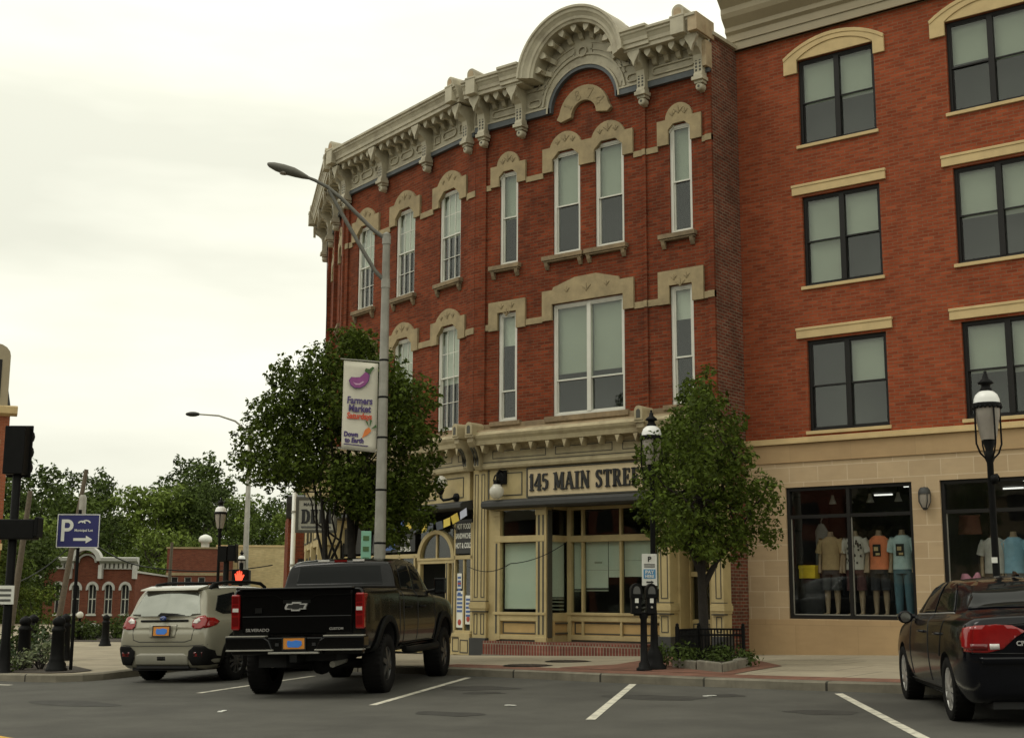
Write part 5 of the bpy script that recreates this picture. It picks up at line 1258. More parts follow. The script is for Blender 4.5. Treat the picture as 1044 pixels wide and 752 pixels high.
# ---- shrub beds
def shrub(label, x, y, z, h, r, m, seed, dens=900, size=.09, group='shrubs in the corner bed'):
    rg = random.Random(seed); t = thing('shrub', label, 'shrub', (x, y, z), 0, group)
    bl = [(Vector((rg.uniform(-.6,.6)*r, rg.uniform(-.6,.6)*r, h*rg.uniform(.3,.8))), r*rg.uniform(.35,.6)) for _ in range(9)]
    v, f = leaves(rg, bl, dens, size); leaf_obj('crown', v, f, m, t)
    mb = MB()
    for c, r_ in bl: limb(mb, (0,0,-.05), c, .015, .006, rg, .05, 3, 5)
    mb.build('stem', M['bark'], t, None, 0, False)
BED = [(-6,-10.25),(-2.6,-9.85),(-1.75,-9.72),(-1.45,-9.4),(-1.7,-8.85),(-3.3,-8.1),(-6,-7.5)]
sheet('planting_bed', BED, zs, .012, M['soil'], .5)
M['leaf_var'] = mat('variegated leaves', (.20,.23,.12), .6, .3, 5, island=.6, transl=.2)
for k, (u, Y, h, r, m, lb) in enumerate([(8,25.6,.62,.34,'shrub','low green shrub at the far left edge of the corner bed'),(14,27.2,.85,.42,'leaf_d','dark leafy shrub behind the left bollard'),(43,24.9,.55,.34,'leaf_var','pale variegated shrub between the two nearest bollards'),(40,26.4,.75,.40,'shrub','green shrub behind the pale one between the bollards'),(47,27.8,.9,.42,'leaf_d','dark shrub further back between the bollards'),(22,24.6,.38,.25,'leaf_var','small pale variegated plant in front of the left bollard'),(2,24.2,.40,.28,'leaf_d','small dark shrub at the picture edge beside the signal pole')]):
    p = camxy(u, Y); shrub(lb, p.x, p.y, zs(p.x, p.y), h, r, M[m], 40+k)
for k, (u, Y, h, r, lb) in enumerate([(84,42,.7,.6,'round dark shrub left of the stone sign beyond the plaza'),(96,43.5,.6,.6,'dark shrub right of the stone sign beyond the plaza'),(120,44,.75,.7,'dark shrub hidden half behind the wagon tail light'),(70,44,.8,.6,'dark shrub behind the parking sign post'),(132,46,.8,.8,'dark shrub just left of the wagon')]):
    p = camxy(u, Y); shrub(lb, p.x, p.y, -.05, h, r, M['leaf_d'], 60+k, 500, .13, 'shrubs beyond the plaza')
sheet('planting_bed', [tuple(camxy(50,40.5).xy), tuple(camxy(150,40.5).xy), tuple(camxy(150,48).xy), tuple(camxy(50,48).xy)], zs, .012, M['soil'], 2)

# ------------------------------------------------------------------ street furniture
def lantern_post(label, x, y, z, H=3.95, rz=0, det=True):
    """black post with a domed lantern in a cage"""
    t = thing('street_lantern', label, 'street lamp', (x, y, z), rz, 'black lantern posts')
    a = MB(); a.lathe([(.19,0),(.19,.06),(.14,.10),(.135,.20),(.10,.28),(.065,.34),(.06,.5),(.052,.9),(.046,.95),(.04,H-.9),(.058,H-.86),(.058,H-.78),(.045,H-.74),(.068,H-.66),(.072,H-.60)], n=16); a.build('post', M['iron'], t)
    a = MB(); q_ = .83
    for k in range(4):
        q = PI/4+k*PI/2; c, s = math.cos(q)*q_, math.sin(q)*q_
        a.tube([(.05*c,.05*s,H-.86),(.15*c,.15*s,H-.78),(.205*c,.205*s,H-.66),(.205*c,.205*s,H-.16)], .012, 6)
    a.lathe([(.172,H-.20),(.182,H-.17),(.172,H-.14)], n=20)
    for k in range(18):
        q = 2*PI*k/18; a.ball((.168*math.cos(q), .168*math.sin(q), H-.195), .021, 6, 5)
    a.lathe([(.07,H+.0),(.08,H+.04),(.06,H+.06),(.055,H+.10),(.10,H+.115),(.09,H+.14),(.04,H+.18),(.03,H+.23),(.016,H+.25),(.022,H+.27),(.001,H+.285)], n=14); a.build('cage', M['iron'], t)
    a = MB(); a.lathe([(.092,H-.61),(.125,H-.45),(.15,H-.3),(.155,H-.18)], n=18); a.build('lamp_glass', M['lens_glass'], t)
    a = MB(); a.lathe([(.163,H-.15),(.158,H-.09),(.135,H-.03),(.09,H+.01),(.06,H+.02)], n=18); a.build('lamp_cap', M['white_glow'], t)
    return t
lr = lantern_post('black white domed lantern post before the sandstone shop windows behind the black sedan', 13.60, -6.52, .36, 3.66)
a = MB(); a.lathe([(.001,-.09),(.06,-.09),(.07,-.02),(.04,0)], (.10,0,2.55), 12, 'x'); a.tube([(.03,0,2.55),(.09,0,2.55)], .02, 6); a.build('socket', M['iron'], lr)
a = MB(); a.box(-.035,.035,-.055,-.04,1.50,1.57); a.build('sticker', M['white'], lr)
lantern_post('black white domed lantern post rising through the young tree beside the twin meters', 7.80, -5.22, .30, 3.84)
p = camxy(220, 38); lantern_post('black lantern post with white dome beyond the olive wagon, against the hill', p.x, p.y, -.05, 3.98)
p = camxy(244, 60); lantern_post('tiny far lantern with white dome above the red hand signal', p.x, p.y, -.9, 4.1)
# cobra-head street light with banner
cp = thing('street_light', 'tall grey steel street light with a long curved cobra arm over the street', 'street light', (3.45, -6.94, .20))
a = MB(); a.lathe([(.20,0),(.20,.04),(.12,.06),(.105,.3),(.098,2),(.08,5),(.064,7.5),(.07,7.52),(.001,7.56)], n=16); a.build('pole', M['galv'], cp)
for z in (1.25, 2.1, 3.0, 3.9, 4.6, 5.25): a = MB(); a.lathe([(.112-.006*z,z-.018),(.116-.006*z,z),(.112-.006*z,z+.018)], n=14); a.build('strap', M['iron'], cp)
ax = Vector((-.795,-.607,0)); P = lambda d, z: ax*d+Vector((0,0,z))
M['galv_d'] = mat('dull grey arm steel', (.13,.125,.105), .6, .15, 5, spec=.3)
a = MB(); a.tube([P(-.02,7.40),P(.25,7.60),P(.55,7.90),P(.82,8.17),P(1.08,8.38),P(1.3,8.50),P(1.55,8.60)], [.036,.036,.035,.034,.032,.03,.028], 8)
a.tube([P(-.02,6.62),P(.20,6.86),P(.50,7.36),P(.80,7.88),P(1.05,8.33)], [.036,.036,.034,.032,.03], 8)
a.build('arm', M['galv_d'], cp)
a = MB(); a.tube([P(0,7.33),P(0,7.48)], .078, 10); a.build('clamp', M['galv'], cp); a = MB(); a.tube([P(0,6.54),P(0,6.70)], .08, 10); a.build('clamp', M['galv'], cp)
a = MB(); rings = []; n_ = Vector((-ax.y, ax.x, 0))
for d, w, zc_c, h in ((1.42,.035,8.55,.035),(1.52,.08,8.59,.06),(1.66,.115,8.645,.085),(1.85,.125,8.70,.09),(2.02,.11,8.75,.075),(2.13,.06,8.785,.045),(2.16,.02,8.80,.02)):
    rings.append([ax*d+n_*w*math.cos(t)+Vector((0,0,zc_c+h*math.sin(t))) for t in [2*PI*k/12 for k in range(12)]])
a.sections(rings); a.build('lamp_head', M['galv_d'], cp)
a = MB(); a.ball(ax*1.85+Vector((0,0,8.63)), .09, 12, 7, sq=(1,1,.35)); a.build('lens', M['lens_glass'], cp)
# banner
bn = thing('banner', 'off white farmers market banner with a purple eggplant hung on the street light pole', 'banner', (3.40, -6.97, 3.9), math.atan2(.6084,.7936))
M['canvas'] = mat('off white canvas', (.60,.57,.47), .8, .06, 3, .1, 12)
a = MB(); nx_, nz_ = 6, 14; BW = .60; vs = []; fs = []
for j in range(nz_+1):
    for i in range(nx_+1):
        x = -BW-.04+BW*i/nx_; z = 1.55*j/nz_; sk = -.035*(1-z/1.55)
        vs.append((x+sk*0, .018*math.sin(3*x+2.2*z)-.01, z-.06*(i/nx_)+.0))
for j in range(nz_):
    for i in range(nx_): k = j*(nx_+1)+i; fs.append((k, k+1, k+nx_+2, k+nx_+1))
a.add(vs, fs, 0, True); cv = a.build('canvas', M['canvas'], bn); sm = cv.modifiers.new('t', 'SOLIDIFY'); sm.thickness = .008; sm.offset = 0
for z in (1.535, -.02): a = MB(); a.tube([(.08,0,z-.02),(-BW-.1,0,z+.04)], .013, 6); a.build('rod', M['galv'], bn)
M['purple'] = mat('purple print', (.26,.07,.22), .8, .15, 8); M['violet'] = mat('violet ink', (.075,.05,.16), .8); M['ored'] = mat('orange red ink', (.55,.08,.04), .8); M['orange'] = mat('orange ink', (.68,.20,.05), .8); M['green_ink'] = mat('green ink', (.06,.12,.04), .8); M['pale_purple'] = mat('pale purple', (.55,.33,.48), .8)
SK = Matrix(((1,0,0,0),(0,1,0,0),(-.1,0,1,0),(0,0,0,1)))
def bt(s, x, z, h, m, sx=.82, bold=.006): 
    o = text_mesh('lettering', s, h, M[m], bn, SK @ TR(x, -.036, z) @ STAND, .004, bold, sx=sx)
for s, z, m, h in (('Farmers', .835, 'violet', .165), ('Market', .695, 'violet', .165), ('Saturdays', .565, 'ored', .145)): bt(s, -.34, z-.034, h, m, .80 if s != 'Saturdays' else .76)
bt('Down', -.48, .205, .115, 'violet', .85); bt('to Earth', -.42, .105, .115, 'violet', .85)
a = MB(); a.T = SK
for k, (w, z) in enumerate(((.26,.035),)): a.box(-.60, -.60+.42, -.037, -.033, z-.012, z+.004)
a.build('lettering', M['violet'], bn)
def blob(pts, m, nm, y):
    a = MB(); a.T = SK; a.prism(pts, 'y', y, y+.004); return a.build(nm, m, bn)
egg = [(-.53,1.14),(-.50,1.06),(-.43,1.02),(-.34,1.03),(-.26,1.08),(-.205,1.16),(-.19,1.25),(-.21,1.30),(-.26,1.31),(-.30,1.26),(-.35,1.21),(-.42,1.20),(-.49,1.20)]
blob([(x*1.0+(x+.36)*.07, z+(z-1.15)*.08) for x, z in egg], M['violet'], 'eggplant_outline', -.036); blob(egg, M['purple'], 'eggplant', -.040)
blob([(-.47,1.12),(-.42,1.07),(-.34,1.08),(-.27,1.14),(-.30,1.145),(-.36,1.10),(-.42,1.10)], M['pale_purple'], 'highlight', -.044)
blob([(-.27,1.33),(-.17,1.28),(-.15,1.33),(-.10,1.40),(-.13,1.42),(-.19,1.37),(-.25,1.38)], M['green_ink'], 'eggplant_stalk', -.044)
blob([(-.29,.16),(-.24,.31),(-.17,.36),(-.13,.30),(-.19,.23)], M['orange'], 'carrot', -.038)
for q in ([(-.17,.35),(-.24,.47),(-.20,.46)], [(-.16,.35),(-.16,.50),(-.12,.48)], [(-.14,.33),(-.05,.42),(-.04,.37)]): blob(q, M['green_ink'], 'carrot_leaf', -.042)
# small green sign lower on the pole
gs = thing('parking_sign', 'narrow pale green sign strapped to the street light pole above the pickup roof', 'sign', (3.30, -7.12, 1.72), math.atan2(.6084,.7936))
M['sign_green'] = mat('pale green sign', (.20,.42,.30), .5, .05); a = MB(); a.box(-.085,.085,-.02,.0,0,.78); a.build('plate', M['sign_green'], gs, None, .006)
a = MB()
for z in (.66,.48,.30): a.box(-.05,.05,-.026,-.02,z-.04,z+.04)
a.ring([(-.05,.07),(.05,.07),(.05,.17),(-.05,.17)], [(-.03,.09),(.03,.09),(.03,.15),(-.03,.15)], 'y', -.026, -.02); a.build('lettering', M['green_ink'], gs)
# far cobra light
p = camxy(248, 62); c2 = thing('street_light', 'slim far grey street light mast with a short arm against the pale sky', 'street light', (p.x, p.y, -1.0))
a = MB(); a.lathe([(.16,0),(.14,3),(.10,10.4),(.001,10.42)], n=12); a.build('pole', M['galv'], c2)
a = MB(); a.tube([(0,0,10.0),(-.6,-.45,10.6),(-1.2,-.95,10.85),(-2.0,-1.55,10.92)], [.05,.045,.04,.035], 8); a.build('arm', M['galv'], c2)
a = MB(); a.ball((-2.2,-1.7,10.92), .32, 12, 7, sq=(1.2,1,.35)); a.build('lamp_head', M['slab'], c2)
# twin parking meter
pm = thing('parking_meter', 'black post carrying two black parking meters side by side at the kerb', 'parking meter', (7.82, -5.56, .30), math.atan2(.6084,.7936)+.1); pm.scale = (.82,.82,.86)
a = MB(); a.lathe([(.15,0),(.15,.04),(.11,.06),(.10,.13),(.07,.16),(.062,.9),(.085,.95),(.085,1.0)], n=14); a.box(-.19,.19,-.035,.035,.97,1.03); a.build('post', M['iron'], pm)
M['meter_grey'] = mat('meter face grey', (.09,.09,.085), .3, .05)
for sx in (-.145, .145):
    a = MB(); a.box(sx-.095,sx+.095,-.085,.085,1.0,1.28); a.prism([(sx-.11,1.28),(sx+.11,1.28),(sx+.11,1.38)]+[(sx+.11*math.cos(PI*k/10), 1.42+.13*math.sin(PI*k/10)) for k in range(11)]+[(sx-.11,1.38)], 'y', -.10, .09)
    h = a.build('meter_head', M['iron'], pm, None, .012)
    a = MB(); a.prism([(sx-.07,1.36)]+[(sx+.07*math.cos(PI-PI*k/10), 1.40+.10*math.sin(PI*k/10)) for k in range(11)]+[(sx+.07,1.36)], 'y', -.108, -.09); a.build('display', M['meter_grey'], h)
    a = MB(); a.box(sx-.035,sx+.035,-.092,-.08,1.20,1.30); a.build('label', M['white'], h); a = MB(); a.lathe([(.001,-.10),(.022,-.10),(.022,-.085)], (sx,0,1.12), 10, 'y'); a.build('lock', M['galv'], h)
# pay sign on the lantern post
ps = thing('pay_sign', 'small white and blue metered parking sign on the lantern post above the twin meters', 'sign', (7.79, -5.32, 1.60), math.atan2(.6084,.7936)); ps.scale = (.86,.86,.86)
a = MB(); a.box(-.14,.14,-.012,0,0,.58); a.build('plate', M['white'], ps, None, .006)
a = MB(); a.box(-.11,.11,-.018,-.012,.13,.30); bl_ = a.build('blue_field', mat('light blue vinyl', (.09,.27,.48), .5), ps); text_mesh('lettering', 'PAY', .09, M['white'], bl_, TR(0,-.021,.245) @ STAND, .004, .002); text_mesh('lettering', 'HERE', .07, M['white'], bl_, TR(0,-.021,.17) @ STAND, .004, .002)
text_mesh('lettering', 'P', .13, M['black'], ps, TR(0,-.017,.48) @ STAND, .006, .004)
a = MB()
for k in range(3): a.box(-.10,.10,-.016,-.012,.335+k*.025,.347+k*.025)
a.prism([(-.06,.05),(.03,.05),(.03,.035),(.08,.065),(.03,.095),(.03,.08),(-.06,.08)], 'y', -.018, -.012); a.build('arrow', M['black'], ps)
# planter: granite kerb, soil, railing, ground cover
PA, PB, PC, PD = Vector((7.76,-4.62)), Vector((9.22,-5.62)), Vector((8.80,-3.85)), Vector((7.15,-2.5))
pl = thing('tree_planter', 'low granite edged planting pit around the young tree by the kerb', 'planter', ((PA.x+PC.x)/2, (PA.y+PC.y)/2, 0))
o_ = Vector((pl.location.x, pl.location.y)); cc = (PA+PB+PC+PD)/4
for q0_, q1_ in ((PA,PB),(PB,PC),(PC,PD),(PD,PA)):
    n = 2; d = (q1_-q0_)
    for k in range(n):
        s0 = q0_+d*(k/n+.008); s1 = q0_+d*((k+1)/n-.008); i0 = s0+(cc-s0).normalized()*.20; i1 = s1+(cc-s1).normalized()*.20
        z = zs(*s0)
        a = MB(); a.prism([tuple(s0-o_), tuple(s1-o_), tuple(i1-o_), tuple(i0-o_)], 'z', z-.05, z+.14+.01*((k*7) % 3)); a.build('kerb_stone', M['stone_kerb'], pl, None, .02)
a = MB(); a.prism([tuple(q+(cc-q).normalized()*.15-o_) for q in (PA,PB,PC,PD)], 'z', .25, .42); a.build('soil', M['soil'], pl)
rl = thing('railing', 'low black iron railing with hooped top round the foot of the young tree', 'railing', (PD.x, PD.y, .36))
oD = Vector((PD.x, PD.y, .36))
def rail_run(a3, b3, nb):
    mb = MB(); d = b3-a3
    for z in (.08, .44, .54): mb.tube([a3+Vector((0,0,z)), b3+Vector((0,0,z))], .014 if z < .5 else .018, 6)
    for k in range(nb+1):
        p = a3+d*(k/nb); mb.tube([p+Vector((0,0,.05)), p+Vector((0,0,.54))], .011, 6)
        if k < nb:
            q = a3+d*((k+.5)/nb); r = d.length/nb*.5; u = d.normalized()
            mb.tube([q-u*r*math.cos(PI*j/6)*.9+Vector((0,0,.44+r*.8*math.sin(PI*j/6))) for j in range(7)], .007, 5)
    return mb
pa = Vector((PA.x+.08, PA.y+.05, .36)); _q = camxy(713, 22.15, .4); pd = Vector((_q.x, _q.y, .37)); pc = Vector((8.56, -3.68, .37))
rail_run(pa-oD, pd-oD, 16).build('rail_panel', M['iron'], rl); rail_run(pd-oD, pc-oD, 14).build('rail_panel', M['iron'], rl)
for q in (pa, pd, pc):
    mb = MB(); q = q-oD; mb.box(q.x-.025,q.x+.025,q.y-.025,q.y+.025,-.1,.60); mb.ball((q.x,q.y,.62), .03, 8, 6); mb.build('rail_post', M['iron'], rl)
rg = random.Random(8); bl = [(Vector((lerp(7.5,8.9,rg.random()), lerp(-5.0,-3.2,rg.random()), .46+rg.uniform(0,.14))), rg.uniform(.14,.28)) for _ in range(26)]
bl += [(Vector((7.62+rg.uniform(-.1,.5), -4.8+rg.uniform(-.25,.1), .40+rg.uniform(0,.1))), rg.uniform(.08,.14)) for _ in range(4)]
v, f = leaves(rg, bl, 1400, .075, .7); o = leaf_obj('ground_cover', v, f, M['leaf_d'], None); tag(o, 'dark leafy ground cover filling the railed tree planter', 'ground cover', kind='stuff')
# bollards
def bollard(label, x, y, z, h=.96):
    t = thing('bollard', label, 'bollard', (x, y, z), 0, 'black ball topped bollards'); s = h/.96
    a = MB(); a.T = Matrix.Scale(s, 4)
    a.lathe([(.19,0),(.19,.05),(.165,.07),(.16,.14),(.135,.17),(.14,.20),(.125,.23),(.118,.30),(.108,.68),(.125,.70),(.125,.74),(.10,.76),(.095,.79)], n=18); a.build('post', M['iron'], t)
    a = MB(); a.T = Matrix.Scale(s, 4); a.ball((0,0,.86), .115, 16, 10, sq=(1,1,.85)); a.lathe([(.04,.945),(.03,.965),(.001,.97)], n=8); a.build('ball_cap', M['iron'], t)
p = camxy(25, 25.4); bollard('black bollard furthest left in the corner bed', p.x, p.y, zs(p.x, p.y), .97)
p = camxy(59, 24.1); bollard('black bollard nearest the blue parking sign post', p.x, p.y, zs(p.x, p.y), .97)
p = camxy(66, 28.5); bollard('black bollard half hidden behind the parking sign post', p.x, p.y, zs(p.x, p.y), .97)
p = camxy(33, 28.5); bollard('black bollard just behind the leftmost one', p.x, p.y, zs(p.x, p.y), .97)
p = camxy(108, 37.5); bollard('far black bollard at the back of the pale plaza left of the wagon', p.x, p.y, zs(p.x, p.y), .86)
# blue parking sign
pk = thing('parking_sign', 'square blue parking sign with white letter P and arrow on a thin black post', 'sign', (-2.26, -8.93, .06), math.atan2(.6084,.7936))
M['sign_blue'] = mat('sign blue', (.022,.024,.13), .45, .05)
a = MB(); a.tube([(0,0,0),(0,0,2.9)], .032, 8); a.build('post', M['iron'], pk)
a = MB(); a.box(-.395,.395,-.05,-.035,2.20,2.82); pp = a.build('plate', M['sign_blue'], pk, None, .012)
a = MB(); a.rectring(-.39,.39,2.205,2.815,.014,-.054,-.049); a.prism([(-.08,2.33),(.15,2.33),(.15,2.285),(.27,2.355),(.15,2.425),(.15,2.38),(-.08,2.38)], 'y', -.054, -.049)
a.box(-.31,-.25,-.055,-.049,2.32,2.72); 
a.ring([(-.31,2.72)]+[(-.20+.11*math.cos(PI/2-PI*k/10), 2.61+.11*math.sin(PI/2-PI*k/10)) for k in range(11)]+[(-.31,2.50)], [(-.25,2.66)]+[(-.20+.05*math.cos(PI/2-PI*k/10), 2.61+.05*math.sin(PI/2-PI*k/10)) for k in range(11)]+[(-.25,2.56)], 'y', -.056, -.049)
for x0, r in ((.06,.085),(.14,.10)):
    n = 8; oo = [(x0+r*math.cos(lerp(2.6,.5,k/n)), 2.615+r*math.sin(lerp(2.6,.5,k/n))) for k in range(n+1)]; ii = [(x0+(r-.025)*math.cos(lerp(2.6,.5,k/n)), 2.615+(r-.025)*math.sin(lerp(2.6,.5,k/n))) for k in range(n+1)]
    a.prism(oo+ii[::-1], 'y', -.055-r*.01, -.049)
a.build('symbols', M['white'], pp); text_mesh('lettering', 'Municipal Lot', .062, M['white'], pp, TR(.10,-.053,2.52) @ STAND, .003, .001)
# signal mast at the left edge
sg = thing('traffic_signal', 'black signal mast at the left edge seen from behind with a pedestrian head', 'traffic signal', tuple(camxy(3,24,-.03).xy)+(-.03,), math.atan2(.6084,.7936))
a = MB(); a.lathe([(.20,0),(.20,.05),(.11,.12),(.10,.4),(.08,.6),(.075,3.75),(.05,3.8)], n=14); a.build('mast', M['iron'], sg)
a = MB(); a.box(-.22,.15,-.16,.14,3.60,4.48); a.box(-.26,.19,.14,.17,3.56,4.52); 
for k in range(3): a.lathe([(.16,.17),(.16,.42)], (-.03,0,3.76+k*.29), 14, 'y')
a.build('signal_head', M['iron'], sg, None, .015)
a = MB(); a.box(-.30,.44,-.20,.12,2.42,2.78); a.box(.44,.51,-.22,.1,2.46,2.82); a.build('pedestrian_head', M['iron'], sg, None, .02)
a = MB(); a.box(-.20,.14,-.14,-.115,1.27,1.60); a.build('sign_plate', M['white'], sg); 
a = MB()
for k in range(3): a.box(-.15,.09,-.148,-.14,1.32+k*.09,1.36+k*.09)
a.build('lettering', M['meter_grey'], sg)
# pedestrian signal with the red hand across the street
p = camxy(243, 40); pg = thing('pedestrian_signal', 'small black pedestrian signal glowing with a red hand above the wagon roof', 'pedestrian signal', (p.x, p.y, -.2), math.atan2(.6084,.7936))
a = MB(); a.tube([(0,.1,0),(0,.1,2.6)], .06, 10); a.build('post', M['iron'], pg)
a = MB(); a.box(-.24,.24,-.10,.12,1.93,2.40); a.box(.26,.30,-.2,.1,1.95,2.38); a.build('housing', M['iron'], pg, None, .02)
M['red_hand'] = mat('red hand lamp', (.9,.1,.05), .5, 0, emit=(1, .07, .03), estr=1.6)
a = MB(); a.prism([(-.10,2.02),(.06,2.02),(.10,2.14),(.14,2.22),(.12,2.25),(.07,2.20),(.07,2.33),(.04,2.34),(.02,2.24),(.01,2.36),(-.03,2.36),(-.04,2.24),(-.06,2.34),(-.09,2.33),(-.09,2.22),(-.13,2.28),(-.15,2.26),(-.12,2.12)], 'y', -.112, -.1); a.build('hand_symbol', M['red_hand'], pg)
# signal head seen from behind beside the lantern
p = camxy(228, 36); sb_ = thing('traffic_signal', 'black signal box on a short black post seen from behind, beside the far lantern', 'traffic signal', (p.x, p.y, -.1), math.atan2(.6084,.7936))
a = MB(); a.lathe([(.2,0),(.2,.05),(.10,.1),(.075,2.45)], n=12); a.build('post', M['iron'], sb_)
a = MB(); a.box(-.22,.03,-.16,.14,2.42,2.84); a.box(.04,.24,-.14,.16,2.44,2.87); a.box(.24,.28,-.16,.18,2.4,2.9); a.build('signal_head', M['iron'], sb_, None, .02)
# white pole at the building corner
p = camxy(296, 40); wp = thing('mast', 'thin white pole beside the delicatessen sign', 'pole', (p.x, p.y, -.1)); a = MB(); a.lathe([(.075,0),(.07,4.7),(.001,4.72)], n=12); a.build('tube', M['white'], wp); a = MB(); a.lathe([(.09,2.4),(.09,2.46)], n=12); a.lathe([(.09,4.0),(.09,4.06)], n=12); a.build('clamp', M['galv'], wp)
# delicatessen sign
ds = thing('shop_sign', 'hanging grey sign board lettered DELI in a dark frame below the left street tree', 'sign', (-4.32, -.92, 2.98), math.atan2(.6084,.7936))
a = MB(); a.box(-.44,.44,-.03,.03,0,.74); bd = a.build('board', mat('grey sign board', (.34,.33,.27), .6, .08, 4), ds)
a = MB(); a.rectring(-.50,.50,-.06,.80,.07,-.05,.05); a.build('frame', M['olive'], ds, None, .006)
a = MB(); hh = .33; w_ = slab_w('DELI', hh, .06, 1); slab_text(a, 'DELI', hh, -.36, .17, -.045, -.03, .06, .74/w_, 1.15); a.build('lettering', M['black'], bd)
text_mesh('lettering', 'MAIN STREET', .105, M['black'], bd, TR(0,-.036,.62) @ STAND, .006, .002, sx=1.0)
a = MB(); a.box(-.36,.36,-.04,-.03,.055,.10); a.build('small_line', M['meter_grey'], bd)
a = MB(); a.tube([(-.3,0,.8),(-.3,0,.92)], .012, 6); a.tube([(.4,0,.8),(.4,0,.92)], .012, 6); a.tube([(-.5,0,.93),(.62,0,.93),(.7,.9,.93)], .02, 6); a.build('hanger', M['iron'], ds)
# utility poles and wires
def upole(label, u, Y, z0, top_u, ztop, r):
    p0 = camxy(u, Y); p1 = camxy(top_u, Y)
    t = thing('utility_pole', label, 'utility pole', (p0.x, p0.y, z0), 0, 'wooden utility poles')
    a = MB(); d = p1-p0; a.tube([(0,0,0),(d.x*.5,d.y*.5,(ztop-z0)*.5),(d.x,d.y,ztop-z0)], [r*1.2,r,r*.75], 10); a.build('pole', M['wood_pole'], t)
    return t, d, ztop-z0
t, d, hh = upole('leaning brown utility pole with a grey transformer can left of the brick hall', 55, 55, -1.2, 79, 6.6, .115)
a = MB(); a.lathe([(.15,0),(.15,.7),(.1,.8)], (d.x*.8+.2,d.y*.8,hh*.76), 12); a.build('transformer', M['galv'], t)
upole('thin grey utility pole rising between the brick hall and the plain brick block', 170, 80, -1.2, 172, 4.6, .11)
upole('slim leaning wooden pole beside the signal mast at the left edge', 8, 46, -1.0, 22, 5.0, .11)
def wire(label, pts, r=.02):
    a = MB(); out = []
    for (u0, v0, Y0), (u1, v1, Y1) in zip(pts, pts[1:]):
        for k in range(10):
            t = k/10; u = lerp(u0,u1,t); v = lerp(v0,v1,t)+4*(t-t*t)*6; Y = lerp(Y0,Y1,t); p = camxy(u, Y); p.z = 1.4+(606-v)/1340*Y; out.append(p)
    c = Vector(out[0]); a.tube([q-c for q in out], r, 5)
    tag(a.build('overhead_wire', M['iron'], None, TR(*c)), label, 'cable', 'overhead cables')
wire('black cable swagging from the utility pole over the brick hall to the cream building', [(78,545,56),(150,578,72),(290,572,84)], .035)
wire('black overhead cable dropping left from the utility pole towards the signal mast', [(64,560,55),(0,598,46)], .022)
wire('thin black cable slung across the shop window between the pilasters', [(478,576,27.6),(520,572,25.4),(585,545,25.0)], .008)
wire('thin grey cable hanging down the sky beside the corner cornice', [(322,238,38),(324,345,38)], .012)
# stone sign and path light beyond the plaza
p = camxy(92, 44); ms = thing('monument_sign', 'low arched grey stone sign standing among shrubs beyond the plaza', 'sign', (p.x, p.y, -.05), math.atan2(.6084,.7936))
a = MB(); a.prism([(-.45,0),(.45,0),(.45,.30)]+[(.45*math.cos(PI*k/12), .32+.24*math.sin(PI*k/12)) for k in range(13)]+[(-.45,.30)], 'y', -.1, .1); a.build('slab', mat('grey green stone', (.30,.32,.26), .8, .1), ms)
a = MB(); a.prism([(-.33,.12),(.33,.12),(.33,.27)]+[(.33*math.cos(PI*k/12), .30+.15*math.sin(PI*k/12)) for k in range(13)]+[(-.33,.27)], 'y', -.115, -.1); a.build('panel', M['blind'], ms)
p = camxy(81, 42); pt = thing('path_light', 'small black path light with a white ball beside the stone sign', 'path light', (p.x, p.y, -.05)); a = MB(); a.lathe([(.08,0),(.05,.05),(.04,.72),(.08,.76)], n=10); a.build('post', M['iron'], pt); a = MB(); a.ball((0,0,.85), .11, 12, 8); a.build('globe', M['globe'], pt)
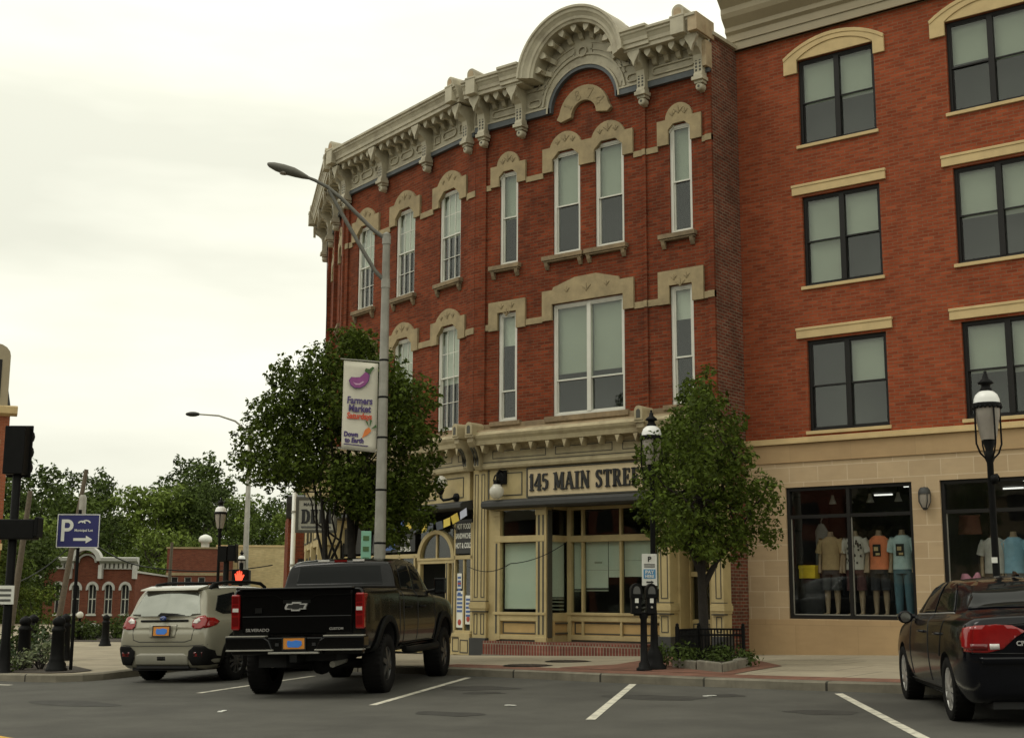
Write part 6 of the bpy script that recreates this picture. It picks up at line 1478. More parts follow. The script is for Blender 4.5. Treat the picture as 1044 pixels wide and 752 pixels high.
# ------------------------------------------------------------------ vehicles
def pchip(xs, ys, q):
    xs = np.asarray(xs, float); ys = np.asarray(ys, float); q = np.asarray(q, float)
    h = np.diff(xs); d = np.diff(ys)/h; n = len(xs); m = np.zeros(n)
    if n == 2: return ys[0]+d[0]*(q-xs[0])
    for i in range(1, n-1):
        if d[i-1]*d[i] > 0:
            w1, w2 = 2*h[i]+h[i-1], h[i]+2*h[i-1]; m[i] = (w1+w2)/(w1/d[i-1]+w2/d[i])
    m[0] = d[0]; m[-1] = d[-1]
    k = np.clip(np.searchsorted(xs, q)-1, 0, n-2); t = (q-xs[k])/h[k]
    return (1+2*t)*(1-t)**2*ys[k]+t*(1-t)**2*h[k]*m[k]+t*t*(3-2*t)*ys[k+1]+t*t*(t-1)*h[k]*m[k+1]
def car_body(stations, nu=8, nv=5):
    """stations: list of half sections [(x,y,z)*K] from rear to front; returns a closed mirrored mesh (verts, faces)"""
    S = np.array(stations, float); n, K, _ = S.shape
    u = np.arange(n); qu = np.linspace(0, n-1, (n-1)*nu+1)
    A = np.zeros((len(qu), K, 3))
    for j in range(K):
        for c in range(3): A[:, j, c] = pchip(u, S[:, j, c], qu)
    v = np.arange(K); qv = np.linspace(0, K-1, (K-1)*nv+1); Bm = np.zeros((len(qu), len(qv), 3))
    for i in range(len(qu)):
        for c in range(3): Bm[i, :, c] = pchip(v, A[i, :, c], qv)
    vs = []; fs = []; nr = len(qv)
    ringlen = 2*nr-2
    for i in range(len(qu)):
        half = [tuple(Bm[i, j]) for j in range(nr)]
        vs += half+[(p[0], -p[1], p[2]) for p in half[-2:0:-1]]
    for i in range(len(qu)-1):
        for k in range(ringlen):
            k2 = (k+1) % ringlen; fs.append((i*ringlen+k, i*ringlen+k2, (i+1)*ringlen+k2, (i+1)*ringlen+k))
    for i, rev in ((0, True), (len(qu)-1, False)):
        # close each end with strips across the car
        b = i*ringlen
        for j in range(nr-1):
            l0, l1 = j, j+1; r0, r1 = (ringlen-j) % ringlen, (ringlen-j-1) % ringlen
            q = [b+l0, b+l1, b+r1, b+r0]; q2 = []
            for a in q:
                if a not in q2: q2.append(a)
            if len(q2) > 2: fs.append(tuple(q2 if not rev else q2[::-1]))
    return vs, fs
def make_body(name, vs, fs, mats, parent, arches=(), smooth=True):
    me = bpy.data.meshes.new(name); me.from_pydata(vs, [], fs)
    bm = bmesh.new(); bm.from_mesh(me); bmesh.ops.remove_doubles(bm, verts=bm.verts, dist=1e-4); bmesh.ops.recalc_face_normals(bm, faces=bm.faces)
    bvh = BVHTree.FromBMesh(bm); bm.to_mesh(me); bm.free()
    for m in mats: me.materials.append(m)
    o = bpy.data.objects.new(name, me); COL.objects.link(o)
    if arches:
        for (x, z, r, w) in arches:
            for sg in (-1, 1):
                c = MB(); c.lathe([(.001,sg*(w-.28)),(r,sg*(w-.28)),(r,sg*(w+.4)),(.001,sg*(w+.4))], (x,0,z), 32, 'y', 1)
                co = c.build('cutter', mats); md = o.modifiers.new('arch', 'BOOLEAN'); md.operation = 'DIFFERENCE'; md.object = co; md.solver = 'EXACT'; md.material_mode = 'INDEX'
                bpy.context.view_layer.update(); dg = bpy.context.evaluated_depsgraph_get(); nm = bpy.data.meshes.new_from_object(o.evaluated_get(dg))
                o.modifiers.clear(); o.data = nm; bpy.data.objects.remove(co)
    o.data.name = name
    for p in o.data.polygons: p.use_smooth = smooth and p.material_index == 0
    bpy.context.view_layer.update()
    try: o.data.set_sharp_from_angle(angle=R_(38))
    except Exception: pass
    o.parent = parent
    return o, bvh
def patch(name, bvh, poly, axis, m, parent, off=.004, res=.04, thick=.0, smooth=True, mirror=False, origin=None):
    """a panel, glass or lamp cut to an outline and laid on the body surface. axis '+y','-y': outline (x,z) seen from the side; '-x': outline (y,z) seen from behind; '+z' outline (x,y) from above"""
    out = []
    for sgn in ((1, -1) if mirror else (1,)):
        bm = bmesh.new()
        ax = axis
        if sgn < 0 and axis in ('+y', '-y'): ax = '-y' if axis == '+y' else '+y'
        pl_ = poly if not (sgn < 0 and axis in ('-x', '+x')) else [(-a, b) for a, b in poly]
        f = bm.faces.new([bm.verts.new((a, b, 0)) for a, b in pl_])
        for c, (lo, hi) in enumerate(((min(p[0] for p in pl_), max(p[0] for p in pl_)), (min(p[1] for p in pl_), max(p[1] for p in pl_)))):
            k = math.ceil(lo/res)
            while k*res < hi:
                co = [0,0,0]; no = [0,0,0]; co[c] = k*res; no[c] = 1
                bmesh.ops.bisect_plane(bm, geom=bm.verts[:]+bm.edges[:]+bm.faces[:], plane_co=co, plane_no=no); k += 1
        bad = []
        for v in bm.verts:
            a, b = v.co.x, v.co.y
            if ax == '+y': o, d = Vector((a, 5, b)), Vector((0,-1,0))
            elif ax == '-y': o, d = Vector((a, -5, b)), Vector((0,1,0))
            elif ax == '-x': o, d = Vector((-8, a, b)), Vector((1,0,0))
            elif ax == '+x': o, d = Vector((9, a, b)), Vector((-1,0,0))
            else: o, d = Vector((a, b, 6)), Vector((0,0,-1))
            h = bvh.ray_cast(o, d)
            if h[0] is None:
                h = bvh.find_nearest(o+d*(4.2 if ax[1] == 'y' else 7.2))
            n = h[1]
            if n.dot(d) > 0: n = -n
            v.co = h[0]+n*off
        bmesh.ops.recalc_face_normals(bm, faces=bm.faces)
        me = bpy.data.meshes.new(name); bm.to_mesh(me); bm.free(); me.materials.append(m)
        for p in me.polygons: p.use_smooth = smooth
        ob = bpy.data.objects.new(name, me); COL.objects.link(ob); ob.parent = parent
        s = ob.modifiers.new('t', 'SOLIDIFY'); s.thickness = max(thick, .006); s.offset = -1 if not thick else 0
        out.append(ob)
    return out
def line_patch(name, bvh, pts, axis, w, m, parent, off=.0025):
    """a thin shut line along a polyline"""
    mb = MB(); P3 = []
    rs = resample(pts, .06)
    for a, b in rs:
        if axis == '+y': o, d = Vector((a, 5, b)), Vector((0,-1,0))
        elif axis == '-y': o, d = Vector((a, -5, b)), Vector((0,1,0))
        else: o, d = Vector((-8, a, b)), Vector((1,0,0))
        h = bvh.ray_cast(o, d)
        if h[0] is None: continue
        n = h[1] if h[1].dot(d) < 0 else -h[1]
        P3.append(h[0]+n*.001)
    if len(P3) > 1: mb.tube(P3, w/2, 4); return mb.build(name, m, parent)
def wheel(parent, x, y, r, w, rim_r, spokes, m_rim, side, two=False, rz=0):
    """tyre with rim; side=+1 outer face towards +y"""
    t = MB(); hw = w/2
    t.lathe([(rim_r*.96,-hw*.8),(rim_r,-hw*.9),(r*.93,-hw),(r*.985,-hw*.82),(r,-hw*.55),(r,hw*.55),(r*.985,hw*.82),(r*.93,hw),(rim_r+.015,hw*.95),(rim_r,hw*.86),(rim_r*.96,hw*.75)], (0,0,0), 40, 'y')
    for k in range(36):
        a = 2*PI*k/36; s = MB()
        c, q = math.cos(a), math.sin(a)
        t.add([(c*r*1.004-q*.012, -hw*.9, q*r*1.004+c*.012),(c*r*1.004+q*.012, -hw*.9, q*r*1.004-c*.012),(c*r*1.004+q*.012, hw*.9, q*r*1.004-c*.012),(c*r*1.004-q*.012, hw*.9, q*r*1.004+c*.012),
               (c*r*.97-q*.012, -hw*.9, q*r*.97+c*.012),(c*r*.97+q*.012, -hw*.9, q*r*.97-c*.012),(c*r*.97+q*.012, hw*.9, q*r*.97-c*.012),(c*r*.97-q*.012, hw*.9, q*r*.97+c*.012)],
              [(0,1,2,3),(0,4,5,1),(1,5,6,2),(2,6,7,3),(3,7,4,0)])
    o = t.build('wheel', M['tyre'], parent, Matrix.Translation((x, y, r*.985)) @ Matrix.Rotation(rz, 4, 'Z'))
    f = MB(); s = side
    f.lathe([(rim_r*.985,s*hw*.84),(rim_r*.93,s*hw*.78),(rim_r*.86,s*hw*.30)], (0,0,0), 36, 'y')
    f.lathe([(rim_r*.24,s*hw*.86),(rim_r*.2,s*hw*.94),(.001,s*hw*.96)], (0,0,0), 18, 'y')
    for k in range(spokes):
        for dd in ((-.16, .16) if two else (0,)):
            a = 2*PI*k/spokes+.3; T = Matrix.Rotation(a, 4, 'Y'); f.T = T
            wd = rim_r*(.13 if two else .20)
            xo = dd*rim_r
            f.add([(rim_r*.15, s*hw*.92, xo*.5-wd*.8),(rim_r*.15, s*hw*.92, xo*.5+wd*.8),(rim_r*.95, s*hw*.84, xo*1.5+wd*.6),(rim_r*.95, s*hw*.84, xo*1.5-wd*.6),
                   (rim_r*.15, s*hw*.40, xo*.5-wd*.8),(rim_r*.15, s*hw*.40, xo*.5+wd*.8),(rim_r*.95, s*hw*.30, xo*1.5+wd*.6),(rim_r*.95, s*hw*.30, xo*1.5-wd*.6)],
                  [(0,1,2,3),(0,3,7,4),(1,5,6,2),(2,6,7,3),(0,4,5,1),(4,7,6,5)]); f.T = None
    f.build('rim', m_rim, o)
    d = MB(); d.lathe([(rim_r*.92,s*hw*.15),(rim_r*.5,s*hw*.2),(.001,s*hw*.2)], (0,0,0), 24, 'y'); d.lathe([(rim_r*.66,s*hw*.24),(rim_r*.2,s*hw*.26)], (0,0,0), 24, 'y', 1); d.build('brake_disc', [M['dark'], M['galv']], o)
    return o
def plate(parent, Mx):
    a = MB(); a.box(-.155,.155,-.012,0,-.078,.078); p = a.build('licence_plate', M['plate_gold'], parent, Mx, .004)
    a = MB(); a.prism([(-.085,-.05),(.07,-.055),(.115,-.02),(.11,.03),(.03,.045),(-.03,.03),(-.09,.04),(-.10,-.01)], 'y', -.017, -.011); a.build('plate_number', M['plate_blue'], p)
    a = MB(); a.rectring(-.17,.17,-.09,.09,.016,-.016,.002); a.build('plate_frame', M['black'], p)
BACK = Matrix(((0,-1,0,0),(0,0,0,0),(0,0,1,0),(0,0,0,1)))
# in a plate's or badge's own frame -y faces the viewer; this turns -y to the car's rear (-x) and x to the car's right (-y)
REAR = Matrix(((0,1,0,0),(-1,0,0,0),(0,0,1,0),(0,0,0,1)))
def paint(name, base, rough=.28, coat=1., metal=0., spec=.5): return mat(name, base, rough, .03, 3, spec=spec, coat=coat, metal=metal)
M['paint_black'] = paint('black car paint', (.0028,.0033,.0055), .16, .22, spec=.2); M['paint_truck'] = paint('black truck paint', (.0025,.0025,.0025), .18, .25, spec=.2); M['paint_olive'] = paint('khaki grey car paint', (.30,.285,.215), .35, .8, .15)
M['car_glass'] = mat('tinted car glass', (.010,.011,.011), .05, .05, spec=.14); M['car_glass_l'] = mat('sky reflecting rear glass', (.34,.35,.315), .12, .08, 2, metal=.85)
M['plastic'] = mat('black body plastic', (.009,.009,.0085), .65, .1, 8, spec=.1); M['tyre'] = mat('tyre rubber', (.011,.0105,.010), .9, .15, 10, .1, 60, spec=.1)
M['red_lens'] = mat('red lamp lens', (.25,.009,.009), .12, .12, 10, coat=.6); M['red_lens_d'] = mat('dark red lamp lens', (.13,.006,.006), .12, .1, 10, coat=.6); M['clear_lens'] = mat('clear lamp lens', (.62,.60,.56), .12, .1, 12, coat=.5)
M['chrome'] = mat('bright metal trim', (.55,.55,.53), .25, .03, metal=.4); M['rim_silver'] = mat('silver wheel rim', (.48,.47,.45), .3, .06, metal=.6); M['rim_dark'] = mat('dark wheel rim', (.06,.06,.058), .4, .08, metal=.4)
M['plate_gold'] = mat('gold licence plate', (.58,.23,.035), .5, .05); M['plate_blue'] = mat('blue plate print', (.045,.20,.66), .5, .05); M['emblem_blue'] = mat('blue emblem', (.03,.06,.22), .3)
M['white_r'] = M['clear_lens']

# ---- black sedan ------------------------------------------------------------
HD = R_(120.3)
sed = thing('sedan', 'glossy black four door sedan parked nose in, cut by the right edge of the photo', 'car', (14.87, -9.46, 0), HD)
def zc_(x, y): return zr(x, y)
def set_ground(o, wb, sc=1.0):
    c, s = math.cos(o.rotation_euler.z), math.sin(o.rotation_euler.z); x, y = o.location.x, o.location.y
    z0 = zr(x, y); z1 = zr(x+c*wb, y+s*wb); zl = zr(x-s*.75, y+c*.75); zr_ = zr(x+s*.75, y-c*.75)
    o.location.z = z0; o.rotation_mode = 'XYZ'
    pitch = -math.atan2(z1-z0, wb); roll = math.atan2(zl-zr_, 1.5)
    o.matrix_basis = Matrix.Translation((x, y, z0)) @ Matrix.Rotation(o.rotation_euler.z, 4, 'Z') @ Matrix.Rotation(pitch, 4, 'Y') @ Matrix.Rotation(roll, 4, 'X') @ Matrix.Scale(sc, 4)
set_ground(sed, 2.7)
def sec(x, zb, wb, wr, wm, zm, ws, zs_, w5, z5, w6, z6, z7, dx=None):
    d = dx or [0]*8
    return [(x+d[0],0,zb),(x+d[1],wb,zb),(x+d[2],wr,zb+.13),(x+d[3],wm,zm),(x+d[4],ws,zs_),(x+d[5],w5,z5),(x+d[6],w6,z6),(x+d[7],0,z7)]
ST = [
 sec(-.86,.40,.55,.62,.66,.64,.66,.88,.58,.955,.30,.98,.985),
 sec(-.845,.32,.62,.72,.76,.64,.74,.92,.66,.995,.34,1.02,1.025),
 sec(-.76,.24,.68,.79,.83,.64,.80,.945,.71,1.025,.36,1.055,1.06),
 sec(-.50,.20,.72,.83,.868,.64,.835,.96,.745,1.035,.40,1.075,1.085),
 sec(-.30,.20,.72,.84,.875,.64,.845,.965,.755,1.045,.50,1.105,1.125),
 sec(.12,.20,.73,.845,.877,.63,.85,.965,.765,1.05,.545,1.285,1.325),
 sec(.55,.20,.73,.845,.877,.62,.85,.96,.77,1.04,.56,1.36,1.41),
 sec(1.10,.20,.73,.845,.877,.62,.85,.95,.77,1.03,.575,1.375,1.435),
 sec(1.60,.20,.73,.845,.875,.62,.845,.94,.77,1.02,.57,1.345,1.41),
 sec(2.15,.20,.73,.84,.87,.61,.835,.92,.76,.99,.60,1.13,1.185),
 sec(2.55,.20,.72,.83,.865,.60,.82,.90,.73,.955,.55,.985,1.0),
 sec(3.05,.20,.70,.81,.85,.58,.80,.84,.68,.895,.40,.925,.93),
 sec(3.42,.22,.62,.74,.79,.54,.72,.74,.58,.79,.30,.81,.815),
 sec(3.58,.30,.45,.52,.56,.50,.52,.64,.42,.68,.22,.69,.69)]
vs, fs = car_body(ST); body, bv = make_body('body', vs, fs, [M['paint_black'], M['dark']], sed, [(0,.315,.365,.86),(2.7,.315,.365,.86)])
# side glass
patch('side_window', bv, [(.98,1.05),(1.02,1.375),(1.45,1.355),(1.80,1.245),(2.10,1.085),(2.12,1.03)], '+y', M['car_glass'], sed, mirror=True)
patch('side_window', bv, [(.02,1.075),(.40,1.30),(.62,1.358),(.93,1.375),(.90,1.055),(.25,1.07)], '+y', M['car_glass'], sed, mirror=True)
patch('rear_window', bv, [(-.66,1.10),(-.51,1.33),(-.40,1.375),(.40,1.375),(.51,1.33),(.66,1.10),(.4,1.115),(-.4,1.115)], '-x', M['car_glass'], sed)
patch('windscreen', bv, [(-.62,1.04),(-.52,1.33),(.52,1.33),(.62,1.04)], '+x', M['car_glass'], sed)
for ax in ('+y', '-y'):
    line_patch('window_trim', bv, [(-.02,1.062),(.25,1.058),(.93,1.04),(2.12,1.015)], ax, .016, M['chrome'], sed)
    for pts in ([(.945,1.04),(.93,.70),(.90,.34)], [(2.08,1.0),(2.10,.6),(2.06,.34)], [(.30,.62),(.20,.88),(.06,1.03)], [(.40,.30),(2.3,.29)]): line_patch('shut_line', bv, pts, ax, .012, M['black'], sed)
    for x in (.35, 1.28):
        sgn = 1 if ax == '+y' else -1; h = MB(); h.tube([(x-.10,sgn*.862,.845),(x-.06,sgn*.895,.85),(x+.08,sgn*.895,.85),(x+.12,sgn*.862,.845)], .016, 6); h.build('door_handle', M['paint_black'], sed)
    patch('mud_line', bv, [(.42,.20),(2.3,.20),(2.28,.29),(.44,.29)], ax, M['plastic'], sed, .002)
# lamps
TL = [(.35,.72),(.70,.68),(.76,.70),(.78,.86),(.70,.925),(.44,.945),(.30,.93)]
TL = [(.83,.71),(.82,.90),(.74,.955),(.54,.965),(.40,.955),(.28,.90),(.38,.84),(.50,.735),(.66,.70)]
for sg in (1, -1):
    tl = patch('tail_light', bv, [(sg*a, b) for a, b in TL][::sg], '-x', M['red_lens'], sed, .010)[0]
    patch('reversing_lamp', bv, [(sg*a, b) for a, b in [(.62,.73),(.62,.785),(.53,.785),(.53,.735)]][::sg], '-x', M['clear_lens'], tl, .016)
    patch('lamp_grid', bv, [(sg*a, b) for a, b in [(.78,.73),(.78,.785),(.64,.785),(.64,.73)]][::sg], '-x', M['red_lens_d'], tl, .016)
    line_patch('lamp_split', bv, [(sg*.60,.965),(sg*.52,.88),(sg*.49,.75)], '-x', .014, M['black'], tl)
patch('tail_light', bv, [(-.84,.72),(-.72,.75),(-.66,.84),(-.72,.93),(-.84,.95)], '+y', M['red_lens'], sed, .008, mirror=True)
line_patch('shut_line', bv, [(-.78,.70),(-.3,.69),(.3,.69),(.78,.70)], '-x', .012, M['black'], sed)
line_patch('boot_edge', bv, [(-.62,.955),(-.3,.975),(.3,.975),(.62,.955)], '-x', .012, M['black'], sed)
patch('bumper_shelf', bv, [(-.72,.66),(.72,.66),(.70,.60),(-.70,.60)], '-x', M['paint_black'], sed, .03)
pb = MB(); pb.box(-.30,.30,-.02,.0,.72,.86); plt_ = pb.build('plate_recess', M['dark'], sed, Matrix.Translation((-.868,0,0)) @ REAR)
plate(sed, Matrix.Translation((-.892,0,.79)) @ REAR)
text_mesh('badge_lettering', 'CIVIC', .062, M['chrome'], sed, Matrix.Translation((-.886,.30,.785)) @ REAR @ STAND, .012, .002)
for sg in (1, -1):
    m = MB(); m.sections([[(2.0+dx, sg*(.92+.085*math.cos(t)*s), 0.985+.075*math.sin(t)*s) for t in [2*PI*k/12 for k in range(12)]] for dx, s in ((-.035,.88),(-.03,1.0),(.05,.95),(.10,.5))]); m.tube([(2.0,sg*.80,.99),(2.02,sg*.90,1.0)], .025, 6); mi = m.build('wing_mirror', M['paint_black'], sed)
    g = MB(); g.lathe([(.001,0),(.058,0)], (1.962,sg*.92,.985), 12, 'x'); g.build('mirror_glass', M['car_glass_l'], mi)
    patch('headlight', bv, [(sg*a, b) for a, b in [(.40,.66),(.70,.68),(.74,.76),(.5,.76)]][::sg], '+x', M['clear_lens'], sed, .006)
for x, y, s in ((0,.77,1),(0,-.77,-1),(2.7,.77,1),(2.7,-.77,-1)): wheel(sed, x, y, .315, .20, .215, 5, M['rim_silver'], s, True)
m = MB(); m.box(-.75, 3.3, -.6, .6, .17, .24); m.build('underside', M['dark'], sed)
m = MB(); m.sections([[(x, y, z) for y, z in ((-.02,1.42),(.02,1.42),(.015,zt),(-.015,zt))] for x, zt in ((.42,1.44),(.55,1.475),(.62,1.42))]); m.build('antenna_fin', M['paint_black'], sed)
# cabin hints behind the glass are too dark to see; rear shelf light
m = MB(); m.box(-.16,.16,-.02,.02,0,.02)

# ---- olive wagon ------------------------------------------------------------
suv = thing('wagon', 'khaki grey crossover wagon with roof rails and black wheel arch cladding left of the pickup', 'car', (.69, -8.57, 0), math.atan2(.956, -.30))
set_ground(suv, 2.63)
ST = [
 sec(-.885,.42,.55,.66,.70,.66,.66,.80,.60,.86,.30,.90,.90,[0,0,.01,0,.01,.03,.02,.02]),
 sec(-.865,.32,.64,.76,.80,.66,.76,.88,.70,1.0,.36,1.02,1.02,[0,0,0,0,.015,.05,.055,.05]),
 sec(-.78,.24,.70,.83,.868,.66,.82,.93,.735,1.06,.60,1.08,1.085,[0,0,0,0,.0,.0,-.01,-.03]),
 sec(-.66,.22,.72,.85,.885,.66,.84,.95,.75,1.10,.63,1.32,1.36,[0,0,0,0,.0,.0,-.01,-.05]),
 sec(-.53,.22,.72,.855,.89,.66,.85,.96,.765,1.10,.585,1.49,1.545,[0,0,0,0,0,0,-.02,-.08]),
 sec(-.30,.22,.72,.855,.89,.66,.855,.965,.775,1.08,.585,1.515,1.57),
 sec(.35,.22,.73,.86,.892,.65,.86,.965,.785,1.06,.60,1.53,1.585),
 sec(1.0,.22,.73,.86,.892,.64,.86,.96,.785,1.05,.605,1.525,1.58),
 sec(1.55,.22,.73,.86,.89,.64,.855,.95,.785,1.04,.60,1.48,1.54),
 sec(2.05,.22,.73,.86,.89,.64,.85,.94,.78,1.02,.63,1.25,1.30),
 sec(2.45,.22,.72,.85,.885,.64,.84,.93,.76,1.0,.60,1.03,1.05),
 sec(3.0,.24,.70,.83,.87,.62,.82,.90,.70,.95,.42,.985,.99),
 sec(3.40,.28,.60,.74,.80,.58,.74,.82,.60,.87,.30,.89,.89),
 sec(3.56,.36,.42,.52,.56,.54,.52,.70,.42,.74,.2,.76,.76)]
vs, fs = car_body(ST); body, bv = make_body('body', vs, fs, [M['paint_olive'], M['dark']], suv, [(0,.34,.40,.87),(2.63,.34,.40,.87)])
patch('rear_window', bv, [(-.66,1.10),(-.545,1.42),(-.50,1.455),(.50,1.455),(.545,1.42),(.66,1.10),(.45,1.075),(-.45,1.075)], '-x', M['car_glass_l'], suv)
patch('side_window', bv, [(-.48,1.16),(-.30,1.40),(.22,1.46),(.20,1.10),(-.28,1.10)], '+y', M['car_glass'], suv, mirror=True)
patch('side_window', bv, [(.28,1.10),(.30,1.465),(1.0,1.47),(.98,1.09)], '+y', M['car_glass'], suv, mirror=True)
patch('side_window', bv, [(1.06,1.09),(1.08,1.47),(1.50,1.43),(1.9,1.22),(2.15,1.06)], '+y', M['car_glass'], suv, mirror=True)
patch('windscreen', bv, [(-.62,1.10),(-.54,1.44),(.54,1.44),(.62,1.10)], '+x', M['car_glass'], suv)
# roof spoiler, rails
m = MB(); m.sections([[(-.73,y,1.495),(-.70,y,1.52),(-.40,y,1.575),(-.40,y,1.52)] for y in (-.56,-.3,0,.3,.56)]); m.build('roof_spoiler', M['paint_olive'], suv, None, .01)
for sg in (1, -1):
    m = MB(); m.tube([(-.38,sg*.56,1.50),(-.25,sg*.56,1.585),(.1,sg*.565,1.625),(.8,sg*.57,1.63),(1.25,sg*.565,1.60),(1.42,sg*.56,1.53)], [.035,.034,.026,.026,.03,.03], 8); 
    m.prism([(-.42,1.50),(-.12,1.52),(-.16,1.60),(-.28,1.575)], 'y', sg*.545, sg*.585); m.build('roof_rail', M['plastic'], suv)
for x in (.0, .75):
    m = MB(); m.tube([(x,-.57,1.605),(x,-.4,1.622),(x,.4,1.622),(x,.57,1.605)], .015, 8); m.build('crossbar', M['plastic'], suv)
# lamps, tailgate details
for sg in (1, -1):
    tl = patch('tail_light', bv, [(sg*a, b) for a, b in [(.55,.905),(.55,1.0),(.63,1.06),(.735,1.075),(.80,1.01),(.80,.90),(.70,.865),(.60,.87)]][::sg], '-x', M['red_lens'], suv, .014)[0]
    patch('reversing_lamp', bv, [(sg*a, b) for a, b in [(.565,.96),(.58,1.01),(.66,1.045),(.70,.99),(.64,.955)]][::sg], '-x', M['clear_lens'], tl, .020)
    patch('tail_light', bv, [(-.88,.87),(-.60,.93),(-.50,.98),(-.60,1.04),(-.82,1.05)], '+y' if sg > 0 else '-y', M['red_lens'], suv, .010)
    # black bumper corner with fog reflector, wheel arch trims, sill cladding
    patch('bumper_corner', bv, [(sg*a, b) for a, b in [(.58,.30),(.86,.30),(.875,.52),(.80,.60),(.62,.60),(.52,.52),(.52,.40)]][::sg], '-x', M['plastic'], suv, .016)
    patch('reflector', bv, [(sg*a, b) for a, b in [(.62,.43),(.76,.43),(.77,.50),(.62,.50)]][::sg], '-x', M['red_lens_d'], suv, .022)
    ax = '+y' if sg > 0 else '-y'
    for wx in (0, 2.63):
        o = [(wx+.49*math.cos(R_(a)), .34+.49*math.sin(R_(a))) for a in range(-10, 191, 10)]; i = [(wx+.405*math.cos(R_(a)), .34+.405*math.sin(R_(a))) for a in range(190, -11, -10)]
        patch('arch_trim', bv, o+i, ax, M['plastic'], suv, .012)
    patch('sill_cladding', bv, [(.45,.23),(2.2,.23),(2.2,.42),(.45,.42)], ax, M['plastic'], suv, .010)
    for pts in ([(.25,1.08),(.28,.75),(.42,.5)], [(1.03,1.07),(1.02,.7),(1.0,.42)], [(2.1,1.02),(2.12,.7),(2.1,.45)]): line_patch('shut_line', bv, pts, ax, .010, M['black'], suv)
    patch('headlight', bv, [(sg*a, b) for a, b in [(.40,.74),(.70,.74),(.74,.84),(.5,.84)]][::sg], '+x', M['clear_lens'], suv, .006)
patch('bumper_insert', bv, [(-.50,.30),(.50,.30),(.50,.44),(.42,.48),(-.42,.48),(-.50,.44)], '-x', mat('silver skid trim', (.26,.25,.20), .5, .05), suv, .012)
patch('tow_cover', bv, [(-.08,.37),(.08,.37),(.08,.43),(-.08,.43)], '-x', M['plastic'], suv, .018)
patch('garnish', bv, [(-.46,.985),(.46,.985),(.46,1.015),(-.46,1.015)], '-x', M['plastic'], suv, .010)
line_patch('shut_line', bv, [(-.60,.93),(-.56,.70),(-.44,.665),(.44,.665),(.56,.70),(.60,.93)], '-x', .012, M['black'], suv)
line_patch('shut_line', bv, [(-.84,.62),(-.5,.60),(.5,.60),(.84,.62)], '-x', .010, M['black'], suv)
patch('plate_recess', bv, [(-.24,.74),(.24,.74),(.27,.94),(-.27,.94)], '-x', M['paint_olive'], suv, .006)
plate(suv, Matrix.Translation((-.905,0,.84)) @ Matrix.Rotation(R_(6), 4, 'Y') @ REAR)
m = MB(); m.ball((0,0,0), .05, 16, 8, sq=(1.35,.3,.75)); em = m.build('emblem', M['emblem_blue'], suv, Matrix.Translation((-.868,0,1.045)) @ REAR)
m = MB()
for x, z, r in ((-.03,.01,.010),(.005,.012,.007),(.02,-.008,.007),(.035,.01,.006),(.0,-.012,.006)): m.ball((x,-.014,z), r, 6, 5)
m.build('stars', M['chrome'], em)
m = MB(); m.prism([(-.05,1.10),(.0,1.135),(.12,1.13),(.40,1.115),(.10,1.085),(.0,1.075),(-.06,1.085)], 'y', -.03, .0); m.build('rear_wiper', M['black'], suv, Matrix.Translation((-.835,.05,0)) @ REAR)
for sg in (1,-1):
    m = MB(); m.sections([[(2.05+dx, sg*(.95+.10*math.cos(t)*s), 1.09+.075*math.sin(t)*s) for t in [2*PI*k/12 for k in range(12)]] for dx, s in ((-.035,.88),(-.03,1.0),(.05,.95),(.10,.5))]); m.tube([(2.05,sg*.80,1.03),(2.06,sg*.92,1.05)], .025, 6); m.build('wing_mirror', M['paint_olive'], suv)
for x, y, s in ((0,.775,1),(0,-.775,-1),(2.63,.775,1),(2.63,-.775,-1)): wheel(suv, x, y, .34, .22, .215, 5, M['rim_dark'], s, True)
m = MB(); m.box(-.8, 3.3, -.62, .62, .2, .34); m.box(-.86,-.5,-.5,.5,.24,.40); m.build('underside', M['dark'], suv)

# ---- black pickup -----------------------------------------------------------
trk = thing('pickup_truck', 'black lifted crew cab pickup truck with knobbly tyres parked before the delicatessen', 'pickup', (5.07, -9.80, 0), math.atan2(.885, -.465))
set_ground(trk, 3.75, .975)
def tsec(x, zb, w, ws, zs_, w5, z5, w6, z6, z7, dx=None):
    d = dx or [0]*8
    return [(x+d[0],0,zb),(x+d[1],w-.12,zb),(x+d[2],w-.03,zb+.10),(x+d[3],w,zb+.34),(x+d[4],ws,zs_),(x+d[5],w5,z5),(x+d[6],w6,z6),(x+d[7],0,z7)]
ST = [
 tsec(-1.10,.70,.93,.93,1.34,.90,1.465,.85,1.485,1.485),
 tsec(-1.07,.66,.965,.955,1.36,.925,1.48,.86,1.50,1.50),
 tsec(-.80,.62,.985,.975,1.37,.94,1.485,.87,1.505,1.505),
 tsec(.0,.60,1.0,.99,1.37,.95,1.485,.88,1.505,1.505),
 tsec(.72,.58,.985,.975,1.37,.94,1.485,.87,1.505,1.505),
 tsec(.80,.58,.985,.975,1.36,.92,1.45,.80,1.50,1.51),
 tsec(.90,.58,.985,.975,1.36,.915,1.46,.765,1.86,1.90),
 tsec(1.12,.58,.985,.975,1.36,.915,1.45,.735,1.925,1.97),
 tsec(1.8,.58,.985,.975,1.35,.915,1.44,.74,1.945,1.99),
 tsec(2.45,.58,.985,.975,1.34,.915,1.43,.73,1.91,1.965),
 tsec(2.95,.58,.985,.975,1.33,.91,1.41,.74,1.66,1.70),
 tsec(3.30,.58,.985,.97,1.31,.90,1.38,.70,1.43,1.44),
 tsec(4.1,.60,.99,.965,1.27,.87,1.34,.50,1.385,1.39),
 tsec(4.55,.62,.97,.94,1.20,.80,1.28,.40,1.31,1.31),
 tsec(4.68,.70,.90,.88,1.10,.74,1.18,.36,1.20,1.20)]
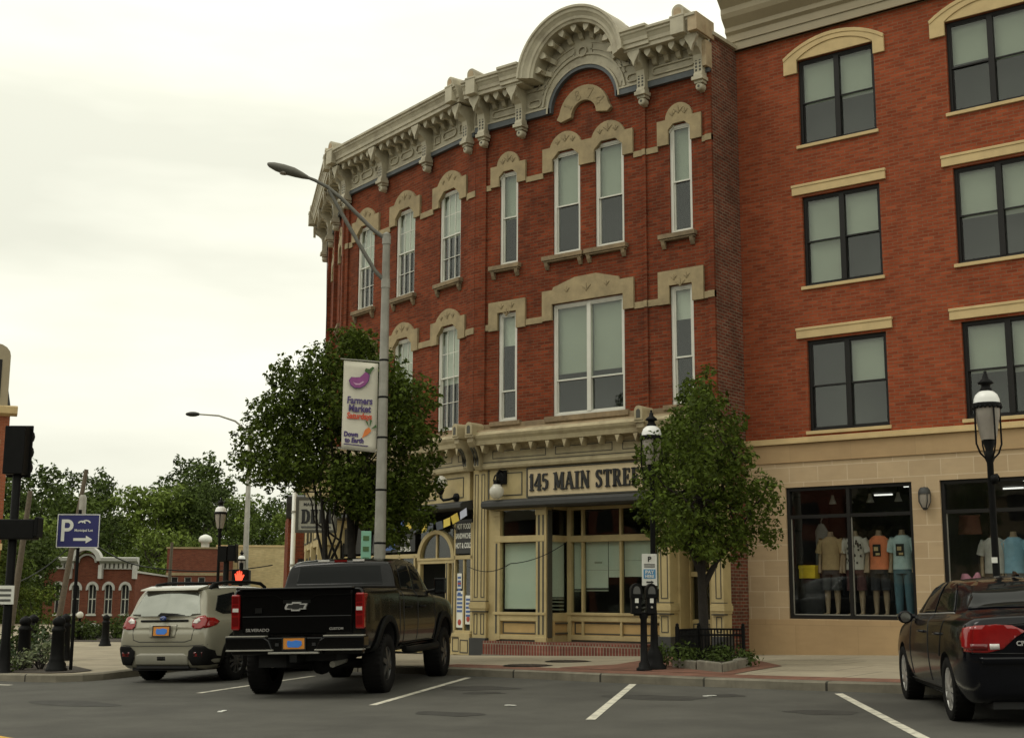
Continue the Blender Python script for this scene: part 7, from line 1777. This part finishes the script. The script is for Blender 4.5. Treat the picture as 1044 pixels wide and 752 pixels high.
vs, fs = car_body(ST); body, bv = make_body('body', vs, fs, [M['paint_truck'], M['dark']], trk, [(0,.46,.54,.96),(3.75,.46,.54,.96)])
# cab glass
patch('rear_window', bv, [(-.69,1.56),(-.64,1.845),(.64,1.845),(.69,1.56)], '-x', M['car_glass'], trk)
m = MB(); m.box(-.02,.02,-.04,0,1.56,1.84); 
patch('side_window', bv, [(1.12,1.49),(1.20,1.85),(1.88,1.87),(1.86,1.47)], '+y', M['car_glass'], trk, mirror=True)
patch('side_window', bv, [(1.96,1.47),(1.98,1.87),(2.40,1.84),(2.72,1.70),(3.02,1.47)], '+y', M['car_glass'], trk, mirror=True)
patch('windscreen', bv, [(-.70,1.48),(-.66,1.85),(.66,1.85),(.70,1.48)], '+x', M['car_glass'], trk)
m = MB(); m.box(-.10,.10,-.03,.0,1.905,1.94); bl3 = m.build('brake_lamp', M['red_lens_d'], trk, Matrix.Translation((.93,0,0)) @ REAR)
for y in (-.28, .28): m = MB(); m.box(y-.09,y+.09,-.03,.0,1.915,1.945); m.build('cargo_lamp', M['clear_lens'], trk, Matrix.Translation((.95,0,0)) @ REAR)
# bed rails, tonneau
for sg in (1,-1):
    m = MB(); m.box(-1.06,.74,sg*.78,sg*.93,1.49,1.522); m.build('bed_rail_cap', M['plastic'], trk, None, .01)
m = MB(); m.box(-1.0,.74,-.78,.78,1.495,1.513); m.build('bed_cover', M['plastic'], trk)
# tailgate
X0 = -1.115
m = MB(); m.prism([(-.80,.875),(.80,.875),(.80,1.465),(.76,1.49),(-.76,1.49),(-.80,1.465)], 'y', -.03, .03)
tg = m.build('tailgate', M['paint_truck'], trk, Matrix.Translation((X0,0,0)) @ REAR, .015)
m = MB(); m.prism([(-.79,1.40),(-.30,1.40),(-.22,1.355),(.22,1.355),(.30,1.40),(.79,1.40),(.79,1.485),(-.79,1.485)], 'y', -.055, -.02); m.prism([(-.79,.885),(.79,.885),(.79,1.13),(-.79,1.13)], 'y', -.052, -.02); m.box(-.82,.82,-.10,.05,1.485,1.515)
m.build('tailgate_relief', M['paint_truck'], tg, None, .012)
m = MB(); m.box(-.20,.20,-.036,-.03,1.30,1.35); m.build('handle', M['plastic'], tg)
# cross-shaped badge: bright outline, dark core
ow = [(-.165,-.012),(-.135,.04),(-.062,.04),(-.052,.062),(.072,.062),(.064,.04),(.165,.04),(.140,-.012),(.165-.03,-.04),(.062,-.04),(.052,-.062),(-.072,-.062),(-.064,-.04),(-.15,-.04)]
m = MB(); m.T = Matrix.Translation((0,0,1.255)); m.prism(ow, 'y', -.075, -.03); eb = m.build('emblem', M['chrome'], tg)
m = MB(); m.T = Matrix.Translation((0,0,1.255)); m.prism([(x*.80, z*.62) for x, z in ow], 'y', -.079, -.074); m.build('emblem_core', M['black'], eb)
text_mesh('badge_lettering', 'SILVERADO', .058, M['rim_silver'], tg, TR(-.56,-.058,.935) @ STAND, .01, .001, sx=1.15); text_mesh('badge_lettering', 'CUSTOM', .045, M['rim_silver'], tg, TR(.58,-.058,.945) @ STAND, .01, .001, sx=1.1)
m = MB(); m.box(-.60,-.50,-.056,-.05,1.17,1.24); m.build('sticker', M['plastic'], tg)
# tail lights
for sg in (1,-1):
    m = MB(); T = REAR @ Matrix.Translation((0,0,0))
    m.box(sg*.84, sg*.965, -.05, .16, .94, 1.43); tl = m.build('tail_light', M['red_lens'], trk, Matrix.Translation((X0+.02,0,0)) @ REAR, .02)
    m = MB(); m.box(sg*.855, sg*.94, -.056, -.045, 1.19, 1.24); m.build('reversing_lamp', M['clear_lens'], tl)
    for z0, z1 in ((1.262,1.29),(1.15,1.18),(1.00,1.12),(1.31,1.40)): m = MB(); m.box(sg*.855, sg*.945, -.055, -.048, z0, z1); m.build('lamp_inset', M['red_lens_d'], tl)
# bumper
m = MB()
for sg in (1,-1):
    m.prism([(sg*.30,.66),(sg*.93,.66),(sg*1.0,.70),(sg*1.0,.85),(sg*.44,.85),(sg*.36,.80)], 'y', -.13, .12)
m.box(-.40,.40,-.10,.10,.60,.84); m.box(-.95,.95,-.02,.1,.60,.80)
bp = m.build('bumper', M['paint_truck'], trk, Matrix.Translation((X0-.02,0,0)) @ REAR, .02)
m = MB()
for sg in (1,-1): m.box(sg*.42, sg*.99, -.138, .0, .845, .862); m.box(sg*.30,sg*.98,-.15,.02,.655,.675)
m.box(-.36,.36,-.16,.0,.615,.64); m.build('bumper_step', M['galv'], bp, None, .004)
plate(bp, TR(0,-.115,.755)); m = MB(); m.box(-.05,.05,-.15,.3,.50,.60); m.ball((0,-.1,.55), .03, 8, 6); m.build('hitch', M['plastic'], bp)
m = MB()
for y in (-.25,.28): m.box(y-.025,y+.025,-.112,-.10,.72,.76)
m.build('plate_lamp', M['dark'], bp)
# side details
for sg, ax in ((1,'+y'), (-1,'-y')):
    for pts in ([(1.02,1.45),(1.0,1.0),(1.02,.66)], [(1.92,1.45),(1.9,1.0),(1.86,.66)], [(3.08,1.42),(3.12,1.0),(3.08,.66)], [(.77,1.47),(.77,.66)], [(1.0,.66),(3.1,.66)]): line_patch('shut_line', bv, pts, ax, .012, M['black'], trk)
    for x in (1.25, 2.15):
        h = MB(); h.tube([(x-.11,sg*.985,1.20),(x-.07,sg*1.02,1.205),(x+.10,sg*1.02,1.205),(x+.13,sg*.985,1.20)], .019, 6); h.build('door_handle', M['plastic'], trk)
    for wx in (0, 3.75):
        o = [(wx+.66*math.cos(R_(a)), .46+.64*math.sin(R_(a))) for a in range(0, 181, 10)]; i = [(wx+.545*math.cos(R_(a)), .46+.545*math.sin(R_(a))) for a in range(180, -1, -10)]
        patch('fender_flare', bv, o+i, ax, M['plastic'], trk, .02, thick=.035)
    m = MB(); m.tube([(1.0,sg*.98,.58),(1.1,sg*1.03,.55),(3.0,sg*1.03,.55),(3.1,sg*.98,.58)], .055, 8); m.build('side_step', M['plastic'], trk)
    m = MB(); m.box(2.89,2.99,sg*1.02,sg*1.21,1.40,1.66); m.tube([(2.92,sg*.90,1.44),(2.95,sg*1.04,1.46)], .035, 6); mi = m.build('wing_mirror', M['paint_truck'], trk, None, .035)
    g = MB(); g.box(2.888,2.9,sg*1.05,sg*1.19,1.44,1.62); g.build('mirror_glass', M['car_glass'], mi)
    patch('headlight', bv, [(sg*a, b) for a, b in [(.55,1.0),(.86,1.0),(.86,1.12),(.55,1.12)]][::sg], '+x', M['clear_lens'], trk, .006)
    m = MB(); m.tube([(-.9,sg*.44,.45),(-.3,sg*.44,.48)], .045, 8); m.build('exhaust', M['galv'], trk)
patch('radiator_grille', bv, [(-.52,.80),(.52,.80),(.52,1.12),(-.52,1.12)], '+x', M['plastic'], trk, .006)
for x, y, s in ((0,.86,1),(0,-.86,-1),(3.75,.86,1),(3.75,-.86,-1)): wheel(trk, x, y, .42, .30, .245, 6, M['rim_dark'], s, False)
m = MB(); m.box(-.9,4.4,-.5,.5,.5,.66); m.tube([(0,-.7,.42),(0,.7,.42)], .07, 8); m.ball((0,0,.42), .16, 10, 7); m.box(-1.0,.6,.2,.6,.42,.6); m.build('chassis', M['dark'], trk)
